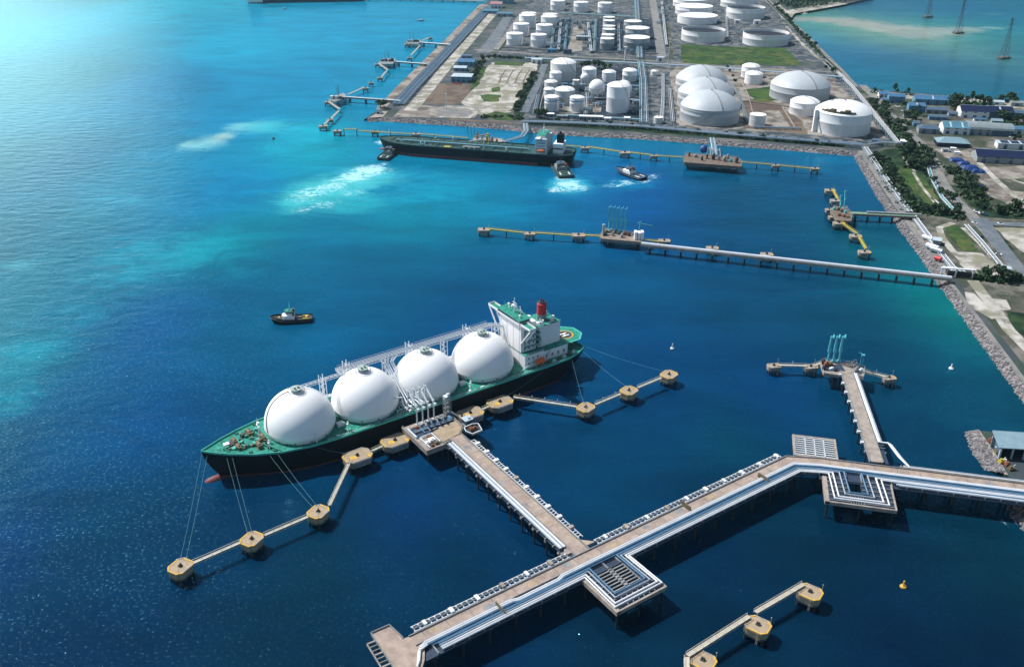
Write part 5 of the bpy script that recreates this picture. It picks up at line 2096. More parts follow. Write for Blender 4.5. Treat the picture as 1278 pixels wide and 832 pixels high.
ribbon('yard_loop', [(548, 146), (585, 147), (594, 141), (588, 135), (556, 133)], 7, LAND + .22, 'sand')
sheet('paved_point', [(460, 147), (476, 139), (484, 139), (478, 146)], LAND + .2, 'concrete')
sheet('hedge_bed', [(641, 141), (655, 108), (668, 90), (674, 90), (664, 112), (652, 148), (640, 150)], LAND + .2, 'undergrowth', jag=1.6)
ribbon('road', [(680, 80), (670, 106), (654, 140)], 11, LAND + .24, 'asphalt_dark')
sheet('scrub_strip', [(655, 149), (700, 150), (800, 156), (900, 165), (1056, 179), (1056, 184), (900, 172), (780, 163), (655, 155)], LAND + .2, 'undergrowth', jag=1.5)
ribbon('bare_path', [(560, 149), (640, 154)], 9, LAND + .18, 'brown_dirt')
# the town strip beyond the fence on the east side
sheet('town_ground', [(1066, 108), (1084, 113), (1280, 128), (1600, 150), (1600, 520), (1290, 470), (1196, 352), (1152, 300), (1108, 240), (1082, 195), (1118, 178), (1090, 145)], LAND + .05, 'dry_grass')
sheet('shore_verge', [(1080, 113), (1140, 118), (1278, 129), (1420, 138), (1420, 146), (1278, 136), (1200, 129), (1140, 124), (1090, 120)], LAND + .12, 'sand', jag=2)
sheet('undergrowth', [(1098, 130), (1110, 140), (1140, 175), (1152, 190), (1160, 215), (1180, 250), (1202, 268), (1200, 275), (1170, 270), (1140, 262), (1120, 235), (1092, 192), (1122, 182), (1112, 160)], LAND + .15, 'undergrowth', jag=4)
sheet('grass_clearing', [(1120, 205), (1140, 212), (1165, 235), (1180, 258), (1165, 258), (1140, 240), (1118, 218)], LAND + .22, 'grass', jag=3)
for q in ([(1140, 215), (1150, 232), (1166, 252), (1180, 263)], [(1163, 246), (1175, 258), (1186, 264)], [(1128, 196), (1134, 206), (1142, 214)]):
    ribbon('sandy_track', q, 3.2, LAND + .3, 'sand')
RD_ = [(1076, 106), (1098, 128), (1128, 160), (1148, 178), (1161, 192), (1168, 206), (1175, 226), (1190, 247), (1212, 268), (1232, 289), (1255, 316), (1285, 352), (1310, 385)]
ribbon('road', RD_, 11.5, LAND + .35, 'asphalt')
ribbon('road', [(1222, 277), (1245, 279), (1290, 281), (1340, 284)], 10, LAND + .32, 'asphalt_dark')
sheet('asphalt_patch', [(1212, 272), (1232, 272), (1262, 312), (1292, 350), (1280, 352), (1248, 318)], LAND + .38, 'asphalt_dark')
sheet('sandy_field', [(1192, 192), (1214, 182), (1230, 208), (1290, 206), (1290, 262), (1262, 258), (1230, 240), (1212, 212)], LAND + .16, 'dirt', jag=3)
sheet('sandy_field', [(1166, 186), (1195, 186), (1212, 200), (1190, 200), (1178, 196)], LAND + .18, 'dirt', jag=2)
sheet('grass_patch', [(1238, 222), (1290, 224), (1290, 240), (1262, 238)], LAND + .24, 'dry_grass', jag=3)
ribbon('sandy_track', [(1222, 203), (1245, 226), (1268, 246), (1290, 256)], 6, LAND + .28, 'sand')
ribbon('sandy_track', [(1245, 212), (1268, 226), (1290, 232)], 4, LAND + .28, 'sand')
sheet('undergrowth', [(1186, 210), (1196, 212), (1218, 244), (1240, 260), (1290, 262), (1290, 274), (1228, 270), (1206, 252)], LAND + .22, 'undergrowth', jag=2.5)
sheet('sand_lot', [(1240, 284), (1290, 286), (1290, 322), (1272, 312)], LAND + .2, 'sand', jag=2)
sheet('grass_patch', [(1244, 290), (1258, 302), (1266, 312), (1254, 308)], LAND + .26, 'undergrowth', jag=1.5)
sheet('lawn', [(1180, 281), (1196, 282), (1212, 300), (1224, 314), (1204, 314), (1188, 300)], LAND + .24, 'grass', jag=2)
ribbon('sandy_track', [(1190, 278), (1172, 284), (1176, 296), (1188, 312), (1206, 330), (1212, 344)], 6, LAND + .28, 'sand')
sheet('sandy_field', [(1188, 314), (1226, 316), (1244, 330), (1250, 342), (1222, 350), (1210, 340)], LAND + .2, 'sand', jag=3)
ribbon('sandy_track', [(1202, 284), (1222, 302), (1240, 322)], 5, LAND + .26, 'sand')
sheet('grass_patch', [(1218, 336), (1236, 340), (1244, 348), (1224, 346)], LAND + .26, 'undergrowth', jag=2)
ribbon('sandy_track', [(1214, 350), (1226, 366), (1244, 388), (1258, 410), (1278, 430), (1300, 452)], 9, LAND + .26, 'sand')
sheet('sandy_field', [(1204, 364), (1216, 366), (1232, 382), (1246, 396), (1238, 398), (1216, 386)], LAND + .18, 'sand', jag=3)
sheet('sandy_field', [(1236, 372), (1256, 374), (1262, 386), (1250, 388)], LAND + .18, 'sand', jag=2)
sheet('grass_patch', [(1256, 388), (1290, 392), (1290, 424), (1270, 414)], LAND + .22, 'undergrowth', jag=2)
ribbon('seawall_path', [(1076, 188), (1110, 240), (1140, 283), (1166, 317), (1186, 346)], 9, LAND + .14, 'asphalt')
ribbon('seawall_path', [(1182, 347), (1222, 399), (1280, 477), (1310, 517)], 3.4, LAND + .3, 'asphalt')
ribbon('quay_apron', [(1136, 268), (1168, 312), (1192, 340)], 9, LAND + .16, 'dirt')

# rocky spit with the jetty head house at the eastern edge
SP = [(1206, 541), (1222, 536), (1330, 545), (1330, 612), (1256, 606), (1240, 590)]
m = MB()
m.prism([tuple(at(x, y, 3.0).xy) for x, y in [(1219, 537), (1330, 545), (1560, 560), (1560, 680), (1300, 668), (1290, 640), (1300, 612), (1262, 596), (1252, 588)]], -3, 3.0)
m.build('spit_ground', 'land', kind='structure')
za = [at(x, y, 3) for x, y in ((1219, 536), (1236, 560), (1254, 590))]
zb = [at(x, y, -.5) for x, y in ((1203, 540), (1213, 566), (1228, 586))]
m = MB()
m.add(za + zb, [(0, 1, 4, 3), (1, 2, 5, 4)])
o = m.build('seawall_slope', 'rock', kind='structure')
if o.data.polygons[0].normal.z < 0:
    o.data.flip_normals()
zc = [at(x, y, 3) for x, y in ((1300, 612), (1290, 640), (1300, 668))]
zd = [at(x, y, -.5) for x, y in ((1256, 629), (1262, 648), (1282, 668))]
m = MB()
m.add(zc + zd, [(0, 1, 4, 3), (1, 2, 5, 4)])
o = m.build('seawall_slope', 'rock', kind='structure')
if o.data.polygons[0].normal.z < 0:
    o.data.flip_normals()
rocks('riprap', [(za, zb, 520), (zc, zd, 300)], 0, 1.0, 'grey boulders heaped round the jetty head spit')
ribbon('seawall_path', [(1220, 536), (1237, 560), (1256, 592)], 1.8, 3.12, 'concrete')


# ================================================================ pipe racks
def pipe_rack(name, label, pix, width, z, n, step, cat='pipe rack', group=None, mats=('pipe_steel', 'pipe_white', 'pipe_blue'), r=.35, base=LAND, frame='steel_grey'):
    path = [at(x, y, z) for x, y in pix]
    t = thing(name, label, cat, (path[0].x, path[0].y, 0), 0, group)
    P = L0(t, path)
    m = MB()
    for p, d in along(P, step, 1):
        a, b = p - right(d) * width / 2, p + right(d) * width / 2
        m.bar((a.x, a.y, z - r), (b.x, b.y, z - r), .5, .5)
        for q in (a, b):
            m.bar((q.x, q.y, z - r), (q.x, q.y, base - .5), .4, .4)
    for sg in (-.5, .5):
        e_ = zed(offset_line(P, sg * width), z - r - .1)
        for i in range(len(e_) - 1):
            m.bar(e_[i], e_[i + 1], .3, .3)
    m.build('rack_frame', frame, t)
    for i in range(n):
        off = (i / max(1, n - 1) - .5) * (width - 1)
        m = MB()
        m.tube(zed(offset_line(P, off), z + r * .2), r, 6)
        m.build('pipeline', mats[i % len(mats)], t, True)
    return t


pipe_rack('seawall_pipeline', 'bundle of white pipes running behind the seawall path from tank yard to jetty root', [(1079, 183), (1098, 212), (1120, 244), (1135, 264)], 7, LAND + 1.6, 6, 9, r=.38, mats=('pipe_white', 'steel_grey', 'pipe_steel'))
pipe_rack('seawall_pipeline', 'short bundle of white pipes between the small shore jetty root and the grey tanks', [(1139, 268), (1156, 291), (1166, 304)], 6, LAND + 1.6, 5, 9, r=.42, mats=('pipe_white', 'pipe_steel', 'steel_grey'))
pipe_rack('seawall_pipeline', 'short bundle of white pipes ending at the long trestle root', [(1173, 314), (1186, 330), (1193, 340)], 6, LAND + 1.6, 4, 9, r=.42, mats=('pipe_white', 'pipe_steel'))
pipe_rack('pipe_rack', 'long pipe rack running away through the middle of the tank farm', [(804, 152), (803, 100), (800, 76)], 11, LAND + 7, 6, 14, frame='arm_teal')
pipe_rack('pipe_rack', 'pipe rack continuing beyond the cross road past the flat topped tanks', [(799, 72), (797, 40), (794, -6)], 10, LAND + 6, 6, 18, frame='arm_teal')
pipe_rack('pipe_rack', 'pipe rack along the cross road behind the round domed tanks', [(655, 72), (740, 76), (803, 79), (880, 83), (1000, 92), (1052, 96)], 8, LAND + 6, 6, 16, frame='arm_teal')
pipe_rack('pipe_rack', 'dark pipe rack along the front shore of the tank farm', [(652, 151), (720, 153), (800, 157), (900, 166), (1000, 174), (1076, 180)], 10, LAND + 4, 7, 14, mats=('pipe_blue', 'pipe_steel', 'steel_grey'))
pipe_rack('pipe_rack', 'pale pipe rack along the eastern fence of the tank farm', [(1046, 90), (1064, 108), (1092, 143), (1116, 172), (1121, 178)], 5, LAND + 5, 4, 12, mats=('pipe_white', 'pipe_steel'), frame='arm_white')
pipe_rack('pipe_rack', 'blue grey pipe rack joining the fence corner to the shore rack', [(1120, 178), (1100, 177), (1082, 180)], 6, LAND + 5, 4, 10)
pipe_rack('pipe_rack', 'blue pipe rack along the western quay', [(611, 8), (577, 44), (545, 78), (516, 108), (497, 130)], 18, LAND + 2.5, 9, 16, r=.6, mats=('pipe_blue', 'pipe_steel', 'pipe_blue'))
pipe_rack('pipe_rack', 'low pipe rack beside the dome tanks with white pipes', [(826, 152), (828, 120), (828, 92)], 5, LAND + 2, 4, 12, mats=('pipe_white', 'pipe_steel'))
pipe_rack('pipe_rack', 'low pipe rack between the dome tanks and the dirt yard', [(906, 96), (922, 118), (934, 152)], 4, LAND + 2, 3, 12, mats=('pipe_steel', 'steel_grey'))
pipe_rack('pipe_rack', 'pale double pipe line beside the winding town road', [(1156, 198), (1163, 222), (1176, 246), (1196, 268)], 4, LAND + 2.2, 3, 7, mats=('arm_white', 'arm_teal'))
pipe_rack('pipe_rack', 'pale double pipe line along the lower straight part of the town road', [(1206, 280), (1226, 302), (1252, 334)], 4, LAND + 2.2, 3, 7, mats=('arm_white', 'pipe_steel'))
pipe_rack('pipe_bridge', 'grey pipe bridge from the shore rack bending down to the tanker berth', [(656, 154), (657, 163), (652, 170), (628, 177), (622, 183)], 6, 9, 5, 9, cat='pipe bridge', base=-2, frame='arm_teal')
pipe_rack('pipe_bridge', 'grey teal pipe bridge from the shore to the rusty loading platform', [(889, 172), (891, 182), (893, 193)], 6, 11, 5, 7, cat='pipe bridge', base=-2, frame='arm_teal')

sheet('plant_floor', [(694, 24), (713, 24), (711, 50), (707, 64), (688, 64), (692, 44)], LAND + .1, 'plant_dark', jag=1)
sheet('plant_floor', [(745, 24), (815, 24), (824, 66), (742, 66)], LAND + .1, 'plant_dark', jag=1)
sheet('plant_floor', [(676, 108), (700, 84), (800, 84), (802, 150), (668, 148)], LAND + .1, 'plant_dark', jag=2)
sheet('bare_strip', [(716, 34), (730, 30), (726, 64), (708, 64)], LAND + .14, 'dirt', jag=1.5)
sheet('bare_strip', [(690, 138), (720, 128), (750, 126), (750, 140), (700, 142)], LAND + .14, 'dirt', jag=2.5)
for i, (pix, zz, nn, l) in enumerate((([(692, 30), (688, 62)], 3, 4, 'low blue pipe line in the dark plant, nearest the white double row'), ([(700, 28), (697, 62)], 4, 5, 'blue pipe line through the middle of the dark plant'), ([(708, 28), (705, 62)], 3, 4, 'blue pipe line on the eastern edge of the dark plant'),
                            ([(734, 28), (738, 64)], 4, 5, 'pale pipe line between the bare yard and the slim tanks'), ([(744, 24), (742, 64)], 3, 4, 'pipe line hugging the slim tanks'), ([(772, 30), (773, 64)], 3, 4, 'pipe line between slim tanks and the wide three'),
                            ([(700, 104), (760, 106), (800, 107)], 3.5, 4, 'pipe line behind the spheres across the cluster'), ([(728, 122), (754, 122), (800, 125)], 3, 4, 'pipe line in front of the spheres'), ([(706, 143), (754, 146), (800, 149)], 3, 4, 'pipe line along the front of the cluster'),
                            ([(733, 106), (731, 142)], 3, 3, 'short pipe line between the ring tanks and the spheres'), ([(672, 118), (667, 142)], 2.5, 3, 'short pipe line beside the dark road of the cluster'), ([(826, 2), (832, 56)], 4, 5, 'pipe line west of the floating roof tanks'),
                            ([(700, 16), (760, 19), (795, 21)], 3, 4, 'pipe line before the three farthest tanks'), ([(906, 10), (908, 46)], 3, 3, 'pipe line between the two rows of floating roof tanks'), ([(1000, 160), (940, 158)], 2.5, 3, 'pipe line in the brown yard by the shore'), ([(836, 110), (840, 152)], 2.5, 3, 'thin white pipes beside the domed tanks'))):
    pipe_rack('pipe_rack', l, pix, 5, LAND + zz, nn, 9, mats=(('pipe_blue', 'steel_grey', 'pipe_steel', 'arm_teal'), ('pipe_steel', 'pipe_white', 'steel_grey'))[i % 2], r=.4, frame='steel_grey')

# ================================================================ tanks
TANKS = [
    # name, label, xl, xr, y of front foot, y of front top edge, roof style, material
    ('storage_tank', 'white tank at the near corner of the double row by the sandy road', 632.2, 652.9, 57.3, 43.2, 'cone', 'tank_white'),
    ('storage_tank', 'white tank at the near end of the second row, beside dark blue plant', 662.3, 682, 59.3, 44.6, 'cone', 'tank_white'),
    ('storage_tank', 'white tank second from the road in the western row', 640.7, 660.4, 46, 31, 'cone', 'tank_white'),
    ('storage_tank', 'white tank second from the road in the row beside dark plant', 668.8, 689.5, 47, 32.4, 'cone', 'tank_white'),
    ('storage_tank', 'white tank third from the road in the western row', 648, 668.3, 36.2, 20.2, 'cone', 'tank_white'),
    ('storage_tank', 'white tank third from the road in the row beside dark plant', 675, 695, 36.6, 22, 'cone', 'tank_white'),
    ('storage_tank', 'white tank farthest back in the western row, mostly hidden', 651, 669.3, 30, 17.4, 'cone', 'tank_white'),
    ('storage_tank', 'white tank farthest back in the row beside dark plant, mostly hidden', 677.3, 695.6, 31, 18.8, 'cone', 'tank_white'),
    ('storage_tank', 'white tank standing alone behind the double row, hiding another', 687, 705, 13.6, 1.9, 'cone', 'tank_white'),
    ('storage_tank', 'sliver of white tank peeking from behind another at the far back', 689, 707, 6, -5, 'cone', 'tank_white'),
    ('storage_tank', 'white tank in the middle of the three farthest back', 715.8, 734, 15.8, 3.8, 'cone', 'tank_white'),
    ('storage_tank', 'white tank of the farthest three, next to the pipe rack', 745.8, 763.5, 16.9, 4.7, 'cone', 'tank_white'),
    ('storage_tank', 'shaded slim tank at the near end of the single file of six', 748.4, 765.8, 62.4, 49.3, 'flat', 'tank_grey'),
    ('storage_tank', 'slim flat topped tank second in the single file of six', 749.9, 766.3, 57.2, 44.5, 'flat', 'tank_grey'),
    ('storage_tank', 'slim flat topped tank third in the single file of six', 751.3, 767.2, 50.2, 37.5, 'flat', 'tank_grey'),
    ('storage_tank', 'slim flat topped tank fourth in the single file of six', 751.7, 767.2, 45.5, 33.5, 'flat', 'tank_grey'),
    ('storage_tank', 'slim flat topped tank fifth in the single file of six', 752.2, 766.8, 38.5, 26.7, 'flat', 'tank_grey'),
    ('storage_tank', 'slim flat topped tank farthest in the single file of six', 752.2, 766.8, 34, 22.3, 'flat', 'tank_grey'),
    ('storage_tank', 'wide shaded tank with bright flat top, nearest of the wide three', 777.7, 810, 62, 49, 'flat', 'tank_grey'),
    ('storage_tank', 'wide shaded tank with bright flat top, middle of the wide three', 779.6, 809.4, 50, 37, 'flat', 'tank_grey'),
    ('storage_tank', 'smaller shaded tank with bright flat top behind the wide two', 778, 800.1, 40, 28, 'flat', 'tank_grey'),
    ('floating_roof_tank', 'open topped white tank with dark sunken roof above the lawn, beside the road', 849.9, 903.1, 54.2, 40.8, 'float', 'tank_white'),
    ('floating_roof_tank', 'open topped white tank with white floating roof, second in its row', 845, 894, 31.7, 22.5, 'floathigh', 'tank_white'),
    ('floating_roof_tank', 'white tank with pale flat lid, third in its row', 842.5, 888.3, 20, 10.5, 'flat', 'tank_white'),
    ('floating_roof_tank', 'white tank at the top edge of the photo, fourth in its row', 839.7, 882.7, 10, 1.4, 'flat', 'tank_white'),
    ('floating_roof_tank', 'open topped white tank with dark sunken roof by the fence road', 926.3, 982, 58.9, 45, 'float', 'tank_white'),
    ('floating_roof_tank', 'open topped white tank with two small white huts before it', 905.9, 952.4, 25.4, 12, 'float', 'tank_white'),
    ('floating_roof_tank', 'open topped white tank cut by the top edge beside the fence road', 899, 944.6, 10.5, 1, 'float', 'tank_white'),
    ('domed_tank', 'huge pale domed tank nearest the shore, of the three overlapping ones', 847.6, 920.4, 158.3, 139.1, 'dome3', 'dome_grey'),
    ('domed_tank', 'huge pale domed tank in the middle of the three overlapping ones', 844.6, 912.5, 139.5, 121, 'dome3', 'dome_grey'),
    ('domed_tank', 'huge pale domed tank at the back of the three overlapping ones', 842, 904.5, 121, 103.5, 'dome3', 'dome_grey'),
    ('domed_tank', 'huge grey domed tank by the eastern fence, behind a smaller white one', 959.9, 1031.9, 129.4, 112.2, 'dome', 'dome_grey'),
    ('domed_tank', 'huge white tank with brown roof platform and stair tower at the eastern shore corner', 1013.8, 1081.8, 171.6, 145.7, 'domeplat', 'tank_white'),
    ('small_tank', 'white domed tank squeezed between the two huge eastern tanks', 984.5, 1019.8, 145.7, 130.2, 'domelow', 'tank_white'),
    ('small_tank', 'low white tank, front one of the pair on the back road', 928.8, 950.4, 106, 94, 'domelow', 'tank_white'),
    ('small_tank', 'low white tank, rear one of the pair on the back road', 924.6, 946.8, 98, 84.5, 'domelow', 'tank_white'),
    ('small_tank', 'small pale tank alone in the brown yard near the shore', 934.2, 954, 159, 145, 'flat', 'tank_pale'),
    ('tall_tank', 'tall wide white tank at the back of the cluster by the sand lot', 686.7, 718.2, 102.5, 80.6, 'domestair', 'tank_pale'),
    ('small_tank', 'slim white tank in front of the tall wide one', 685.7, 700.7, 106.3, 91.9, 'domelow', 'tank_white'),
    ('small_tank', 'cream tank with stepped top by the dark road', 679.4, 695.7, 115.5, 103.5, 'domelow', 'tank_pale'),
    ('small_tank', 'cream tank almost hidden behind the front corner tank', 678.4, 692.5, 123.8, 112.5, 'domelow', 'tank_pale'),
    ('small_tank', 'white tank with a ring band at the front corner of the cluster', 679.4, 697.5, 139.8, 122.6, 'ring', 'tank_white'),
    ('small_tank', 'dark metal tank with white roof behind the front pair', 692, 717, 132.6, 114.4, 'domelow', 'tank_grey'),
    ('small_tank', 'white tank with a ring band at the front, second of the pair', 710.7, 728.8, 140, 123.2, 'ring', 'tank_white'),
    ('small_tank', 'slim dark metal tank beside the tall wide white one', 714.3, 723, 113.8, 100.7, 'flat', 'tank_grey'),
    ('small_tank', 'white tank right behind the small cream sphere', 726, 743.9, 102.5, 87.5, 'domelow', 'tank_white'),
    ('small_tank', 'white domed tank with a brown roof walkway, west of the pair', 751, 768.3, 103, 91.3, 'domelow', 'tank_white'),
    ('small_tank', 'white domed tank with a brown roof walkway next to the pipe rack', 776.4, 794.5, 102.5, 89.5, 'domelow', 'tank_white'),
    ('tall_tank', 'tallest white tank with diagonal stair line, near the shore', 756.2, 784.6, 142, 109.4, 'domestair', 'tank_white'),
    ('small_tank', 'small pale tank by the white pipes at the shore', 815.5, 827, 155, 147.5, 'flat', 'tank_pale'),
    ('small_tank', 'small white tank by the back road next to the pipe rack', 811.8, 821, 95, 89.5, 'domelow', 'tank_white'),
]
TG = {'storage_tank': 'storage tanks in the far rows', 'floating_roof_tank': 'floating roof tanks', 'domed_tank': 'huge domed tanks', 'small_tank': 'small tanks of the tank farm', 'tall_tank': 'tall tanks of the tank farm'}
for name, label, xl, xr, yf, yt, style, mt in TANKS:
    f = at((xl + xr) / 2, yf, LAND)
    R = (at(xr, yf, LAND) - at(xl, yf, LAND)).length / 2
    # width is that of the silhouette halfway back
    R *= 1 + R / f.y
    c = Vector((f.x * (1 + R / f.y), f.y + R, LAND))
    hh = height_at(f, yt)
    t = thing(name, label, 'tank', c, 0, TG[name])
    n_ = 44 if R > 15 else 28
    m = MB()
    prof = [(R, -.3), (R, hh * .55), (R + .12, hh * .56), (R + .12, hh * .58), (R, hh * .59), (R, hh - .5), (R + .18, hh - .45), (R + .18, hh)]
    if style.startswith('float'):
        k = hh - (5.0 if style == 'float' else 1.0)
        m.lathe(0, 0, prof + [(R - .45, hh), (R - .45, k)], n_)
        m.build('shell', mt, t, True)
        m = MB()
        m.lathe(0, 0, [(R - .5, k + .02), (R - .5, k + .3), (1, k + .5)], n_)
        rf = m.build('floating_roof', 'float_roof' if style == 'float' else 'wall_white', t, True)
        m = MB()
        m.bar((-R * .95, 0, hh - .6), (-R * .2, R * .1, k + .7), 1.0, .3)
        m.build('rolling_ladder', 'steel_grey', rf)
    else:
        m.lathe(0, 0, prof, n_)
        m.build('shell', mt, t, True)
        m = MB()
        rise = {'cone': .09, 'flat': .03, 'dome': .40, 'dome3': .47, 'domeplat': .34, 'domelow': .30, 'ring': .22, 'domestair': .30}[style] * R
        if style.startswith('dome') or style == 'ring':
            pr = [((R + .1) * math.sin(math.radians(a)) / math.sin(math.radians(62)), hh + .01 + rise * (math.cos(math.radians(a)) - math.cos(math.radians(62))) / (1 - math.cos(math.radians(62)))) for a in (62, 54, 46, 38, 30, 22, 14, 7, 0)]
        else:
            pr = [(R + .1, hh + .01), (R * .5, hh + rise * .6), (.1, hh + rise)]
        m.lathe(0, 0, pr, n_)
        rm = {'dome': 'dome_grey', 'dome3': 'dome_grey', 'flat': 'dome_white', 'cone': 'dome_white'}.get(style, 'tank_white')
        rf = m.build('roof', rm, t, True)
        m = MB()
        m.cyl(0, 0, hh + rise - .1, hh + rise + 1.0, max(.5, R * .04), n=8)
        m.build('vent', 'steel_grey', rf)
        if style in ('dome3', 'dome', 'domeplat', 'domestair', 'domelow'):
            m = MB()
            az = {'dome3': -1.35, 'dome': -1.3, 'domeplat': 1.4, 'domestair': -1.3, 'domelow': -1.0}[style]
            pts = [((r_ + .05) * math.cos(az), (r_ + .05) * math.sin(az), z_ + .3) for r_, z_ in pr]
            m.tube(pts, max(.22, R * .018), 4)
            m.build('roof_walkway', 'seam', rf)
        if style in ('dome3', 'domestair', 'domeplat', 'ring', 'cone'):
            m = MB()
            a0, a1 = {'dome3': (-2.35, -1.5), 'domestair': (-1.15, -.45), 'domeplat': (-2.6, -3.0), 'ring': (-1.2, -.9), 'cone': (-1.0, -.5)}[style]
            z0, z1 = (0.3, hh) if style != 'domestair' else (hh * .45, hh)
            if style == 'domestair':
                a0, a1 = a1, a0
            pts = [((R + .6) * math.cos(a0 + (a1 - a0) * i / 8), (R + .6) * math.sin(a0 + (a1 - a0) * i / 8), z0 + (z1 - z0) * i / 8) for i in range(9)]
            m.tube(pts, max(.25, R * .016), 4)
            m.build('spiral_stair', 'seam', t)
        if style == 'dome3':
            m = MB()
            m.lathe(0, 0, [(R + .25, hh - 3.2), (R + .45, hh - 3.1), (R + .45, hh - 2.9), (R + .25, hh - 2.8)], n_)
            m.build('wind_girder', 'seam', t)
        if style == 'domeplat':
            for i in range(7):
                a = -2.75 + .2 * i
                m = MB()
                m.box((R - 6) * math.cos(a), (R - 6) * math.sin(a), hh + 1.5, 8, 6, 2.2 + (i % 3) * 1.1, a)
                m.build('roof_platform', 'brown_gear', rf)
            m = MB()
            m.box(-R - 1.6, -6, -.3, 4.4, 4.4, hh + 2)
            m.build('stair_tower', 'tank_white', t)
            m = MB()
            m.tube([(-R * .9, 4, hh + .8), (-R * .3, 6, hh + rise + 1), (0, 2, hh + rise + 1)], .5, 5)
            m.build('roof_pipe', 'seam', rf)
        if style == 'ring':
            m = MB()
            m.lathe(0, 0, [(R + .1, hh * .74), (R + .4, hh * .75), (R + .4, hh * .79), (R + .1, hh * .8)], n_)
            m.build('ring_walkway', 'pipe_blue', t)
for x, y, r_, l in ((730, 97, 5.6, 'small cream sphere in front of the white tank in the cluster'), (745.1, 109.4, 10.2, 'larger white sphere on legs in the middle of the cluster'), (778.5, 110.5, 10.2, 'white sphere half hidden behind the tallest tank')):
    zc_ = LAND + 14
    c = at(x, y, zc_)
    R = (at(x + r_, y, zc_) - c).length
    t = thing('sphere_tank', l, 'tank', (c.x, c.y, LAND), 0, 'spheres of the tank farm')
    m = MB()
    m.ball((0, 0, 14), R, 28, 16)
    m.build('shell', 'tank_white', t, True)
    for k in range(8):
        a = k * math.pi / 4
        m = MB()
        m.cyl(R * .93 * math.cos(a), R * .93 * math.sin(a), -.3, 13, .45, n=8)
        m.build('leg', 'tank_white', t)
    m = MB()
    m.lathe(0, 0, [(R + .05, 13.6), (R + .4, 13.7), (R + .4, 14.0), (R + .05, 14.1)], 28)
    m.build('ring_walkway', 'steel_grey', t)
# ================================================================ the other berths
def platform(name, label, pix, z, th, material='concrete', piles=6, group=None, cat='platform'):
    P = [at(x, y, z) for x, y in pix]
    c = sum((p for p in P), Vector()) / len(P)
    t = thing(name, label, cat, (c.x, c.y, 0), 0, group)
    m = MB()
    m.prism([tuple((p - c).xy) for p in P], z - th, z)
    m.build('platform_deck', material, t)
    m = MB()
    for i in range(len(P)):
        a, b = P[i] - c, P[(i + 1) % len(P)] - c
        m.bar((a.x, a.y, z + 1.1), (b.x, b.y, z + 1.1), .14, .14)
        k = max(2, int((b - a).length / 3))
        for j in range(k):
            q = a.lerp(b, j / k)
            m.bar((q.x, q.y, z + 1.1), (q.x, q.y, z), .1, .1)
    m.build('handrail_frame', 'catwalk_steel', t)
    for i in range(piles):
        a = P[int(i * len(P) / piles) % len(P)] - c
        b = P[(int(i * len(P) / piles) + 1) % len(P)] - c
        q = a.lerp(b, (i * .37) % .8 + .1) * .86
        m = MB()
        m.tube([(q.x, q.y, z - th + .1), (q.x, q.y, -3)], .6, 8)
        m.build('pile', 'pile_dark', t)
    return t


def gear(t, pix, z, size, mats, h=(1, 3)):
    """machines bolted to a platform: parts of it"""
    for x, y in pix:
        q = local(t, at(x, y, z))
        m = MB()
        sx, sy, sz = size * rnd.uniform(.6, 1.3), size * rnd.uniform(.6, 1.3), rnd.uniform(*h)
        m.box(q.x, q.y, z, sx, sy, sz)
        m.box(q.x + .2, q.y, z + sz, sx * .5, sy * .6, sz * .4)
        m.build('machinery', rnd.choice(mats), t)


# arm jetty head
pj = platform('arm_jetty_platform', 'crowded concrete head platform of the narrow trestle, carrying upright teal arms', [(1024, 452), (1030, 448.5), (1064, 453), (1079, 459), (1078, 470), (1062, 464), (1060, 467), (1046, 467.5), (1028, 465)], 10.6, 2.2)
gear(pj, [(1028, 461), (1031, 457), (1036, 456), (1038, 461), (1042, 462), (1067, 458), (1070, 462), (1074, 464), (1068, 465), (1066, 456), (1027, 453)], 10.6, 2.6, ['rust', 'steel_grey', 'steel_dark', 'wall_white', 'brown_gear'])
q = local(pj, at(1047, 460, 10.6))
m = MB()
m.box(q.x - 3, q.y + 1, 10.6, 12, 8, .3)
m.build('pipe_area', 'deck_blue', pj)
for k, (x, l) in enumerate(((1033, 'tall teal loading arm at the seaward end of the arm jetty row'), (1040, 'tall teal loading arm in the middle of the arm jetty row of three'), (1047, 'tall teal loading arm nearest the road on the arm jetty'))):
    q = at(x, 451, 10.6)
    loading_arm((q.x, q.y, 0), -.1, l, 'arm_teal', 'upright arms of the arm jetty', True, 8, 11, 10.6, 1.5)
q = at(1075, 455, 10.6)
t = thing('fire_monitor_tower', 'small green monitor tower on the shoreward corner of the arm jetty', 'tower', (q.x, q.y, 10.6))
m = MB()
m.truss((0, 0, 7), (0, .1, 7.1), 1.5, 7, 1, .14)
m.box(0, 0, 7, 2, 2, .4)
m.build('tower_frame', 'arm_teal', t)
m = MB()
m.bar((0, 0, 7.8), (-2.4, 1, 8.6), .4, .4)
m.build('monitor_nozzle', 'arm_teal', t)

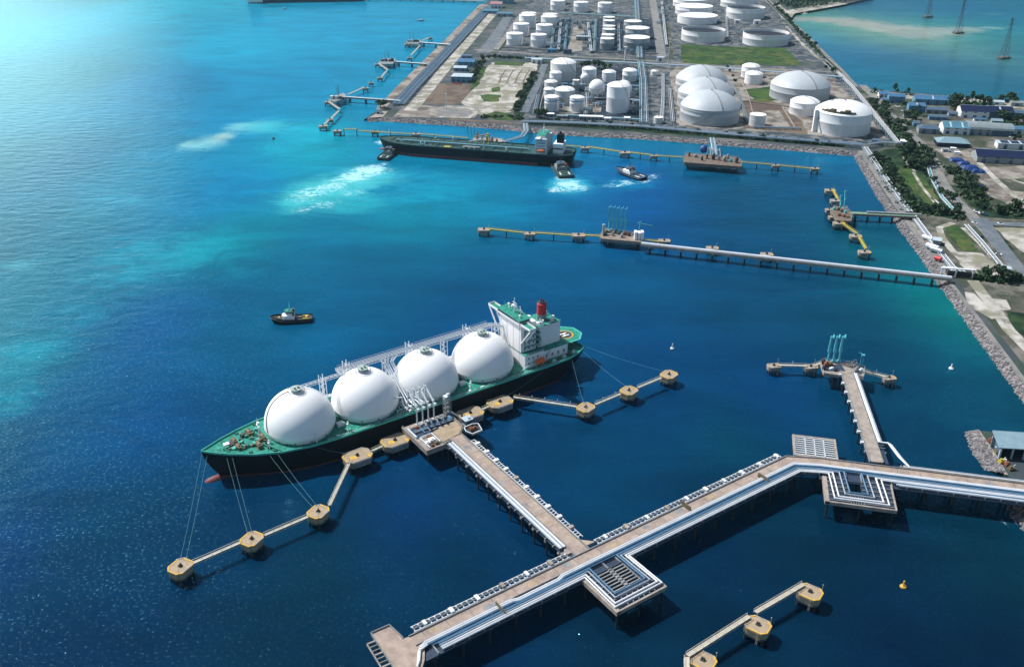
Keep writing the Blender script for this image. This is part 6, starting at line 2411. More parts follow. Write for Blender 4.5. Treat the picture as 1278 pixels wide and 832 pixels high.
# middle jetty
mj = platform('middle_jetty_platform', 'rusty concrete platform of the middle jetty with five upright teal arms', [(750, 292), (756, 285.5), (797, 291), (802, 297), (800, 302), (750, 297.5)], 8.0, 2.6, 'brown_deck_pale', 8)
gear(mj, [(757, 290), (762, 290), (768, 291), (773, 292), (779, 293), (785, 294), (790, 293), (755, 294), (765, 294), (776, 296), (794, 297)], 8.0, 3, ['rust', 'steel_dark', 'steel_grey', 'brown_gear', 'tanker_deck'])
for x, y, z in ((753, 292, 8),):
    q = local(mj, at(x, y, z))
    m = MB()
    m.box(q.x, q.y, 8, 2, 2, 9)
    m.build('gangway_post', 'catwalk_steel', mj)
for k, l in enumerate(('teal loading arm nearest the sea end of the middle jetty row', 'second teal loading arm of the middle jetty row', 'central teal loading arm of the middle jetty row', 'fourth teal loading arm of the middle jetty row', 'teal loading arm nearest the white gangway house of the middle jetty')):
    q = at(760 + 5 * k, 287 + .6 * k, 8)
    loading_arm((q.x, q.y, 0), -.1, l, 'arm_teal', 'upright arms of the middle jetty', True, 9, 13, 8, 1.7)
q = at(797, 298, 8)
t = thing('gangway_house', 'small white house where the pipe trestle meets the middle jetty', 'hut', (q.x, q.y, 8))
for i in range(3):
    m = MB()
    m.box(-2.8 + 2.8 * i, 0, 0, 2.2, 6, 7 if i != 1 else 6.4)
    m.build('wall' if i < 2 else 'tower', 'white', t)
q = at(798, 291, 8)
t = thing('jetty_crane', 'slim green crane on the shoreward end of the middle jetty', 'crane', (q.x, q.y, 8))
m = MB()
m.cyl(0, 0, 0, 11, .7, .5, 8)
m.build('mast', 'arm_teal', t)
m = MB()
m.bar((-2, 0, 10), (12, 3, 6), .6, .8)
m.build('jib', 'arm_teal', t)
# its trestle
C0, C1 = at(800, 304, 8), at(1188, 347, 8)
mt_ = thing('pipe_trestle', 'long thin pale pipe trestle on dark piles from the middle jetty to the seawall', 'trestle', (C0.x, C0.y, 0))
PC = L0(mt_, [C0, C1])
m = MB()
strip(m, PC, -1.0, 3.0, 6.6, 7.6)
m.build('road_deck', 'concrete', mt_)
for off, r, mm in ((-2.2, .55, 'pipe_white'), (-1.1, .5, 'pipe_white'), (0, .5, 'pipe_steel'), (1.2, .4, 'pipe_steel')):
    pipe(mt_, zed(offset_line([C0, C1], off), 8.3), r, mm)
m = MB()
strip(m, PC, 2.6, 3.0, 7.6, 8.5)
m.build('side_wall', 'concrete', mt_)
pile_bents(mt_, [C0, C1], (-1.4, 2.2), 13.2, 6.6, .7, 8)
q = at(1192, 345, LAND)
t = thing('pipe_gantry', 'pale pipe gantry with dark shelter at the shore root of the long thin trestle', 'gantry', (q.x, q.y, LAND), -.2)
m = MB()
m.bar((-12, -1, 7.5), (14, -1, 7.5), 2.4, .8)
for x in (-11, 0, 13):
    m.bar((x, -1.8, 7), (x, -1.8, -1), .6, .6)
    m.bar((x, -.2, 7), (x, -.2, -1), .6, .6)
m.build('gantry_frame', 'pipe_white', t)
m = MB()
m.box(3, 4, 0, 18, 7, 4.2)
m.build('shelter', 'steel_dark', t)
for i in range(4):
    m = MB()
    m.tube([(-8 + 3 * i, 8, 4.8), (-2 + 3 * i, -1, 5)], .5, 6)
    m.build('pipeline', 'pipe_white', t)

# small shore jetty
sj = platform('shore_jetty_platform', 'small cluttered platform of the jetty close to the seawall', [(1036, 264), (1041, 257), (1056, 258), (1064, 269), (1062, 276), (1044, 275)], 7.4, 2.0, 'brown_deck')
gear(sj, [(1041, 262), (1046, 262), (1050, 264), (1055, 266), (1047, 269), (1053, 270), (1058, 271)], 7.4, 3, ['rust', 'steel_dark', 'arm_teal', 'brown_gear'], (1, 3))
for x, y, l in ((1048, 262, 'thick teal loading arm on the small shore jetty'), (1053, 260, 'thin teal loading arm beside the thick one on the small shore jetty')):
    q = at(x, y, 7.4)
    loading_arm((q.x, q.y, 0), -1.2, l, 'arm_teal', 'arms of the small shore jetty', True, 6 if x < 1050 else 9, 8, 7.4, 1.3)
C0, C1 = at(1060, 266, 7), at(1142, 270, 7)
st_ = thing('shore_jetty_trestle', 'short greenish pipe trestle from the small shore jetty across the boulders', 'trestle', (C0.x, C0.y, 0))
PC = L0(st_, [C0, C1])
m = MB()
strip(m, PC, -2.5, 2.8, 5.8, 6.6)
m.build('road_deck', 'brown_deck', st_)
for off, mm in ((-2.6, 'yellow_pipe'), (-1.4, 'arm_teal'), (-.2, 'yellow_pipe'), (1.2, 'arm_teal'), (2.4, 'brown_deck')):
    pipe(st_, zed(offset_line([C0, C1], off), 7.2), .42, mm)
m = MB()
m.bar((PC[1].x - 42, PC[1].y + 8, 9), (PC[1].x + 6, PC[1].y + 1, 9), 2.6, 1.0)
for x in (-40, -28, -16, -4):
    m.bar((PC[1].x + x, PC[1].y + 3 - x * .1, 8.4), (PC[1].x + x, PC[1].y + 3 - x * .1, 3), .5, .5)
m.build('overhead_gantry_frame', 'steel_grey', st_)
pile_bents(st_, [C0, C1], (-1.8, 2), 11, 5.8, .5, 6)

# rusty platform in the channel
rj = platform('channel_platform', 'rusty brown loading platform in the channel with teal pipe maze', [(853, 197), (857, 191), (919, 196), (926, 202), (925, 208), (854, 202.5)], 8.4, 3.2, 'brown_deck', 8)
gear(rj, [(860, 195), (868, 196), (882, 198), (890, 199), (897, 200), (904, 201), (912, 202), (919, 203), (876, 200), (908, 198)], 8.4, 3.4, ['steel_grey', 'brown_gear', 'concrete', 'arm_teal', 'steel_dark'], (2, 5))
q = local(rj, at(878, 191, 8.4))
m = MB()
m.ball((q.x, q.y, 13), 4.6, 16, 9)
m.build('blue_tank', 'tarp_blue', rj, True)
for i in range(3):
    for sg in (-1, 1):
        q = local(rj, at(884 + 6 * i, 193 + i, 8.4))
        m = MB()
        m.tube([(q.x + sg * 2, q.y - 4, 9), (q.x + sg * 1.2, q.y, 17), (q.x, q.y + 5, 12)], .45, 6)
        m.build('loading_hose', 'arm_white' if sg > 0 else 'steel_grey', rj)
for x in (862, 880, 898, 916):
    q = local(rj, at(x, 204.2 + (x - 862) * .09, 6))
    m = MB()
    m.box(q.x, q.y - 1.2, 4.4, 6, .8, 2.2)
    m.build('fender', 'wall_white', rj)

# tanker berth platform behind the tanker
tb = platform('tanker_berth_platform', 'narrow loading platform hidden behind the tanker with yellow pipes', [(590, 174), (592, 171), (626, 173), (630, 178), (628, 182), (592, 178)], 8.4, 2.4, 'concrete', 6)
gear(tb, [(596, 174), (602, 175), (608, 176), (614, 177), (620, 178)], 8.4, 3.4, ['steel_grey', 'rust', 'yellow_pipe'], (3, 8))
for k in range(3):
    q = at(584 + 4 * k, 171, 8)
    loading_arm((q.x, q.y, 0), 0, ('pale teal arm standing first behind the tanker, ahead of its manifold', 'pale teal arm standing second behind the tanker, ahead of its manifold', 'pale teal arm standing third behind the tanker, ahead of its manifold')[k], 'arm_teal', 'arms behind the tanker', True, 8, 8, 6, .9)

# three crooked jetties in the turquoise water
for nm, pl, a, b, arms in (('nearest', [(410, 125), (417, 120), (428, 116), (432, 119), (430, 123), (418, 127)], (430, 121), (500, 126), (421, 423)),
                           ('second', [(473, 77), (479, 73), (492, 73), (494, 76), (490, 80), (477, 80)], (492, 77), (532, 80), (481, 485)),
                           ('farthest', [(506, 53), (511, 49.5), (524, 50), (526, 53), (520, 55)], (524, 53), (562, 56), (512, 516))):
    p_ = platform('crooked_jetty_platform', nm + ' dark crowded platform of the crooked jetties on the western side', pl, 7.4, 2.4, 'steel_grey', 6, 'crooked jetty platforms')
    for k in range(6):
        q = local(p_, at(pl[0][0] + (pl[3][0] - pl[0][0]) * (.2 + .12 * k), (pl[1][1] + pl[5 if len(pl) > 5 else 4][1]) / 2, 7.4))
        m = MB()
        m.box(q.x, q.y, 7.4, rnd.uniform(2.5, 5), rnd.uniform(2, 5), rnd.uniform(2, 5))
        m.build('machinery', rnd.choice(['steel_grey', 'steel_dark', 'wall_blue', 'arm_white', 'deck_blue']), p_)
    for k, x in enumerate(arms):
        q = at(x, (pl[1][1] + pl[4][1]) / 2, 7.4)
        loading_arm((q.x, q.y, 0), .4 * k, '%s slender blue arm on the %s crooked jetty platform' % (('seaward', 'landward')[k], nm), 'wall_blue' if k else 'arm_teal', 'arms of the crooked jetties', True, 8, 9, 7.4, .9)
    C0, C1 = at(*a, 7), at(*b, 7)
    t = thing('crooked_jetty_trestle', nm + ' pipe trestle from the crooked jetties to the western quay', 'trestle', (C0.x, C0.y, 0), 0, 'crooked jetty trestles')
    PC = L0(t, [C0, C1])
    m = MB()
    strip(m, PC, -3, 3, 5.6, 6.6)
    m.build('road_deck', 'concrete_grey', t)
    for off, mm in ((-2.2, 'pipe_steel'), (-1, 'pipe_blue'), (.2, 'arm_white'), (1.6, 'pipe_blue')):
        pipe(t, zed(offset_line([C0, C1], off), 7.2), .5, mm)
    m = MB()
    strip(m, PC, 2.6, 3, 6.6, 7.8)
    m.build('side_wall', 'concrete', t)
    pile_bents(t, [C0, C1], (-2, 2), 24, 5.6, .8, 8)

# ================================================================ ships and boats
# crude tanker
ta, tb_ = at(474, 173.5, 12), at(717, 191, 12)
tc_ = (ta + tb_) / 2
tl = (tb_ - ta).length
th = math.atan2(ta.y - tb_.y, ta.x - tb_.x)
tk = thing('oil_tanker', 'long black oil tanker with dark green deck and blue white house at its stern', 'ship', (tc_.x, tc_.y, 0), th)
k = tl / 2
B = 19.0
TST = [(-k, 12, -k + 3, 7, 12.4), (-k + 4, 15, -k + 7, 12, 12.2), (-k + 16, B - 1, -k + 18, B - 3, 12), (-k + 40, B, -k + 40, B, 12), (k - 44, B, k - 44, B, 12), (k - 26, B - 2.5, k - 28, B - 4, 12.2), (k - 14, B - 7, k - 17, B - 9.5, 12.9), (k - 5, 6, k - 10, 3, 13.6), (k, .6, k - 6, .3, 14)]
h_ = hull_mesh(TST).build('hull', 'hull_black', tk, True)
bt = MB()
for side in (1, -1):
    vs = []
    for s in TST:
        for z in (3.6, -.5):
            t = ((s[4] - max(z, 0)) / s[4]) ** 1.4
            vs.append((s[2] + (s[0] - s[2]) * (1 - t) + (.08 if s[0] > 0 else -.05), side * (s[3] + (s[1] - s[3]) * (1 - t) + .08), z))
    fs = [(2 * i, 2 * i + 1, 2 * i + 3, 2 * i + 2) for i in range(len(TST) - 1)]
    bt.add(vs, fs if side < 0 else [f[::-1] for f in fs])
bt.build('boot_topping', 'hull_red', h_)
m = MB()
m.lathe(0, 0, [(.1, 0), (2, 1), (3, 4), (3.2, 10)], 12)
m.v = [(k + 1 - z, x, y - .6) for x, y, z in m.v]
m.build('bulbous_bow', 'hull_red', h_, True)
rim_mesh(TST, .5, -.02, 1.2).build('bulwark', 'tanker_deck', h_)
td = deck_mesh(TST, .3, .1).build('deck', 'tanker_deck', tk)
for y in (-4, -2.4, -.8, .8, 2.4, 4.4):
    m = MB()
    m.tube([(-k + 52, y, 13.6), (k - 30, y, 13.6)], .4, 6)
    m.build('deck_pipe', rnd.choice(['tanker_deck', 'arm_teal', 'steel_dark']), td)
m = MB()
for i in range(9):
    x = -k + 58 + i * (tl - 100) / 8
    m.bar((x, -B + 1.5, 12.9), (x, B - 1.5, 12.9), .5, .7)
m.build('deck_rib', 'tanker_deck', td)
m = MB()
m.bar((-k + 50, 6.4, 15.4), (k - 24, 6.4, 15.4), 1.6, .3)
for i in range(14):
    x = -k + 50 + i * (tl - 76) / 13
    m.bar((x, 6.4, 15.2), (x, 6.4, 12.1), .3, .3)
m.build('catwalk_frame', 'arm_teal', td)
for y in (-15, -9, 9, 15):
    for i in range(3):
        x = -4 + 6 * i
        m = MB()
        m.tube([(x, y, 12.2), (x, y, 13.8), (x, y * 1.12, 13.8)], .4, 6)
        m.build('manifold', 'arm_white' if y > 0 else 'yellow', td)
m = MB()
m.bar((-10, 12.5, 14.6), (10, 12.5, 14.6), 4, .3)
for i in range(26):
    g = MB()
    x_, y_ = rnd.uniform(-k + 55, k - 40), rnd.choice((-1, 1)) * rnd.uniform(6, 17)
    if i % 2:
        g.box(x_, y_, 12.1, rnd.uniform(1, 3), rnd.uniform(.8, 2), rnd.uniform(.8, 2))
    else:
        g.bar((x_, y_, 14.5 + i % 4), (x_, y_, 12.1), .45, .45)
    g.build('deck_fitting', rnd.choice(['arm_teal', 'steel_grey', 'arm_white', 'yellow_pipe', 'brown_gear']), td)
m.build('manifold_deck', 'steel_grey', td)
for y, c_ in ((11, 'arm_white'), (-11, 'yellow')):
    m = MB()
    m.cyl(-14, y, 12, 24, .8, .6, 8)
    m.bar((-14, y, 24), (4, y * .9, 20), .8, .9)
    m.build('hose_crane', c_, tk)
m = MB()
m.box(28, 12, 12.1, 9, 5, .5)
m.build('hatch_cover', 'yellow_pipe', td)
for x, y in ((k - 60, 14), (30, -13), (60, 13.5), (-40, 13.5)):
    m = MB()
    m.cyl(x, y, 12.1, 16, .5, n=6)
    m.box(x, y, 15.4, 1.4, 1.4, .8)
    m.build('vent_post', 'arm_white', td)
for x, y in ((k - 16, 4), (k - 16, -4), (k - 24, 6), (k - 24, -6)):
    m = MB()
    m.box(x, y, 12.4, 3.4, 3, 1.2)
    m.cyl(x, y, 13.6, 14.6, 1.1, n=8)
    m.build('windlass', 'brown_gear', td)
m = MB()
m.cyl(k - 12, 0, 12.6, 25, .5, .25, 8)
m.box(k - 12, 0, 21, .5, 3, .4)
m.build('foremast', 'arm_white', tk)
hx0 = -k + 35
m = MB()
m.box(hx0, 0, 12.1, 13, 30, 17)
th_ = m.build('accommodation_block', 'wall_white', tk)
m = MB()
m.box(hx0 + .5, 0, 29.1, 10, 24, 3)
m.box(hx0 + 2, 0, 29.3, 4, 40, 1.3)
m.build('bridge', 'wall_white', th_)
m = MB()
for z in (14.2, 17.4, 20.6, 23.8, 26.6):
    m.box(hx0 - .4, 0, z + 1.5, 13.6, 31, .25)
    m.box(hx0 + 6.53, 0, z, .06, 26, .8)
    m.box(hx0, 15.03, z, 10, .06, .8)
m.build('window_band', 'roof_slate', th_)
m = MB()
m.box(hx0 + .5, 0, 30.7, 10.1, 23, 1.0)
m.build('bridge_window', 'glass', th_)
m = MB()
m.box(hx0 + .5, 0, 32.1, 10.4, 24.4, .3)
m.build('roof', 'deck_green', th_)
m = MB()
m.cyl(hx0, 0, 32.3, 42, .6, .3, 8)
m.box(hx0, 0, 38, 1, 5, .4)
m.bar((hx0 - 2, 3, 32.3), (hx0, 0, 38), .2, .2)
m.bar((hx0 - 2, -3, 32.3), (hx0, 0, 38), .2, .2)
m.build('radar_mast', 'arm_white', th_)
m = MB()
m.lathe(0, 0, [(.1, -4), (1.4, -3), (1.7, 0), (1.4, 3), (.1, 4)], 10)
m.v = [(z + hx0 - 1, 16.8 + x, 16.5 + y) for x, y, z in m.v]
m.build('lifeboat', 'orange', th_, True)
m = MB()
m.box(-k + 17, 0, 12.1, 11, 18, 11)
cz = m.build('engine_casing', 'wall_white', tk)
m = MB()
m.box(-k + 17, 9.03, 17, 11.2, .1, 1.6)
m.build('casing_band', 'rust', cz)
m = MB()
m.box(-k + 16, 0, 23.1, 7, 8, 9)
m.cyl(-k + 16, 1.5, 32.1, 35, .9, n=8)
m.cyl(-k + 16, -1.5, 32.1, 34, .7, n=8)
m.build('funnel', 'hull_black', tk)


def boat_hull(L, Bm, f0, f1):
    h = L / 2
    b = Bm / 2
    return [(-h, b * .8, -h + .6, b * .7, f0), (-h + 1.5, b * .95, -h + 2, b * .85, f0), (-h * .3, b, -h * .3, b * .95, f0), (h * .35, b, h * .35, b * .9, f0 + (f1 - f0) * .3), (h * .7, b * .75, h * .66, b * .6, f0 + (f1 - f0) * .7), (h * .93, b * .32, h * .86, b * .18, f1), (h, .12, h * .9, .06, f1 + .1)]


def tug(a, b, z, label, hull='hull_black', house='white', deck='brown_gear', mast='arm_teal'):
    """harbour tug; a = bow, b = stern in the photograph"""
    A, Bb = at(*a, z), at(*b, z)
    c = (A + Bb) / 2
    L = (A - Bb).length
    t = thing('tugboat', label, 'tugboat', (c.x, c.y, 0), math.atan2(A.y - Bb.y, A.x - Bb.x), 'tugboats')
    S_ = boat_hull(L, L * .34, 2.2, 4.4)
    hl_ = hull_mesh(S_, -1.5).build('hull', hull, t, True)
    rim_mesh(S_, .35, -.02, .9).build('bulwark', hull, hl_)
    m = MB()
    m.tube([(s[0], s[1] + .1, s[4] - .4) for s in S_] + [(s[0], -s[1] - .1, s[4] - .4) for s in S_[::-1][1:]], .4, 6)
    m.build('tyre_fender', 'steel_dark', hl_)
    deck_mesh(S_, .3, .05).build('deck', deck, t)
    m = MB()
    m.prism([(-L * .08, -L * .11), (L * .16, -L * .11), (L * .22, -L * .06), (L * .22, L * .06), (L * .16, L * .11), (-L * .08, L * .11)], 2.4, 5.8)
    hs_ = m.build('deckhouse', house, t)
    m = MB()
    m.prism([(-L * .02, -L * .075), (L * .11, -L * .075), (L * .15, 0), (L * .11, L * .075), (-L * .02, L * .075)], 5.8, 8.9)
    wh = m.build('wheelhouse', house, t)
    m = MB()
    m.prism([(-L * .021, -L * .078), (L * .112, -L * .078), (L * .155, 0), (L * .112, L * .078), (-L * .021, L * .078)], 7.2, 8.2)
    m.build('window_band', 'glass', wh)
    m = MB()
    m.prism([(-L * .03, -L * .085), (L * .115, -L * .085), (L * .16, 0), (L * .115, L * .085), (-L * .03, L * .085)], 8.9, 9.2)
    m.build('roof', 'deck_green' if mast == 'arm_teal' else 'roof_slate', wh)
    for y in (-L * .08, L * .08):
        m = MB()
        m.cyl(-L * .055, y, 5.6, 9.0, L * .026, n=10)
        m.build('funnel', 'brown_gear' if y > 0 else 'rust', t)
    m = MB()
    m.cyl(L * .02, 0, 9.2, 15.5, .3, .14, 6)
    m.box(L * .02, 0, 11.8, .5, 2.4, .3)
    m.box(L * .02, 0, 13.3, .5, 1.6, .3)
    m.ball((L * .05, .8, 9.8), .6, 8, 5)
    m.build('mast', mast, t)
    m = MB()
    m.cyl(0, -1.2, 0, 2.4, 1.1, n=10)
    m.v = [(L * .30 + x, z - 1.2 + 0, 3.6 + y + .6) for x, y, z in m.v]
    m.build('winch', 'yellow_pipe', t)
    for x in (-L * .22, -L * .36):
        m = MB()
        m.box(x, 0, 2.3, 1.8, 2.4, 1.3)
        m.build('tow_bitt', 'yellow' if x < -L * .3 and hull == 'hull_black' else 'brown_gear', t)
    for y in (-1, 1):
        m = MB()
        m.box(-L * .34, y * L * .09, 2.3, L * .16, .9, .8)
        m.build('deck_locker', 'yellow_pipe' if hull == 'hull_black' else 'wall_white', t)
    return t


tug((338, 400), (390, 397), 1.5, 'lone black tug with white house and yellow stern deck in open blue water', deck='steel_dark')
tug((770, 212), (804, 223), 1.5, 'dark blue tug with large white house crossing the channel by the yellow bridge', hull='roof_navy', deck='roof_slate', mast='steel_dark')
tug((694, 203), (707, 221), 1.5, 'dark green tug pushing at the tanker stern above churned white water', hull='steel_dark', deck='tanker_deck', mast='steel_dark', house='wall_grey')
tug((493, 186), (477, 199), 1.5, 'dark green tug pressed to the tanker bow ahead of its white wake', hull='steel_dark', deck='tanker_deck', mast='steel_dark', house='wall_grey')


def small_boat(px, py, L, rz, label, hull='white', house='white'):
    c = at(px, py)
    t = thing('motor_boat', label, 'boat', (c.x, c.y, 0), rz, 'small boats')
    S_ = boat_hull(L, L * .3, 1.1, 2.0)
    hull_mesh(S_, -.6).build('hull', hull, t, True)
    deck_mesh(S_, .15, -.2).build('deck', 'roof_pale', t)
    m = MB()
    m.prism([(-L * .1, -L * .09), (L * .18, -L * .07), (L * .18, L * .07), (-L * .1, L * .09)], .8, 2.9)
    m.build('cabin', house, t)
    m = MB()
    m.cyl(0, 0, 2.9, 5, .08, n=5)
    m.build('mast', 'arm_white', t)
    return t


small_boat(623, 201, 10, .1, 'small white pilot boat lying against the tanker side')
small_boat(525, 26, 16, 0, 'small dark work boat with white cabin in turquoise water off the far quay', 'steel_dark')
small_boat(355, 11.5, 10, 0, 'tiny boat just under the far ship at the top edge', 'steel_dark')
small_boat(341, 174, 4, 0, 'tiny dark boat in the pale silt plume', 'steel_dark', 'steel_dark')
small_boat(1004, 18, 16, .3, 'white boat drawn up on the lagoon sand bank', 'white')
# ship at the top edge
fa, fb_ = at(306, 4.5), at(458, 2)
c = (fa + fb_) / 2
fl = (fa - fb_).length
fs_ = thing('cargo_ship', 'far navy hulled cargo ship cut by the top edge of the photo', 'ship', (c.x, c.y + 16, 0), math.atan2(fb_.y - fa.y, fb_.x - fa.x))
k = fl / 2
S_ = [(-k, 12, -k + 4, 9, 13), (-k + 12, 16, -k + 14, 14, 12), (k - 40, 16, k - 40, 16, 12), (k - 14, 10, k - 18, 7, 13), (k, .4, k - 8, .2, 15)]
hh_ = hull_mesh(S_).build('hull', 'roof_navy', fs_, True)
deck_mesh(S_, .3, .1).build('deck', 'hull_red', fs_)
m = MB()
m.box(-k + 22, 0, 12.1, 20, 28, 20)
m.box(-k + 24, 0, 32.1, 10, 34, 3)
m.build('accommodation_block', 'white', fs_)
m = MB()
m.cyl(-k + 9, 0, 12, 36, 3, n=12)
m.build('funnel', 'roof_navy', fs_)
m = MB()
m.box(-k + 21, -16.06, 1.6, 36, .1, 9)
m.build('hull_panel', 'wall_white', hh_)
for i in range(5):
    m = MB()
    m.box(-k + 60 + i * 32, 0, 12.1, 24, 22, 2.4)
    m.build('hatch_cover', 'hull_red', fs_)

# buoys
def buoy(px, py, label, mt, h=3.2, r=1.5):
    c = at(px, py)
    t = thing('buoy', label, 'buoy', (c.x, c.y, 0), 0, 'navigation buoys')
    m = MB()
    m.lathe(0, 0, [(r * .6, -.8), (r, -.2), (r, .6), (r * .5, 1.0), (.35, 1.1), (.25, h)], 14)
    m.build('float', mt, t, True)
    m = MB()
    for a in range(3):
        q = a * 2.1
        m.bar((r * .7 * math.cos(q), r * .7 * math.sin(q), .8), (.2 * math.cos(q), .2 * math.sin(q), h), .14, .14)
    m.ball((0, 0, h + .3), .45, 8, 6)
    m.build('topmark', 'tank_pale' if mt != 'yellow' else 'yellow', t)


buoy(839, 435, 'small pale buoy in open water between two mooring areas', 'tank_pale', 3.4, 1.4)
buoy(1187, 460, 'small white buoy near the boulder shore', 'white', 3, 1.5)
buoy(1127, 732, 'small yellow buoy in the dark water', 'yellow', 3, 1.5)

# ================================================================ pylons in the lagoon
def pylon(px, py, hgt, label):
    c = at(px, py, 3)
    t = thing('pylon', label, 'pylon', (c.x, c.y, 0), .3, 'power pylons in the lagoon')
    m = MB()
    m.box(0, 0, 1.4, 20, 13, 1.8)
    m.build('base_platform', 'concrete_wet', t)
    for x in (-7, 0, 7):
        for y in (-4.5, 4.5):
            m = MB()
            m.cyl(x, y, -2, 1.5, .8, n=8)
            m.build('pile', 'pile_dark', t)
    m = MB()
    wb, wt = 5.2, .9
    z0 = 3.2
    lv = [z0 + (hgt - z0) * (1 - (1 - i / 8) ** 1.25) for i in range(9)]
    ww = [wb + (wt - wb) * min(1, (z - z0) / (hgt * .8 - z0)) for z in lv]
    cs_ = ((-1, -1), (1, -1), (1, 1), (-1, 1))
    for i in range(8):
        for j in range(4):
            a, b = cs_[j], cs_[(j + 1) % 4]
            p = Vector((a[0] * ww[i], a[1] * ww[i], lv[i]))
            p2 = Vector((a[0] * ww[i + 1], a[1] * ww[i + 1], lv[i + 1]))
            q2 = Vector((b[0] * ww[i + 1], b[1] * ww[i + 1], lv[i + 1]))
            q = Vector((b[0] * ww[i], b[1] * ww[i], lv[i]))
            m.bar(p, p2, .3, .3)
            m.bar(p, q2, .2, .2)
            m.bar(p2, q2, .2, .2)
            m.bar(q, p2, .2, .2)
    m.build('lattice_mast', 'steel_dark', t)
    for z, wd in ((hgt * .72, 9), (hgt * .84, 7.5), (hgt * .95, 6)):
        m = MB()
        m.bar((-wd, 0, z), (wd, 0, z), .3, .3)
        m.bar((-wd, 0, z), (0, 0, z + 1.8), .2, .2)
        m.bar((wd, 0, z), (0, 0, z + 1.8), .2, .2)
        m.build('cross_arm', 'steel_dark', t)


pylon(1158, 20, 58, 'power pylon on piles in the lagoon, farthest back and cut by the top edge')
pylon(1196, 40, 62, 'power pylon on the pale sand bank of the lagoon, the middle one')
pylon(1253, 71, 66, 'power pylon standing nearest in the open green lagoon')
# ================================================================ buildings
def building(name, label, xl, xr, yf, hgt, depth, roofm, wallm='wall_white', rz=-.22, roof='gable', pitch=.22, group=None, bays=0, skylight=0):
    """front wall foot runs from (xl, yf) in the photograph; ridge along the front"""
    a = at(xl, yf, LAND)
    b = at(xr, yf, LAND)
    wd = (b - a).length
    wd = wd / max(.5, math.cos(rz))
    d = Vector((math.cos(rz), math.sin(rz), 0))
    n_ = Vector((-d.y, d.x, 0))
    c = (a + b) / 2 + n_ * (depth / 2)
    t = thing(name, label, 'building', (c.x, c.y, LAND), rz, group)
    hx, hy = wd / 2, depth / 2
    m = MB()
    rise = pitch * depth / 2
    if roof == 'gable':
        vs = [(-hx, -hy, -.4), (hx, -hy, -.4), (hx, hy, -.4), (-hx, hy, -.4), (-hx, -hy, hgt), (hx, -hy, hgt), (hx, hy, hgt), (-hx, hy, hgt), (-hx, 0, hgt + rise), (hx, 0, hgt + rise)]
        m.add(vs, [(3, 2, 1, 0), (0, 1, 5, 4), (2, 3, 7, 6), (1, 2, 6, 9, 5), (3, 0, 4, 8, 7), (4, 5, 9, 8), (6, 7, 8, 9)])
    else:
        m.box(0, 0, -.4, wd, depth, hgt + .4)
    w_ = m.build('wall', wallm, t)
    m = MB()
    e = .7
    if roof == 'gable':
        s_ = rise / hy
        for sg in (-1, 1):
            vs = [(-hx - e, sg * (hy + e), hgt - s_ * e + .06), (hx + e, sg * (hy + e), hgt - s_ * e + .06), (hx + e, 0, hgt + rise + .06), (-hx - e, 0, hgt + rise + .06)]
            vs += [(x, y, z + .22) for x, y, z in vs]
            f = [(3, 2, 1, 0), (4, 5, 6, 7), (0, 1, 5, 4), (1, 2, 6, 5), (3, 0, 4, 7)]
            m.add(vs, f if sg < 0 else [x[::-1] for x in f])
    elif roof == 'hip':
        k = min(hx * .55, hy)
        vs = [(-hx - e, -hy - e, hgt), (hx + e, -hy - e, hgt), (hx + e, hy + e, hgt), (-hx - e, hy + e, hgt), (-hx + k, 0, hgt + rise * 1.3), (hx - k, 0, hgt + rise * 1.3)]
        m.add(vs, [(3, 2, 1, 0), (0, 1, 5, 4), (2, 3, 4, 5), (1, 2, 5), (3, 0, 4)])
    elif roof == 'arch':
        n2 = 9
        vs = []
        for x in (-hx - e, hx + e):
            for i in range(n2):
                q = math.pi * i / (n2 - 1)
                vs.append((x, -math.cos(q) * (hy + e), hgt + math.sin(q) * rise * 1.5))
        m.add(vs, [(i, n2 + i, n2 + i + 1, i + 1) for i in range(n2 - 1)] + [tuple(range(n2)), tuple(range(2 * n2 - 1, n2 - 1, -1))])
    else:
        m.box(0, 0, hgt, wd + 1, depth + 1, .5)
    r_ = m.build('roof', roofm, t)
    if skylight and roof in ('gable', 'flat'):
        for i in range(skylight):
            x = (i + .5) / skylight * wd * .9 - wd * .45
            m = MB()
            if roof == 'gable':
                s_ = rise / hy
                m.add([(x - 1, -hy * .92, hgt + s_ * hy * .08 + .34), (x + 1, -hy * .92, hgt + s_ * hy * .08 + .34), (x + 1, -hy * .12, hgt + s_ * hy * .88 + .34), (x - 1, -hy * .12, hgt + s_ * hy * .88 + .34)], [(0, 1, 2, 3)])
            else:
                m.box(x, 0, hgt + .5, wd / skylight * .7, depth * .8, .3)
            m.build('skylight', 'roof_pale' if roof == 'gable' else 'roof_navy', r_)
    if roof == 'gable':
        m = MB()
        m.bar((-hx - e, 0, hgt + rise + .42), (hx + e, 0, hgt + rise + .42), .7, .2)
        m.build('ridge_cap', 'roof_pale', r_)
    for i in range(bays):
        x = -hx + (i + .5) * wd / bays
        m = MB()
        m.box(x, -hy - .03, .1, min(4, wd / bays * .6), .08, min(hgt * .7, 4))
        m.build('door', 'roof_slate', t)
        if hgt > 5:
            m = MB()
            m.box(x, -hy - .03, hgt * .8, min(3, wd / bays * .5), .08, 1.0)
            m.build('window', 'glass', t)
    return t


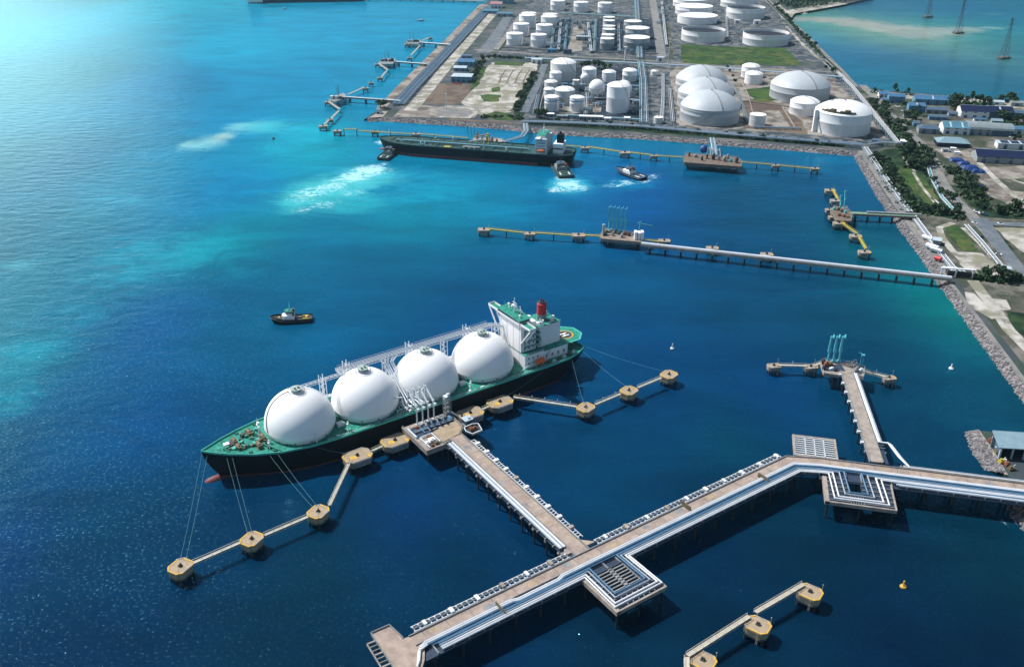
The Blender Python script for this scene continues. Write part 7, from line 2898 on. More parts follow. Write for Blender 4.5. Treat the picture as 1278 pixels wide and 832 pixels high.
BG = 'low buildings of the town strip'
for a in (
    ('blue roofed shed at the top of the town road by the lagoon', 1097, 1109, 123, 6, 14, 'roof_blue', 'wall_white', 'gable', 2, 0),
    ('blue building with a bright white gable wall near the lagoon road', 1109, 1128, 129, 9, 14, 'roof_blue', 'wall_blue', 'gable', 2, 0),
    ('long blue roofed hall at the lagoon side with one white strip', 1143, 1184, 131, 7, 20, 'roof_blue', 'wall_blue', 'gable', 4, 1),
    ('bright blue block with white gable, beside the parked white van', 1134, 1153, 140, 8, 14, 'roof_blue', 'wall_blue', 'gable', 2, 1),
    ('grey roofed low hall behind the long wall', 1156, 1181, 142, 5, 12, 'roof_slate', 'wall_grey', 'gable', 3, 0),
    ('deep blue twin hall with white roof edges, western half', 1200, 1232, 148, 9, 26, 'roof_navy', 'wall_white', 'gable', 3, 0),
    ('deep blue twin hall with white roof edges, eastern half', 1233, 1262, 149, 9, 26, 'roof_navy', 'roof_slate', 'gable', 3, 1),
    ('small grey hip roofed house beside the trees', 1147, 1171, 167, 6, 15, 'roof_slate', 'wall_grey', 'hip', 2, 0),
    ('large teal grey warehouse with white side wall and one skylight', 1178, 1208, 168, 8, 26, 'roof_teal', 'wall_white', 'gable', 3, 2),
    ('grey ribbed warehouse joined to the teal grey one', 1209, 1236, 169, 7, 24, 'roof_grey', 'wall_grey', 'arch', 3, 0),
    ('separate grey arched warehouse with dark open front', 1238, 1262, 170.5, 7, 22, 'roof_grey', 'roof_slate', 'arch', 2, 0),
    ('small white house with blue roof at the eastern edge of the photo', 1266, 1290, 168, 6, 12, 'roof_blue', 'wall_white', 'gable', 2, 0),
    ('teal roofed open shed standing alone by the dirt yard', 1171, 1208, 184, 5, 20, 'roof_spit', 'roof_navy', 'hip', 0, 0),
    ('very large navy roofed warehouse by the sandy field', 1222, 1300, 205, 7, 26, 'roof_navy', 'wall_grey', 'gable', 5, 0),
    ('white hall with dark panels on its flat roof behind the navy warehouse', 1247, 1300, 187, 6, 14, 'roof_pale', 'wall_white', 'flat', 3, 4),
    ('small shed half hidden in trees at the lagoon shore', 1262, 1276, 133, 5, 9, 'roof_grey', 'wall_grey', 'gable', 1, 0),
    ('tiny blue shed squeezed between the lagoon road and white gable block', 1101, 1107, 128, 4, 8, 'roof_blue', 'wall_grey', 'gable', 1, 0),
    ('small grey shed just south of the bright blue block', 1128, 1138, 147, 4, 8, 'roof_grey', 'wall_grey', 'gable', 1, 0),
    ('narrow slate shed west of the small hip roofed house', 1140, 1147, 158, 4, 9, 'roof_slate', 'wall_blue', 'gable', 1, 0),
    ('small blue lean-to before the deep blue twin hall', 1216, 1230, 152, 3, 6, 'roof_blue', 'wall_white', 'flat', 2, 0),
    ('grey annex on the eastern end of the twin hall', 1264, 1278, 147, 6, 12, 'roof_slate', 'wall_blue', 'gable', 1, 0),
    ('pale blue shed between twin hall and the tree row', 1238, 1250, 155, 4, 9, 'roof_spit', 'wall_grey', 'gable', 1, 0),
    ('small slate roofed store behind the teal grey warehouse', 1184, 1194, 147, 5, 9, 'roof_slate', 'wall_grey', 'gable', 1, 0),
    ('low grey shed before the open teal shed', 1176, 1184, 190, 3, 6, 'roof_grey', 'wall_white', 'flat', 1, 0),
    ('long slate roofed range beside the dark clump of trees', 1160, 1182, 150, 4, 8, 'roof_slate', 'wall_blue', 'gable', 3, 0),
    ('pale low shed on the lagoon shore behind the twin hall', 1236, 1252, 131, 4, 8, 'roof_pale', 'wall_white', 'gable', 1, 0),
):
    l, xl, xr, yf, hg, dp, rm, wm_, rf, by, sk_ = a
    building('warehouse' if hg > 6 or rf == 'flat' else 'shed', l, xl, xr, yf, hg, dp, rm, wm_, -.20, rf, .36, BG, by, sk_)
WG = 'office buildings on the western side'
for a in (
    ('white office hall with pale flat roof and red trucks beside the brown field', 563, 588, 103, 8, 24, 'roof_pale', 'wall_blue', 'flat', 4, 0),
    ('blue office hall farthest back beside the hedge', 571, 592, 83, 7, 20, 'roof_blue', 'wall_blue', 'gable', 3, 0),
    ('low blue shed between the white hall and the blue office', 566, 582, 89, 5, 14, 'roof_pale', 'wall_blue', 'gable', 2, 0),
    ('small blue shed at the back by the hedge corner', 576, 588, 74, 5, 12, 'roof_slate', 'wall_blue', 'flat', 2, 0),
    ('small dark house on the paved point of the quay', 469, 475, 142.5, 4, 8, 'roof_slate', 'wall_white', 'flat', 1, 0),
    ('small white pump house beside the back road of the sand lot', 663, 676, 79.5, 6, 12, 'roof_pale', 'wall_white', 'flat', 2, 0),
    ('long low white roofed shed by the shore road of the cluster', 723, 752, 149.8, 4, 7, 'dome_white', 'wall_grey', 'flat', 6, 0),
    ('short white roofed shed at the tree by the front corner tank', 680, 691, 145.5, 3, 6, 'dome_white', 'wall_grey', 'flat', 2, 0),
    ('pale grey shed next to the short white roofed one', 695, 708, 148, 3, 6, 'roof_grey', 'wall_grey', 'flat', 2, 0),
    ('small white cabin below the tallest tank', 779, 786, 151.5, 4, 6, 'dome_white', 'wall_white', 'flat', 1, 0),
    ('small round cornered white cabin beside the long white roof', 754, 762, 152, 4, 6, 'dome_white', 'wall_white', 'flat', 1, 0),
    ('pink roofed hall at the far end of the western quay', 612, 626, 10.5, 9, 24, 'roof_pink', 'wall_white', 'gable', 3, 0),
    ('second pink roofed hall behind the first on the far quay', 622, 640, 5, 9, 24, 'roof_pink', 'wall_blue', 'gable', 3, 0),
    ('low teal hall before the pink roofed ones', 602, 622, 17.5, 6, 18, 'roof_teal', 'wall_blue', 'gable', 3, 0),
    ('long teal shed on the back road near the parking lot', 620, 640, 21, 6, 14, 'roof_teal', 'wall_grey', 'gable', 3, 0),
    ('small white hut before the open tank with two huts, western one', 917, 923.5, 29.5, 6, 6, 'dome_white', 'white', 'flat', 1, 0),
    ('small white hut before the open tank with two huts, eastern one', 941, 948.7, 30.5, 7, 7, 'dome_white', 'white', 'flat', 1, 0),
    ('blue roofed shelter on the cross road corner beside the plant', 683, 694, 66, 5, 10, 'roof_blue', 'wall_blue', 'flat', 2, 0),
    ('dark canopy over the back road by the plant', 703, 713, 67.5, 6, 9, 'roof_navy', 'roof_slate', 'flat', 2, 0),
    ('pale gate house on the cross road south of the wide tanks', 820, 828, 77, 6, 8, 'roof_pale', 'wall_white', 'flat', 1, 0),
    ('pale roofed canopy standing in the bare yard beyond the plant', 719, 735, 51, 7, 9, 'roof_pale', 'wall_grey', 'flat', 2, 0),
    ('small dark control house beside the rusty yard', 1088, 1096, 181, 5, 8, 'roof_slate', 'wall_grey', 'flat', 1, 0),
    ('bright white pump house outside the fence corner', 1124, 1133, 182, 5, 8, 'dome_white', 'white', 'gable', 1, 0),
    ('grey substation at the middle of the seawall path', 1164, 1172, 306, 4, 8, 'roof_pale', 'wall_grey', 'flat', 1, 0),
    ('small white relay house beside the lower town road', 1248, 1258, 341, 4, 7, 'roof_pale', 'wall_white', 'gable', 1, 0),
):
    l, xl, xr, yf, hg, dp, rm, wm_, rf, by, sk_ = a
    building('hall' if hg > 6 else 'small_house', l, xl, xr, yf, hg, dp, rm, wm_, -.12 if xl < 1060 else -.5, rf, .3, WG, by, sk_)
# tanks and pumps by the seawall path
for x, y, L, r, mt, l in ((1163, 312, 11, 2.3, 'pipe_white', 'fat white horizontal vessel beside the seawall path'), (1168, 316, 11, 2.3, 'pipe_steel', 'silver horizontal vessel next to the fat white one'), (1157, 300, 9, 1.8, 'arm_white', 'smaller pale horizontal vessel above the silver one'),
                          (1170, 326, 5, 1.8, 'red', 'small red pump vessel by the long trestle root')):
    c = at(x, y, LAND)
    t = thing('pressure_vessel', l, 'vessel', c, -.96, 'vessels along the seawall')
    m = MB()
    m.lathe(0, 0, [(.1, -L / 2 - .8), (r * .7, -L / 2 - .5), (r, -L / 2), (r, L / 2), (r * .7, L / 2 + .5), (.1, L / 2 + .8)], 16)
    m.v = [(z_, x_, y_ + r + .8) for x_, y_, z_ in m.v]
    m.build('shell', mt, t, True)
    for s_ in (-1, 1):
        m = MB()
        m.box(s_ * L * .3, 0, -.3, .8, r * 1.8, 1.6)
        m.build('saddle', 'concrete_grey', t)
# jetty head house on the spit
q = at(1266, 571, 3.0)
t = thing('jetty_house', 'large pale blue roofed house with dark open bays on the rocky spit', 'building', (q.x + 8, q.y + 2, 3.0), -.12)
m = MB()
m.box(0, 6, -.3, 36, .4, 8.0)
m.build('wall', 'wall_grey', t)
m = MB()
m.box(-16, 1, -.3, .5, 10, 8.5)
m.build('side_wall', 'roof_slate', t)
m = MB()
m.add([(-18.5, -5.5, 7.2), (20, -5.5, 7.2), (20, 7.4, 10.2), (-18.5, 7.4, 10.2), (-18.5, -5.5, 7.7), (20, -5.5, 7.7), (20, 7.4, 10.7), (-18.5, 7.4, 10.7)], [(3, 2, 1, 0), (4, 5, 6, 7), (0, 1, 5, 4), (1, 2, 6, 5), (2, 3, 7, 6), (3, 0, 4, 7)])
rf_ = m.build('roof', 'roof_spit', t)
for i in range(5):
    m = MB()
    m.box(-16.5 + 6.4 * i, -4.2, -.3, .9, .9, 7.6)
    m.build('column', 'roof_pale', t)
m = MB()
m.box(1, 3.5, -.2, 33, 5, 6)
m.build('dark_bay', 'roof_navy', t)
m = MB()
m.cyl(2, 4, 9.8, 11.2, 1.2, n=10)
m.build('roof_vent', 'wall_white', rf_)
JG = 'machines round the jetty head house'
for x, y, mt, l in ((1236, 551, 'rust', 'rusty red machine on the spit nearest the boulders'), (1241, 556, 'rust', 'rusty red machine beside the pale blue house gable'), (1244, 565, 'brown_gear', 'brown machine before the open bays of the spit house'),
                    (1256, 580, 'rust', 'orange brown machine near the trestle on the spit'), (1262, 586, 'brown_gear', 'dark brown machine where the trestle passes the spit'), (1250, 577, 'yellow_pipe', 'ochre machine between the dark bay and the path')):
    q = at(x, y, 3.0)
    t = thing('machine', l, 'machine', q, rnd.random() * 3, JG)
    m = MB()
    m.box(0, 0, 0, 3.4, 2.4, 1.6)
    m.cyl(-.6, 0, 1.6, 2.6, .8, n=10)
    m.build('body', mt, t)
    m = MB()
    m.tube([(1, 0, 1.5), (1, 0, 2.8), (2.2, .5, 2.8)], .25, 6)
    m.build('pipeline', 'arm_white', t)

# ================================================================ plant clutter in the tank farm
PG = 'process units of the tank farm'
UL = ('blue grey process unit in the dark plant beside the white double row', 'pipe jungle unit east of the dark plant', 'process unit among the small tanks of the cluster', 'low process unit south of the wide flat topped tanks', 'process unit in the dark yard west of the floating roof tanks')
SPOTS = [(x, y, 0) for x, y in ((700, 28), (706, 32), (699, 38), (704, 43), (697, 48), (702, 53), (695, 58), (700, 62), (709, 27), (710, 38), (707, 50), (692, 62))]
SPOTS += [(x, y, 1) for x, y in ((718, 30), (724, 36), (730, 30), (736, 40), (728, 46), (740, 30), (742, 52), (735, 58))]
SPOTS += [(x, y, 2) for x, y in ((706, 108), (724, 112), (735, 118), (738, 128), (745, 133), (730, 105), (770, 110), (794, 118), (795, 130), (792, 140), (698, 135), (736, 142), (704, 118), (766, 100))]
SPOTS += [(x, y, 3) for x, y in ((776, 68), (788, 68), (798, 66), (770, 55), (772, 42), (775, 30), (812, 60))]
SPOTS += [(x, y, 4) for x, y in ((826, 10), (830, 16), (824, 22), (830, 26), (836, 12), (832, 4), (829, 20), (823, 30))]
units = []
for v in range(4):
    u = bpy.data.objects.new('process_unit', None)
    COL.objects.link(u)
    u['category'] = 'process unit'
    m = MB()
    for i in range(5):
        for j in range(3):
            m.bar((-6 + 3 * i, -3 + 3 * j, 5 + v), (-6 + 3 * i, -3 + 3 * j, 0), .3, .3)
        m.bar((-6 + 3 * i, -3, 5 + v), (-6 + 3 * i, 3, 5 + v), .3, .3)
    m.build('unit_frame', 'steel_grey', u)
    for j in range(4):
        m = MB()
        m.tube([(-7, -2.6 + 1.7 * j, 4 + v), (7, -2.6 + 1.7 * j, 4 + v)], .4, 6)
        m.build('pipeline', ('pipe_blue', 'pipe_steel', 'arm_teal', 'pipe_blue')[j], u)
    for j in range(3):
        m = MB()
        m.cyl(-5 + 4.6 * j + v * .4, 1.5 - j, 0, 3 + (j * 2.3 + v * 1.7) % 6, 1.1, n=10)
        m.build('column_vessel', ('tank_white', 'steel_grey', 'roof_blue', 'pipe_steel')[(j + v) % 4], u)
    units.append(u)
for i, (x, y, g) in enumerate(SPOTS):
    u = units[i % 4] if i < 4 else copy_tree(units[i % 4])
    u.location = at(x, y, LAND)
    u.rotation_euler = (0, 0, -.2 + math.pi / 2 * (i % 2) + rnd.uniform(-.05, .05))
    u['label'] = UL[g]
    u['group'] = PG + ' (%s)' % ('north west', 'north', 'cluster', 'centre', 'north east')[g]

# low bund walls round the tank groups
for pix, l in (([(626, 60), (655, 61), (690, 63), (706, 35)], 'low pale bund wall before the white double row of tanks'), ([(742, 66), (775, 66.5), (822, 68)], 'low wall before the wide flat topped tanks'), ([(846, 83), (900, 85), (1000, 92), (1044, 96)], 'long low wall along the cross road behind the dome tanks'),
               ([(924, 100), (934, 120), (944, 160)], 'low wall between dome tanks and the brown yard'), ([(924, 127), (958, 131), (990, 135)], 'low wall before the pair of low white tanks'), ([(976, 134), (992, 160)], 'low wall beside the small white domed tank'),
               ([(672, 145), (676, 126), (682, 104)], 'low wall along the western side of the tank cluster'), ([(735, 133), (792, 135)], 'low wall south of the white spheres'), ([(748, 121), (798, 124)], 'low wall between the spheres and the tallest tank'),
               ([(884, 42), (930, 45)], 'low wall between the two open tanks above the lawn')):
    P = [at(x, y, LAND) for x, y in pix]
    m = MB()
    c = P[0].copy()
    strip(m, [p - Vector((c.x, c.y, 0)) for p in P], -.4, .4, LAND - .2, LAND + 1.8)
    o = m.build('bund_wall', 'concrete')
    o.location = (c.x, c.y, 0)
    tag(o, l, 'wall', 'bund walls')
# boundary fence walls
for pix, l in (([(1124, 181), (1096, 146), (1066, 110), (1046, 90)], 'pale boundary wall along the eastern fence of the tank farm'), ([(1150, 146), (1175, 146), (1202, 150)], 'pale long wall before the grey roofed low hall'),
               ([(952, -4), (972, 16), (1010, 54), (1050, 92)], 'thin dark hedge like fence beside the fence road at the lagoon')):
    P = [at(x, y, LAND) for x, y in pix]
    c = P[0].copy()
    m = MB()
    strip(m, [p - Vector((c.x, c.y, 0)) for p in P], -.3, .3, LAND - .2, LAND + 2.4)
    o = m.build('boundary_wall', 'concrete' if 'pale' in l else 'undergrowth')
    o.location = (c.x, c.y, 0)
    tag(o, l, 'wall')
# flare masts
for x, y, h_, l in ((681, 17, 28, 'thin white mast behind the double row of tanks'), (834, 76, 30, 'thin pale mast at the lawn corner on the cross road'), (780, 76, 22, 'thick pale stack on the back road behind the cluster'), (557, 136, 20, 'white lattice mast in the looped concrete yard'), (743, 144, 16, 'slim pale mast before the tallest tank')):
    c = at(x, y, LAND)
    t = thing('mast', l, 'mast', c, 0, 'masts of the tank farm')
    m = MB()
    r_ = 1.6 if 'thick' in l else .6
    m.cyl(0, 0, -.3, h_, r_, r_ * .6, 8)
    m.build('pole', 'arm_white', t)
    m = MB()
    m.box(0, 0, h_, r_ * 3, r_ * 3, .5)
    m.build('head', 'arm_white', t)

# ================================================================ vehicles
cars = []
for c_ in ('white', 'steel_grey', 'tarp_blue', 'red'):
    t = bpy.data.objects.new('parked_car', None)
    COL.objects.link(t)
    t['category'] = 'car'
    m = MB()
    m.prism([(-2.2, -.9), (2.2, -.9), (2.2, .9), (-2.2, .9)], .35, 1.0)
    m.build('body', c_, t)
    m = MB()
    m.add([(-1.5, -.85, 1.0), (1.1, -.85, 1.0), (1.1, .85, 1.0), (-1.5, .85, 1.0), (-1.1, -.7, 1.6), (.5, -.7, 1.6), (.5, .7, 1.6), (-1.1, .7, 1.6)], [(0, 1, 5, 4), (1, 2, 6, 5), (2, 3, 7, 6), (3, 0, 4, 7), (4, 5, 6, 7)])
    m.build('cabin', 'glass', t)
    for x in (-1.4, 1.4):
        for y in (-.85, .85):
            m = MB()
            m.cyl(0, 0, -.12, .12, .36, n=10)
            m.v = [(x + a, y + c, .36 + b) for a, b, c in m.v]
            m.build('wheel', 'steel_dark', t)
    cars.append(t)
used = set()
CL = [(1170.5, 209, 'steel_grey', 'dark car driving on the curve of the winding town road'), (1219, 265, 'white', 'white van sized car at the road fork, first of the row'), (1224, 266.5, 'white', 'white car at the road fork, second of the row'), (1229, 268, 'tarp_blue', 'blue car at the road fork, last of the row'),
      (1216, 279, 'white', 'white car below the road fork beside the pipe line'), (1120, 133.5, 'white', 'white van parked by the bright blue block'), (1127, 139, 'white', 'white car parked south of the bright blue block'), (1262, 172, 'white', 'white car parked beside the grey arched warehouse'),
      (1248, 280, 'white', 'white car on the bluish side road'), (1251, 260, 'white', 'white car half hidden by the dark scrub below the sandy field'), (568, 104.5, 'red', 'red truck in front of the white office hall, western one'), (574, 105, 'red', 'red truck in front of the white office hall, eastern one'),
      (1224, 296, 'tarp_blue', 'blue car on the wide part of the town road'), (1246, 318, 'white', 'white car on the lower straight of the town road'), (852, 77.5, 'white', 'white car on the cross road below the lawn'), (818, 50, 'steel_grey', 'dark car on the tan road beside the open tanks')]
for x, y, c_, l in CL:
    i = ('white', 'steel_grey', 'tarp_blue', 'red').index(c_)
    c = at(x, y, LAND + .4)
    if i not in used:
        o = cars[i]
        used.add(i)
    else:
        o = copy_tree(cars[i])
    o.location = c
    o.rotation_euler = (0, 0, rnd.choice((-1.0, -.6, .5, 2.2)))
    o.scale = (1.5, 1.5, 1.4) if ('van' in l or 'truck' in l) else (1.15, 1.15, 1.1)
    o['label'] = l
    o['group'] = 'cars and trucks on land'
# blue tarpaulins and white cabins by the sandy field
for x, y, s_, mt, l in ((1194, 201, 6, 'tarp_blue', 'crumpled blue tarpaulin heap nearest the teal shed'), (1203, 205, 5, 'tarp_blue', 'crumpled blue tarpaulin heap second along the yard'), (1211, 210, 7, 'tarp_blue', 'large crumpled blue tarpaulin heap in the middle of the yard'), (1220, 215, 6, 'tarp_blue', 'crumpled blue tarpaulin heap at the end towards the field'),
                        (1207, 214, 5, 'tarp_blue', 'crumpled blue tarpaulin heap at the edge of the scrub'), (1216, 233, 6, 'tarp_blue', 'faded blue tarpaulin heap alone in the dark scrub'), (1189, 188, 4, 'white', 'white cabin upper one in the dirt yard'), (1194, 193, 4, 'white', 'white round tank cabin lower one in the dirt yard')):
    c = at(x, y, LAND)
    m = MB()
    if mt == 'white':
        m.box(0, 0, -.1, s_ * 1.5, s_, 3.2, -.4)
        m.box(0, 0, 3.1, s_ * 1.6, s_ * 1.1, .4, -.4)
    else:
        n2 = 10
        vs = []
        for i in range(n2):
            for j in range(n2):
                u_, v_ = i / (n2 - 1) * 2 - 1, j / (n2 - 1) * 2 - 1
                e_ = max(abs(u_), abs(v_))
                vs.append((u_ * s_ * 1.3 + rnd.uniform(-.4, .4), v_ * s_ * .8 + rnd.uniform(-.4, .4), -.1 if e_ > .99 else (1 - e_ ** 3) * 2.6 + rnd.uniform(0, 1.4)))
        m.add(vs, [(i * n2 + j, (i + 1) * n2 + j, (i + 1) * n2 + j + 1, i * n2 + j + 1) for i in range(n2 - 1) for j in range(n2 - 1)])
    o = m.build('tarpaulin' if mt != 'white' else 'site_cabin', mt)
    o.location = c
    tag(o, l, 'tarpaulin' if mt != 'white' else 'cabin', 'heaps and cabins of the dirt yard')

# ================================================================ trees
def tree_proto(seed, kind):
    r = random.Random(seed)
    t = bpy.data.objects.new('tree', None)
    COL.objects.link(t)
    t['category'] = 'tree'
    tk_ = MB()
    h = {'broad': 5.0, 'tall': 7.0, 'bush': 1.6}[kind]
    tk_.tube([(0, 0, -.4), (.1, .05, h * .5), (.2, -.1, h)], .28, 6)
    lv = MB()
    lobes = []
    R = {'broad': 3.6, 'tall': 2.8, 'bush': 2.3}[kind]
    for i in range(7):
        a = r.uniform(0, 6.28)
        d = r.uniform(.2, .8) * R
        c = Vector((math.cos(a) * d, math.sin(a) * d, h + r.uniform(-.25, .75) * R * (1.3 if kind == 'tall' else .8)))
        lobes.append((c, R * r.uniform(.45, .75)))
        tk_.tube([(.1, 0, h * .6), tuple(c * .8 + Vector((0, 0, h * .1)))], .12, 5)
    for c, q in lobes:
        for _ in range(34):
            v = Vector((r.gauss(0, 1), r.gauss(0, 1), r.gauss(0, 1))).normalized() * q * r.uniform(.55, 1.08)
            v.z *= .8
            p = c + v
            s_ = r.uniform(.35, .75)
            e1 = Vector((r.gauss(0, 1), r.gauss(0, 1), r.gauss(0, .6))).normalized() * s_
            e2 = e1.cross(Vector((r.gauss(0, 1), r.gauss(0, 1), r.gauss(0, 1)))).normalized() * s_
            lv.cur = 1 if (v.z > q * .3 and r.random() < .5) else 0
            lv.add([p - e1 - e2, p + e1 - e2 * .6, p + e1 * .8 + e2, p - e1 * .7 + e2], [(0, 1, 2, 3)])
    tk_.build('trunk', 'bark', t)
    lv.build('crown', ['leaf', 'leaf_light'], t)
    return t


PROT = {'broad': [tree_proto(1, 'broad'), tree_proto(2, 'broad')], 'tall': [tree_proto(3, 'tall')], 'bush': [tree_proto(4, 'bush'), tree_proto(5, 'bush')]}
tu = set()


def grow(line, n_, spread, kinds, label, group, sz=(.8, 1.5)):
    P = [at(x, y, LAND) for x, y in line]
    cum = [0]
    for i in range(len(P) - 1):
        cum.append(cum[-1] + (P[i + 1] - P[i]).length)
    for k in range(n_):
        s = (k + rnd.uniform(.1, .9)) / n_ * cum[-1]
        i = min(max(j for j in range(len(cum)) if cum[j] <= s), len(P) - 2)
        p = P[i].lerp(P[i + 1], (s - cum[i]) / (cum[i + 1] - cum[i]))
        d = (P[i + 1] - P[i]).normalized()
        p = p + right(d) * rnd.uniform(-spread, spread)
        kd = rnd.choice(kinds)
        pr = rnd.choice(PROT[kd])
        if pr.name in tu:
            o = copy_tree(pr)
        else:
            tu.add(pr.name)
            o = pr
        s_ = rnd.uniform(*sz)
        o.location = p
        o.rotation_euler = (0, 0, rnd.uniform(0, 6.28))
        o.scale = (s_, s_, s_ * rnd.uniform(.8, 1.15))
        o['label'] = label
        o['group'] = group


grow([(1090, 128), (1104, 145), (1122, 166), (1138, 182)], 18, 7, ('broad', 'bush'), 'dark bushy tree between the eastern fence and the town road', 'trees by the fence', (.9, 1.6))
grow([(1124, 184), (1140, 190), (1152, 200), (1148, 212), (1132, 200)], 18, 9, ('broad', 'bush'), 'dark tree in the dense grove below the fence corner', 'trees of the grove', (1.0, 1.8))
grow([(1098, 200), (1112, 222), (1130, 248), (1142, 262)], 16, 7, ('bush', 'broad'), 'dark shrubby tree beside the white seawall pipes', 'trees by the seawall pipes', (.8, 1.4))
grow([(1140, 263), (1160, 264), (1182, 266), (1200, 272)], 12, 6, ('bush', 'broad'), 'dark tree in the row below the grassy clearing', 'trees below the clearing', (.8, 1.4))
grow([(1158, 215), (1168, 234), (1184, 256), (1198, 268)], 10, 4, ('bush', 'broad'), 'small roadside tree beside the pale pipe line', 'roadside trees', (.6, 1.1))
grow([(1190, 212), (1206, 232), (1222, 250), (1236, 262)], 18, 8, ('bush', 'broad'), 'dark tree in the belt between the road and sandy field', 'trees by the sandy field', (.9, 1.5))
grow([(1240, 266), (1260, 266), (1290, 268)], 10, 6, ('broad', 'bush'), 'dark tree in the row above the bluish side road', 'trees by the side road', (.9, 1.5))
grow([(1128, 128), (1140, 134), (1146, 142), (1136, 148), (1140, 158)], 10, 8, ('broad', 'bush'), 'dark tree between the blue buildings and the town road', 'trees among blue buildings', (.9, 1.5))
grow([(1185, 128), (1192, 130), (1198, 134), (1186, 138)], 10, 9, ('broad', 'tall'), 'dark tree in the clump between the blue hall and twin hall', 'trees of the dark clump', (1.1, 1.8))
grow([(1206, 128), (1222, 129), (1236, 131)], 7, 5, ('broad', 'tall'), 'dark tree at the lagoon shore behind the twin hall', 'trees at the lagoon shore', (.9, 1.4))
grow([(1248, 126), (1258, 129), (1268, 132)], 8, 7, ('broad',), 'dark tree in the shore clump by the pale low shed', 'trees of the shore clump', (1.0, 1.6))
grow([(1242, 144), (1256, 152), (1272, 156), (1285, 160)], 11, 8, ('broad',), 'dark tree behind the arched warehouse', 'trees behind the warehouse', (1.0, 1.7))
grow([(1265, 176), (1278, 176), (1290, 178)], 4, 5, ('broad', 'bush'), 'tree between arched warehouse and white flat roofed hall', 'trees by the flat hall', (.8, 1.2))
grow([(1086, 116), (1110, 117), (1140, 119)], 5, 3, ('tall', 'broad'), 'tree on the lagoon bank north of the town', 'trees on the lagoon bank', (.8, 1.3))
grow([(1216, 346), (1236, 350), (1256, 350), (1276, 352)], 11, 4, ('bush', 'broad'), 'tree in the hedge across the lower sandy ground', 'trees of the lower hedge', (.9, 1.4))
grow([(1254, 346), (1262, 348)], 3, 3, ('bush',), 'yellowish round bush at the end of the lower hedge', 'yellowish bushes', (1.2, 1.7))
grow([(643, 138), (650, 124), (657, 110), (668, 94)], 18, 4, ('bush', 'broad'), 'dark green hedge tree beside the white sand lot', 'hedge trees of the sand lot', (.8, 1.4))
grow([(586, 104), (592, 94), (598, 84), (604, 76)], 12, 3, ('broad', 'bush'), 'dark tree in the hedge east of the blue offices', 'trees east of the offices', (.9, 1.4))
grow([(608, 72), (640, 73), (672, 74)], 11, 3, ('bush',), 'bush in the row between sand lot and back road', 'bushes of the back road', (.9, 1.4))
grow([(472, 134), (480, 136)], 3, 3, ('broad',), 'round dark tree by the house on the paved quay point', 'trees on the quay point', (1.1, 1.5))
grow([(670, 148), (676, 147), (680, 149)], 3, 3, ('broad',), 'round dark tree at the shore corner of the tank cluster', 'trees at the cluster corner', (1.2, 1.6))
grow([(690, 152), (760, 157), (840, 164), (900, 169), (980, 177), (1050, 183)], 30, 3, ('bush',), 'low shrub along the front shore of the tank farm', 'shrubs of the front shore', (.8, 1.5))
grow([(724, 85), (745, 86), (762, 88)], 8, 6, ('broad',), 'dark tree behind the white tank in the cluster', 'trees behind the cluster', (1.0, 1.6))
grow([(966, 6), (985, 26), (1006, 50), (1022, 66)], 20, 3, ('bush', 'broad'), 'dark tree in the line along the lagoon fence road', 'trees along the lagoon road', (.9, 1.4))
grow([(905, 82), (912, 92), (918, 104)], 4, 2, ('bush',), 'bush beside the bund behind the dome tanks', 'bushes behind the domes', (.8, 1.2))
grow([(1030, 84), (1040, 92), (1046, 99)], 5, 4, ('broad', 'bush'), 'dark tree behind the huge grey domed tank', 'trees behind the grey dome', (.9, 1.4))
# far wooded headland reads as one mass
m = MB()
hp_ = [at(x, y, LAND) for x, y in ((972, 4), (990, 13), (1020, 9), (1060, 2), (1092, -5), (1080, -16), (1010, -18), (966, -10))]
cx_ = sum(p.x for p in hp_) / 8
cy_ = sum(p.y for p in hp_) / 8


def inside(x, y):
    r = False
    for i in range(8):
        a, b = hp_[i], hp_[(i + 1) % 8]
        if (a.y > y) != (b.y > y) and x < (b.x - a.x) * (y - a.y) / (b.y - a.y) + a.x:
            r = not r
    return r


xs_, ys_ = [p.x for p in hp_], [p.y for p in hp_]
k = 0
while k < 5200:
    x, y = rnd.uniform(min(xs_), max(xs_)), rnd.uniform(min(ys_), max(ys_))
    if not inside(x, y):
        continue
    k += 1
    p = Vector((x, y, LAND + 1 + 7 * rnd.random() ** .7 + 3 * mnoise.noise(Vector((x * .03, y * .03, 0)))))
    s_ = rnd.uniform(1.2, 2.6)
    e1 = Vector((rnd.gauss(0, 1), rnd.gauss(0, 1), rnd.gauss(0, .5))).normalized() * s_
    e2 = e1.cross(Vector((rnd.gauss(0, 1), rnd.gauss(0, 1), rnd.gauss(0, 1)))).normalized() * s_
    m.add([p - e1 - e2, p + e1 - e2 * .7, p + e1 * .8 + e2, p - e1 * .8 + e2], [(0, 1, 2, 3)])
o = m.build('woods', 'leaf', kind='stuff')
o['label'] = 'dark wooded headland at the far side of the lagoon'
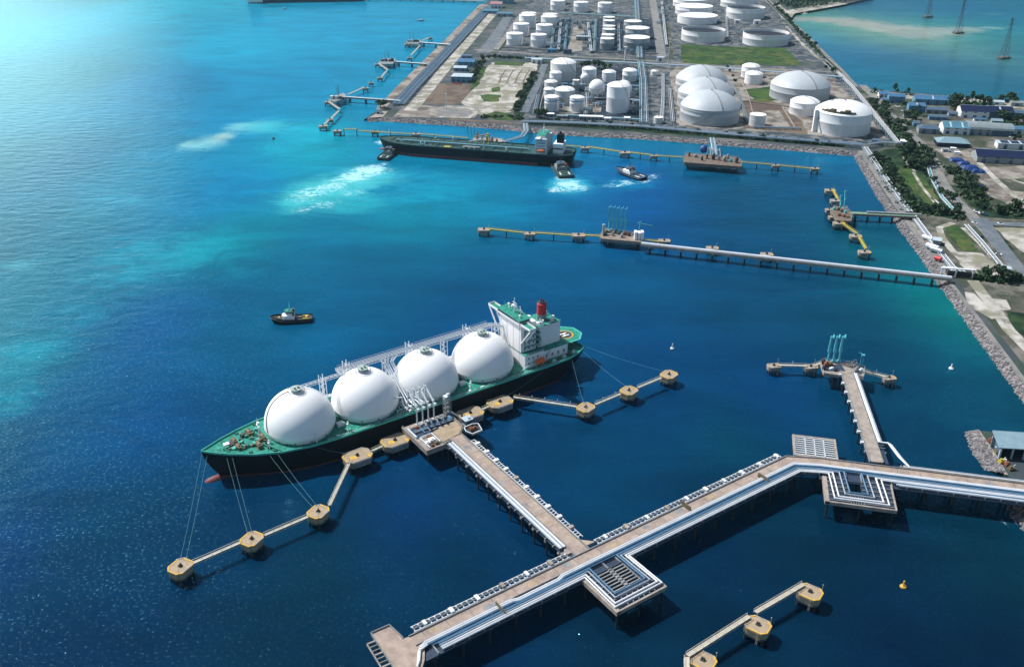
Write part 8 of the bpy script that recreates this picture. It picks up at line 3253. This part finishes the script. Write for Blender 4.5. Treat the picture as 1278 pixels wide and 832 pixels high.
# dense scrub that reads as one mass
m = MB()
for line, n_, sp, sz in (([(1088, 124), (1104, 145), (1122, 168), (1140, 186)], 1500, 8, 1.3), ([(1122, 186), (1142, 190), (1154, 202), (1140, 212)], 1400, 12, 1.5), ([(1096, 196), (1112, 222), (1130, 250), (1144, 264)], 1900, 9, 1.2), ([(1140, 263), (1170, 266), (1202, 273)], 1000, 7, 1.1),
                         ([(1188, 210), (1206, 234), (1222, 252), (1240, 264), (1292, 270)], 2200, 9, 1.3), ([(1130, 130), (1142, 140), (1138, 156)], 500, 9, 1.2), ([(1186, 130), (1200, 134), (1236, 131)], 700, 9, 1.4), ([(1240, 145), (1262, 154), (1290, 162)], 700, 9, 1.4),
                         ([(1214, 346), (1240, 350), (1290, 352)], 700, 5, 1.2), ([(644, 140), (652, 122), (662, 104), (670, 92)], 1100, 5, 1.3), ([(588, 104), (596, 88), (604, 76)], 500, 4, 1.2), ([(606, 71), (672, 74)], 500, 4, 1.0), ([(660, 153), (760, 158), (860, 166), (1056, 183)], 1700, 4, 1.1),
                         ([(966, 6), (985, 26), (1006, 50), (1030, 74)], 1100, 4, 1.4), ([(600, 147), (640, 146), (652, 150)], 400, 5, 1.1), ([(1150, 196), (1160, 222), (1178, 250), (1196, 268)], 500, 4, .9), ([(1086, 116), (1140, 119), (1290, 129)], 600, 4, 1.1)):
    P = [at(x, y, LAND) for x, y in line]
    cum = [0]
    for i in range(len(P) - 1):
        cum.append(cum[-1] + (P[i + 1] - P[i]).length)
    for _ in range(n_):
        s = rnd.random() * cum[-1]
        i = min(max(j for j in range(len(cum)) if cum[j] <= s), len(P) - 2)
        d = (P[i + 1] - P[i]).normalized()
        p = P[i] + d * (s - cum[i]) + right(d) * rnd.gauss(0, .55) * sp
        cl = mnoise.noise(Vector((p.x * .06, p.y * .06, 0)))
        if cl < -.12:
            continue
        p.z += rnd.random() * (1.2 + 3.4 * max(0, cl + .2)) * sz
        q = rnd.uniform(.6, 1.25) * sz
        e1 = Vector((rnd.gauss(0, 1), rnd.gauss(0, 1), rnd.gauss(0, .5))).normalized() * q
        e2 = e1.cross(Vector((rnd.gauss(0, 1), rnd.gauss(0, 1), rnd.gauss(0, 1)))).normalized() * q
        m.cur = 1 if rnd.random() < .25 else 0
        m.add([p - e1 - e2, p + e1 - e2 * .7, p + e1 * .8 + e2, p - e1 * .8 + e2], [(0, 1, 2, 3)])
o = m.build('undergrowth', ['leaf', 'leaf_light'], kind='stuff')
o['label'] = 'dense dark green scrub along roads, fences and shores'
# far breakwater on the horizon side
t = thing('breakwater_pier', 'long dark low pier at the top edge joining the western quay', 'pier', (0, 0, 0))
P = [at(x, y, 0) for x, y in ((458, 0), (520, 1), (575, 2.5), (604, 3.4))]
m = MB()
strip(m, P, -6, 6, 2.5, 4.0)
m.build('deck', 'steel_grey', t)
for p, d in along(P, 26, 4):
    m = MB()
    m.cyl(p.x, p.y, -2, 2.6, 1.4, n=8)
    m.build('pile', 'pile_dark', t)
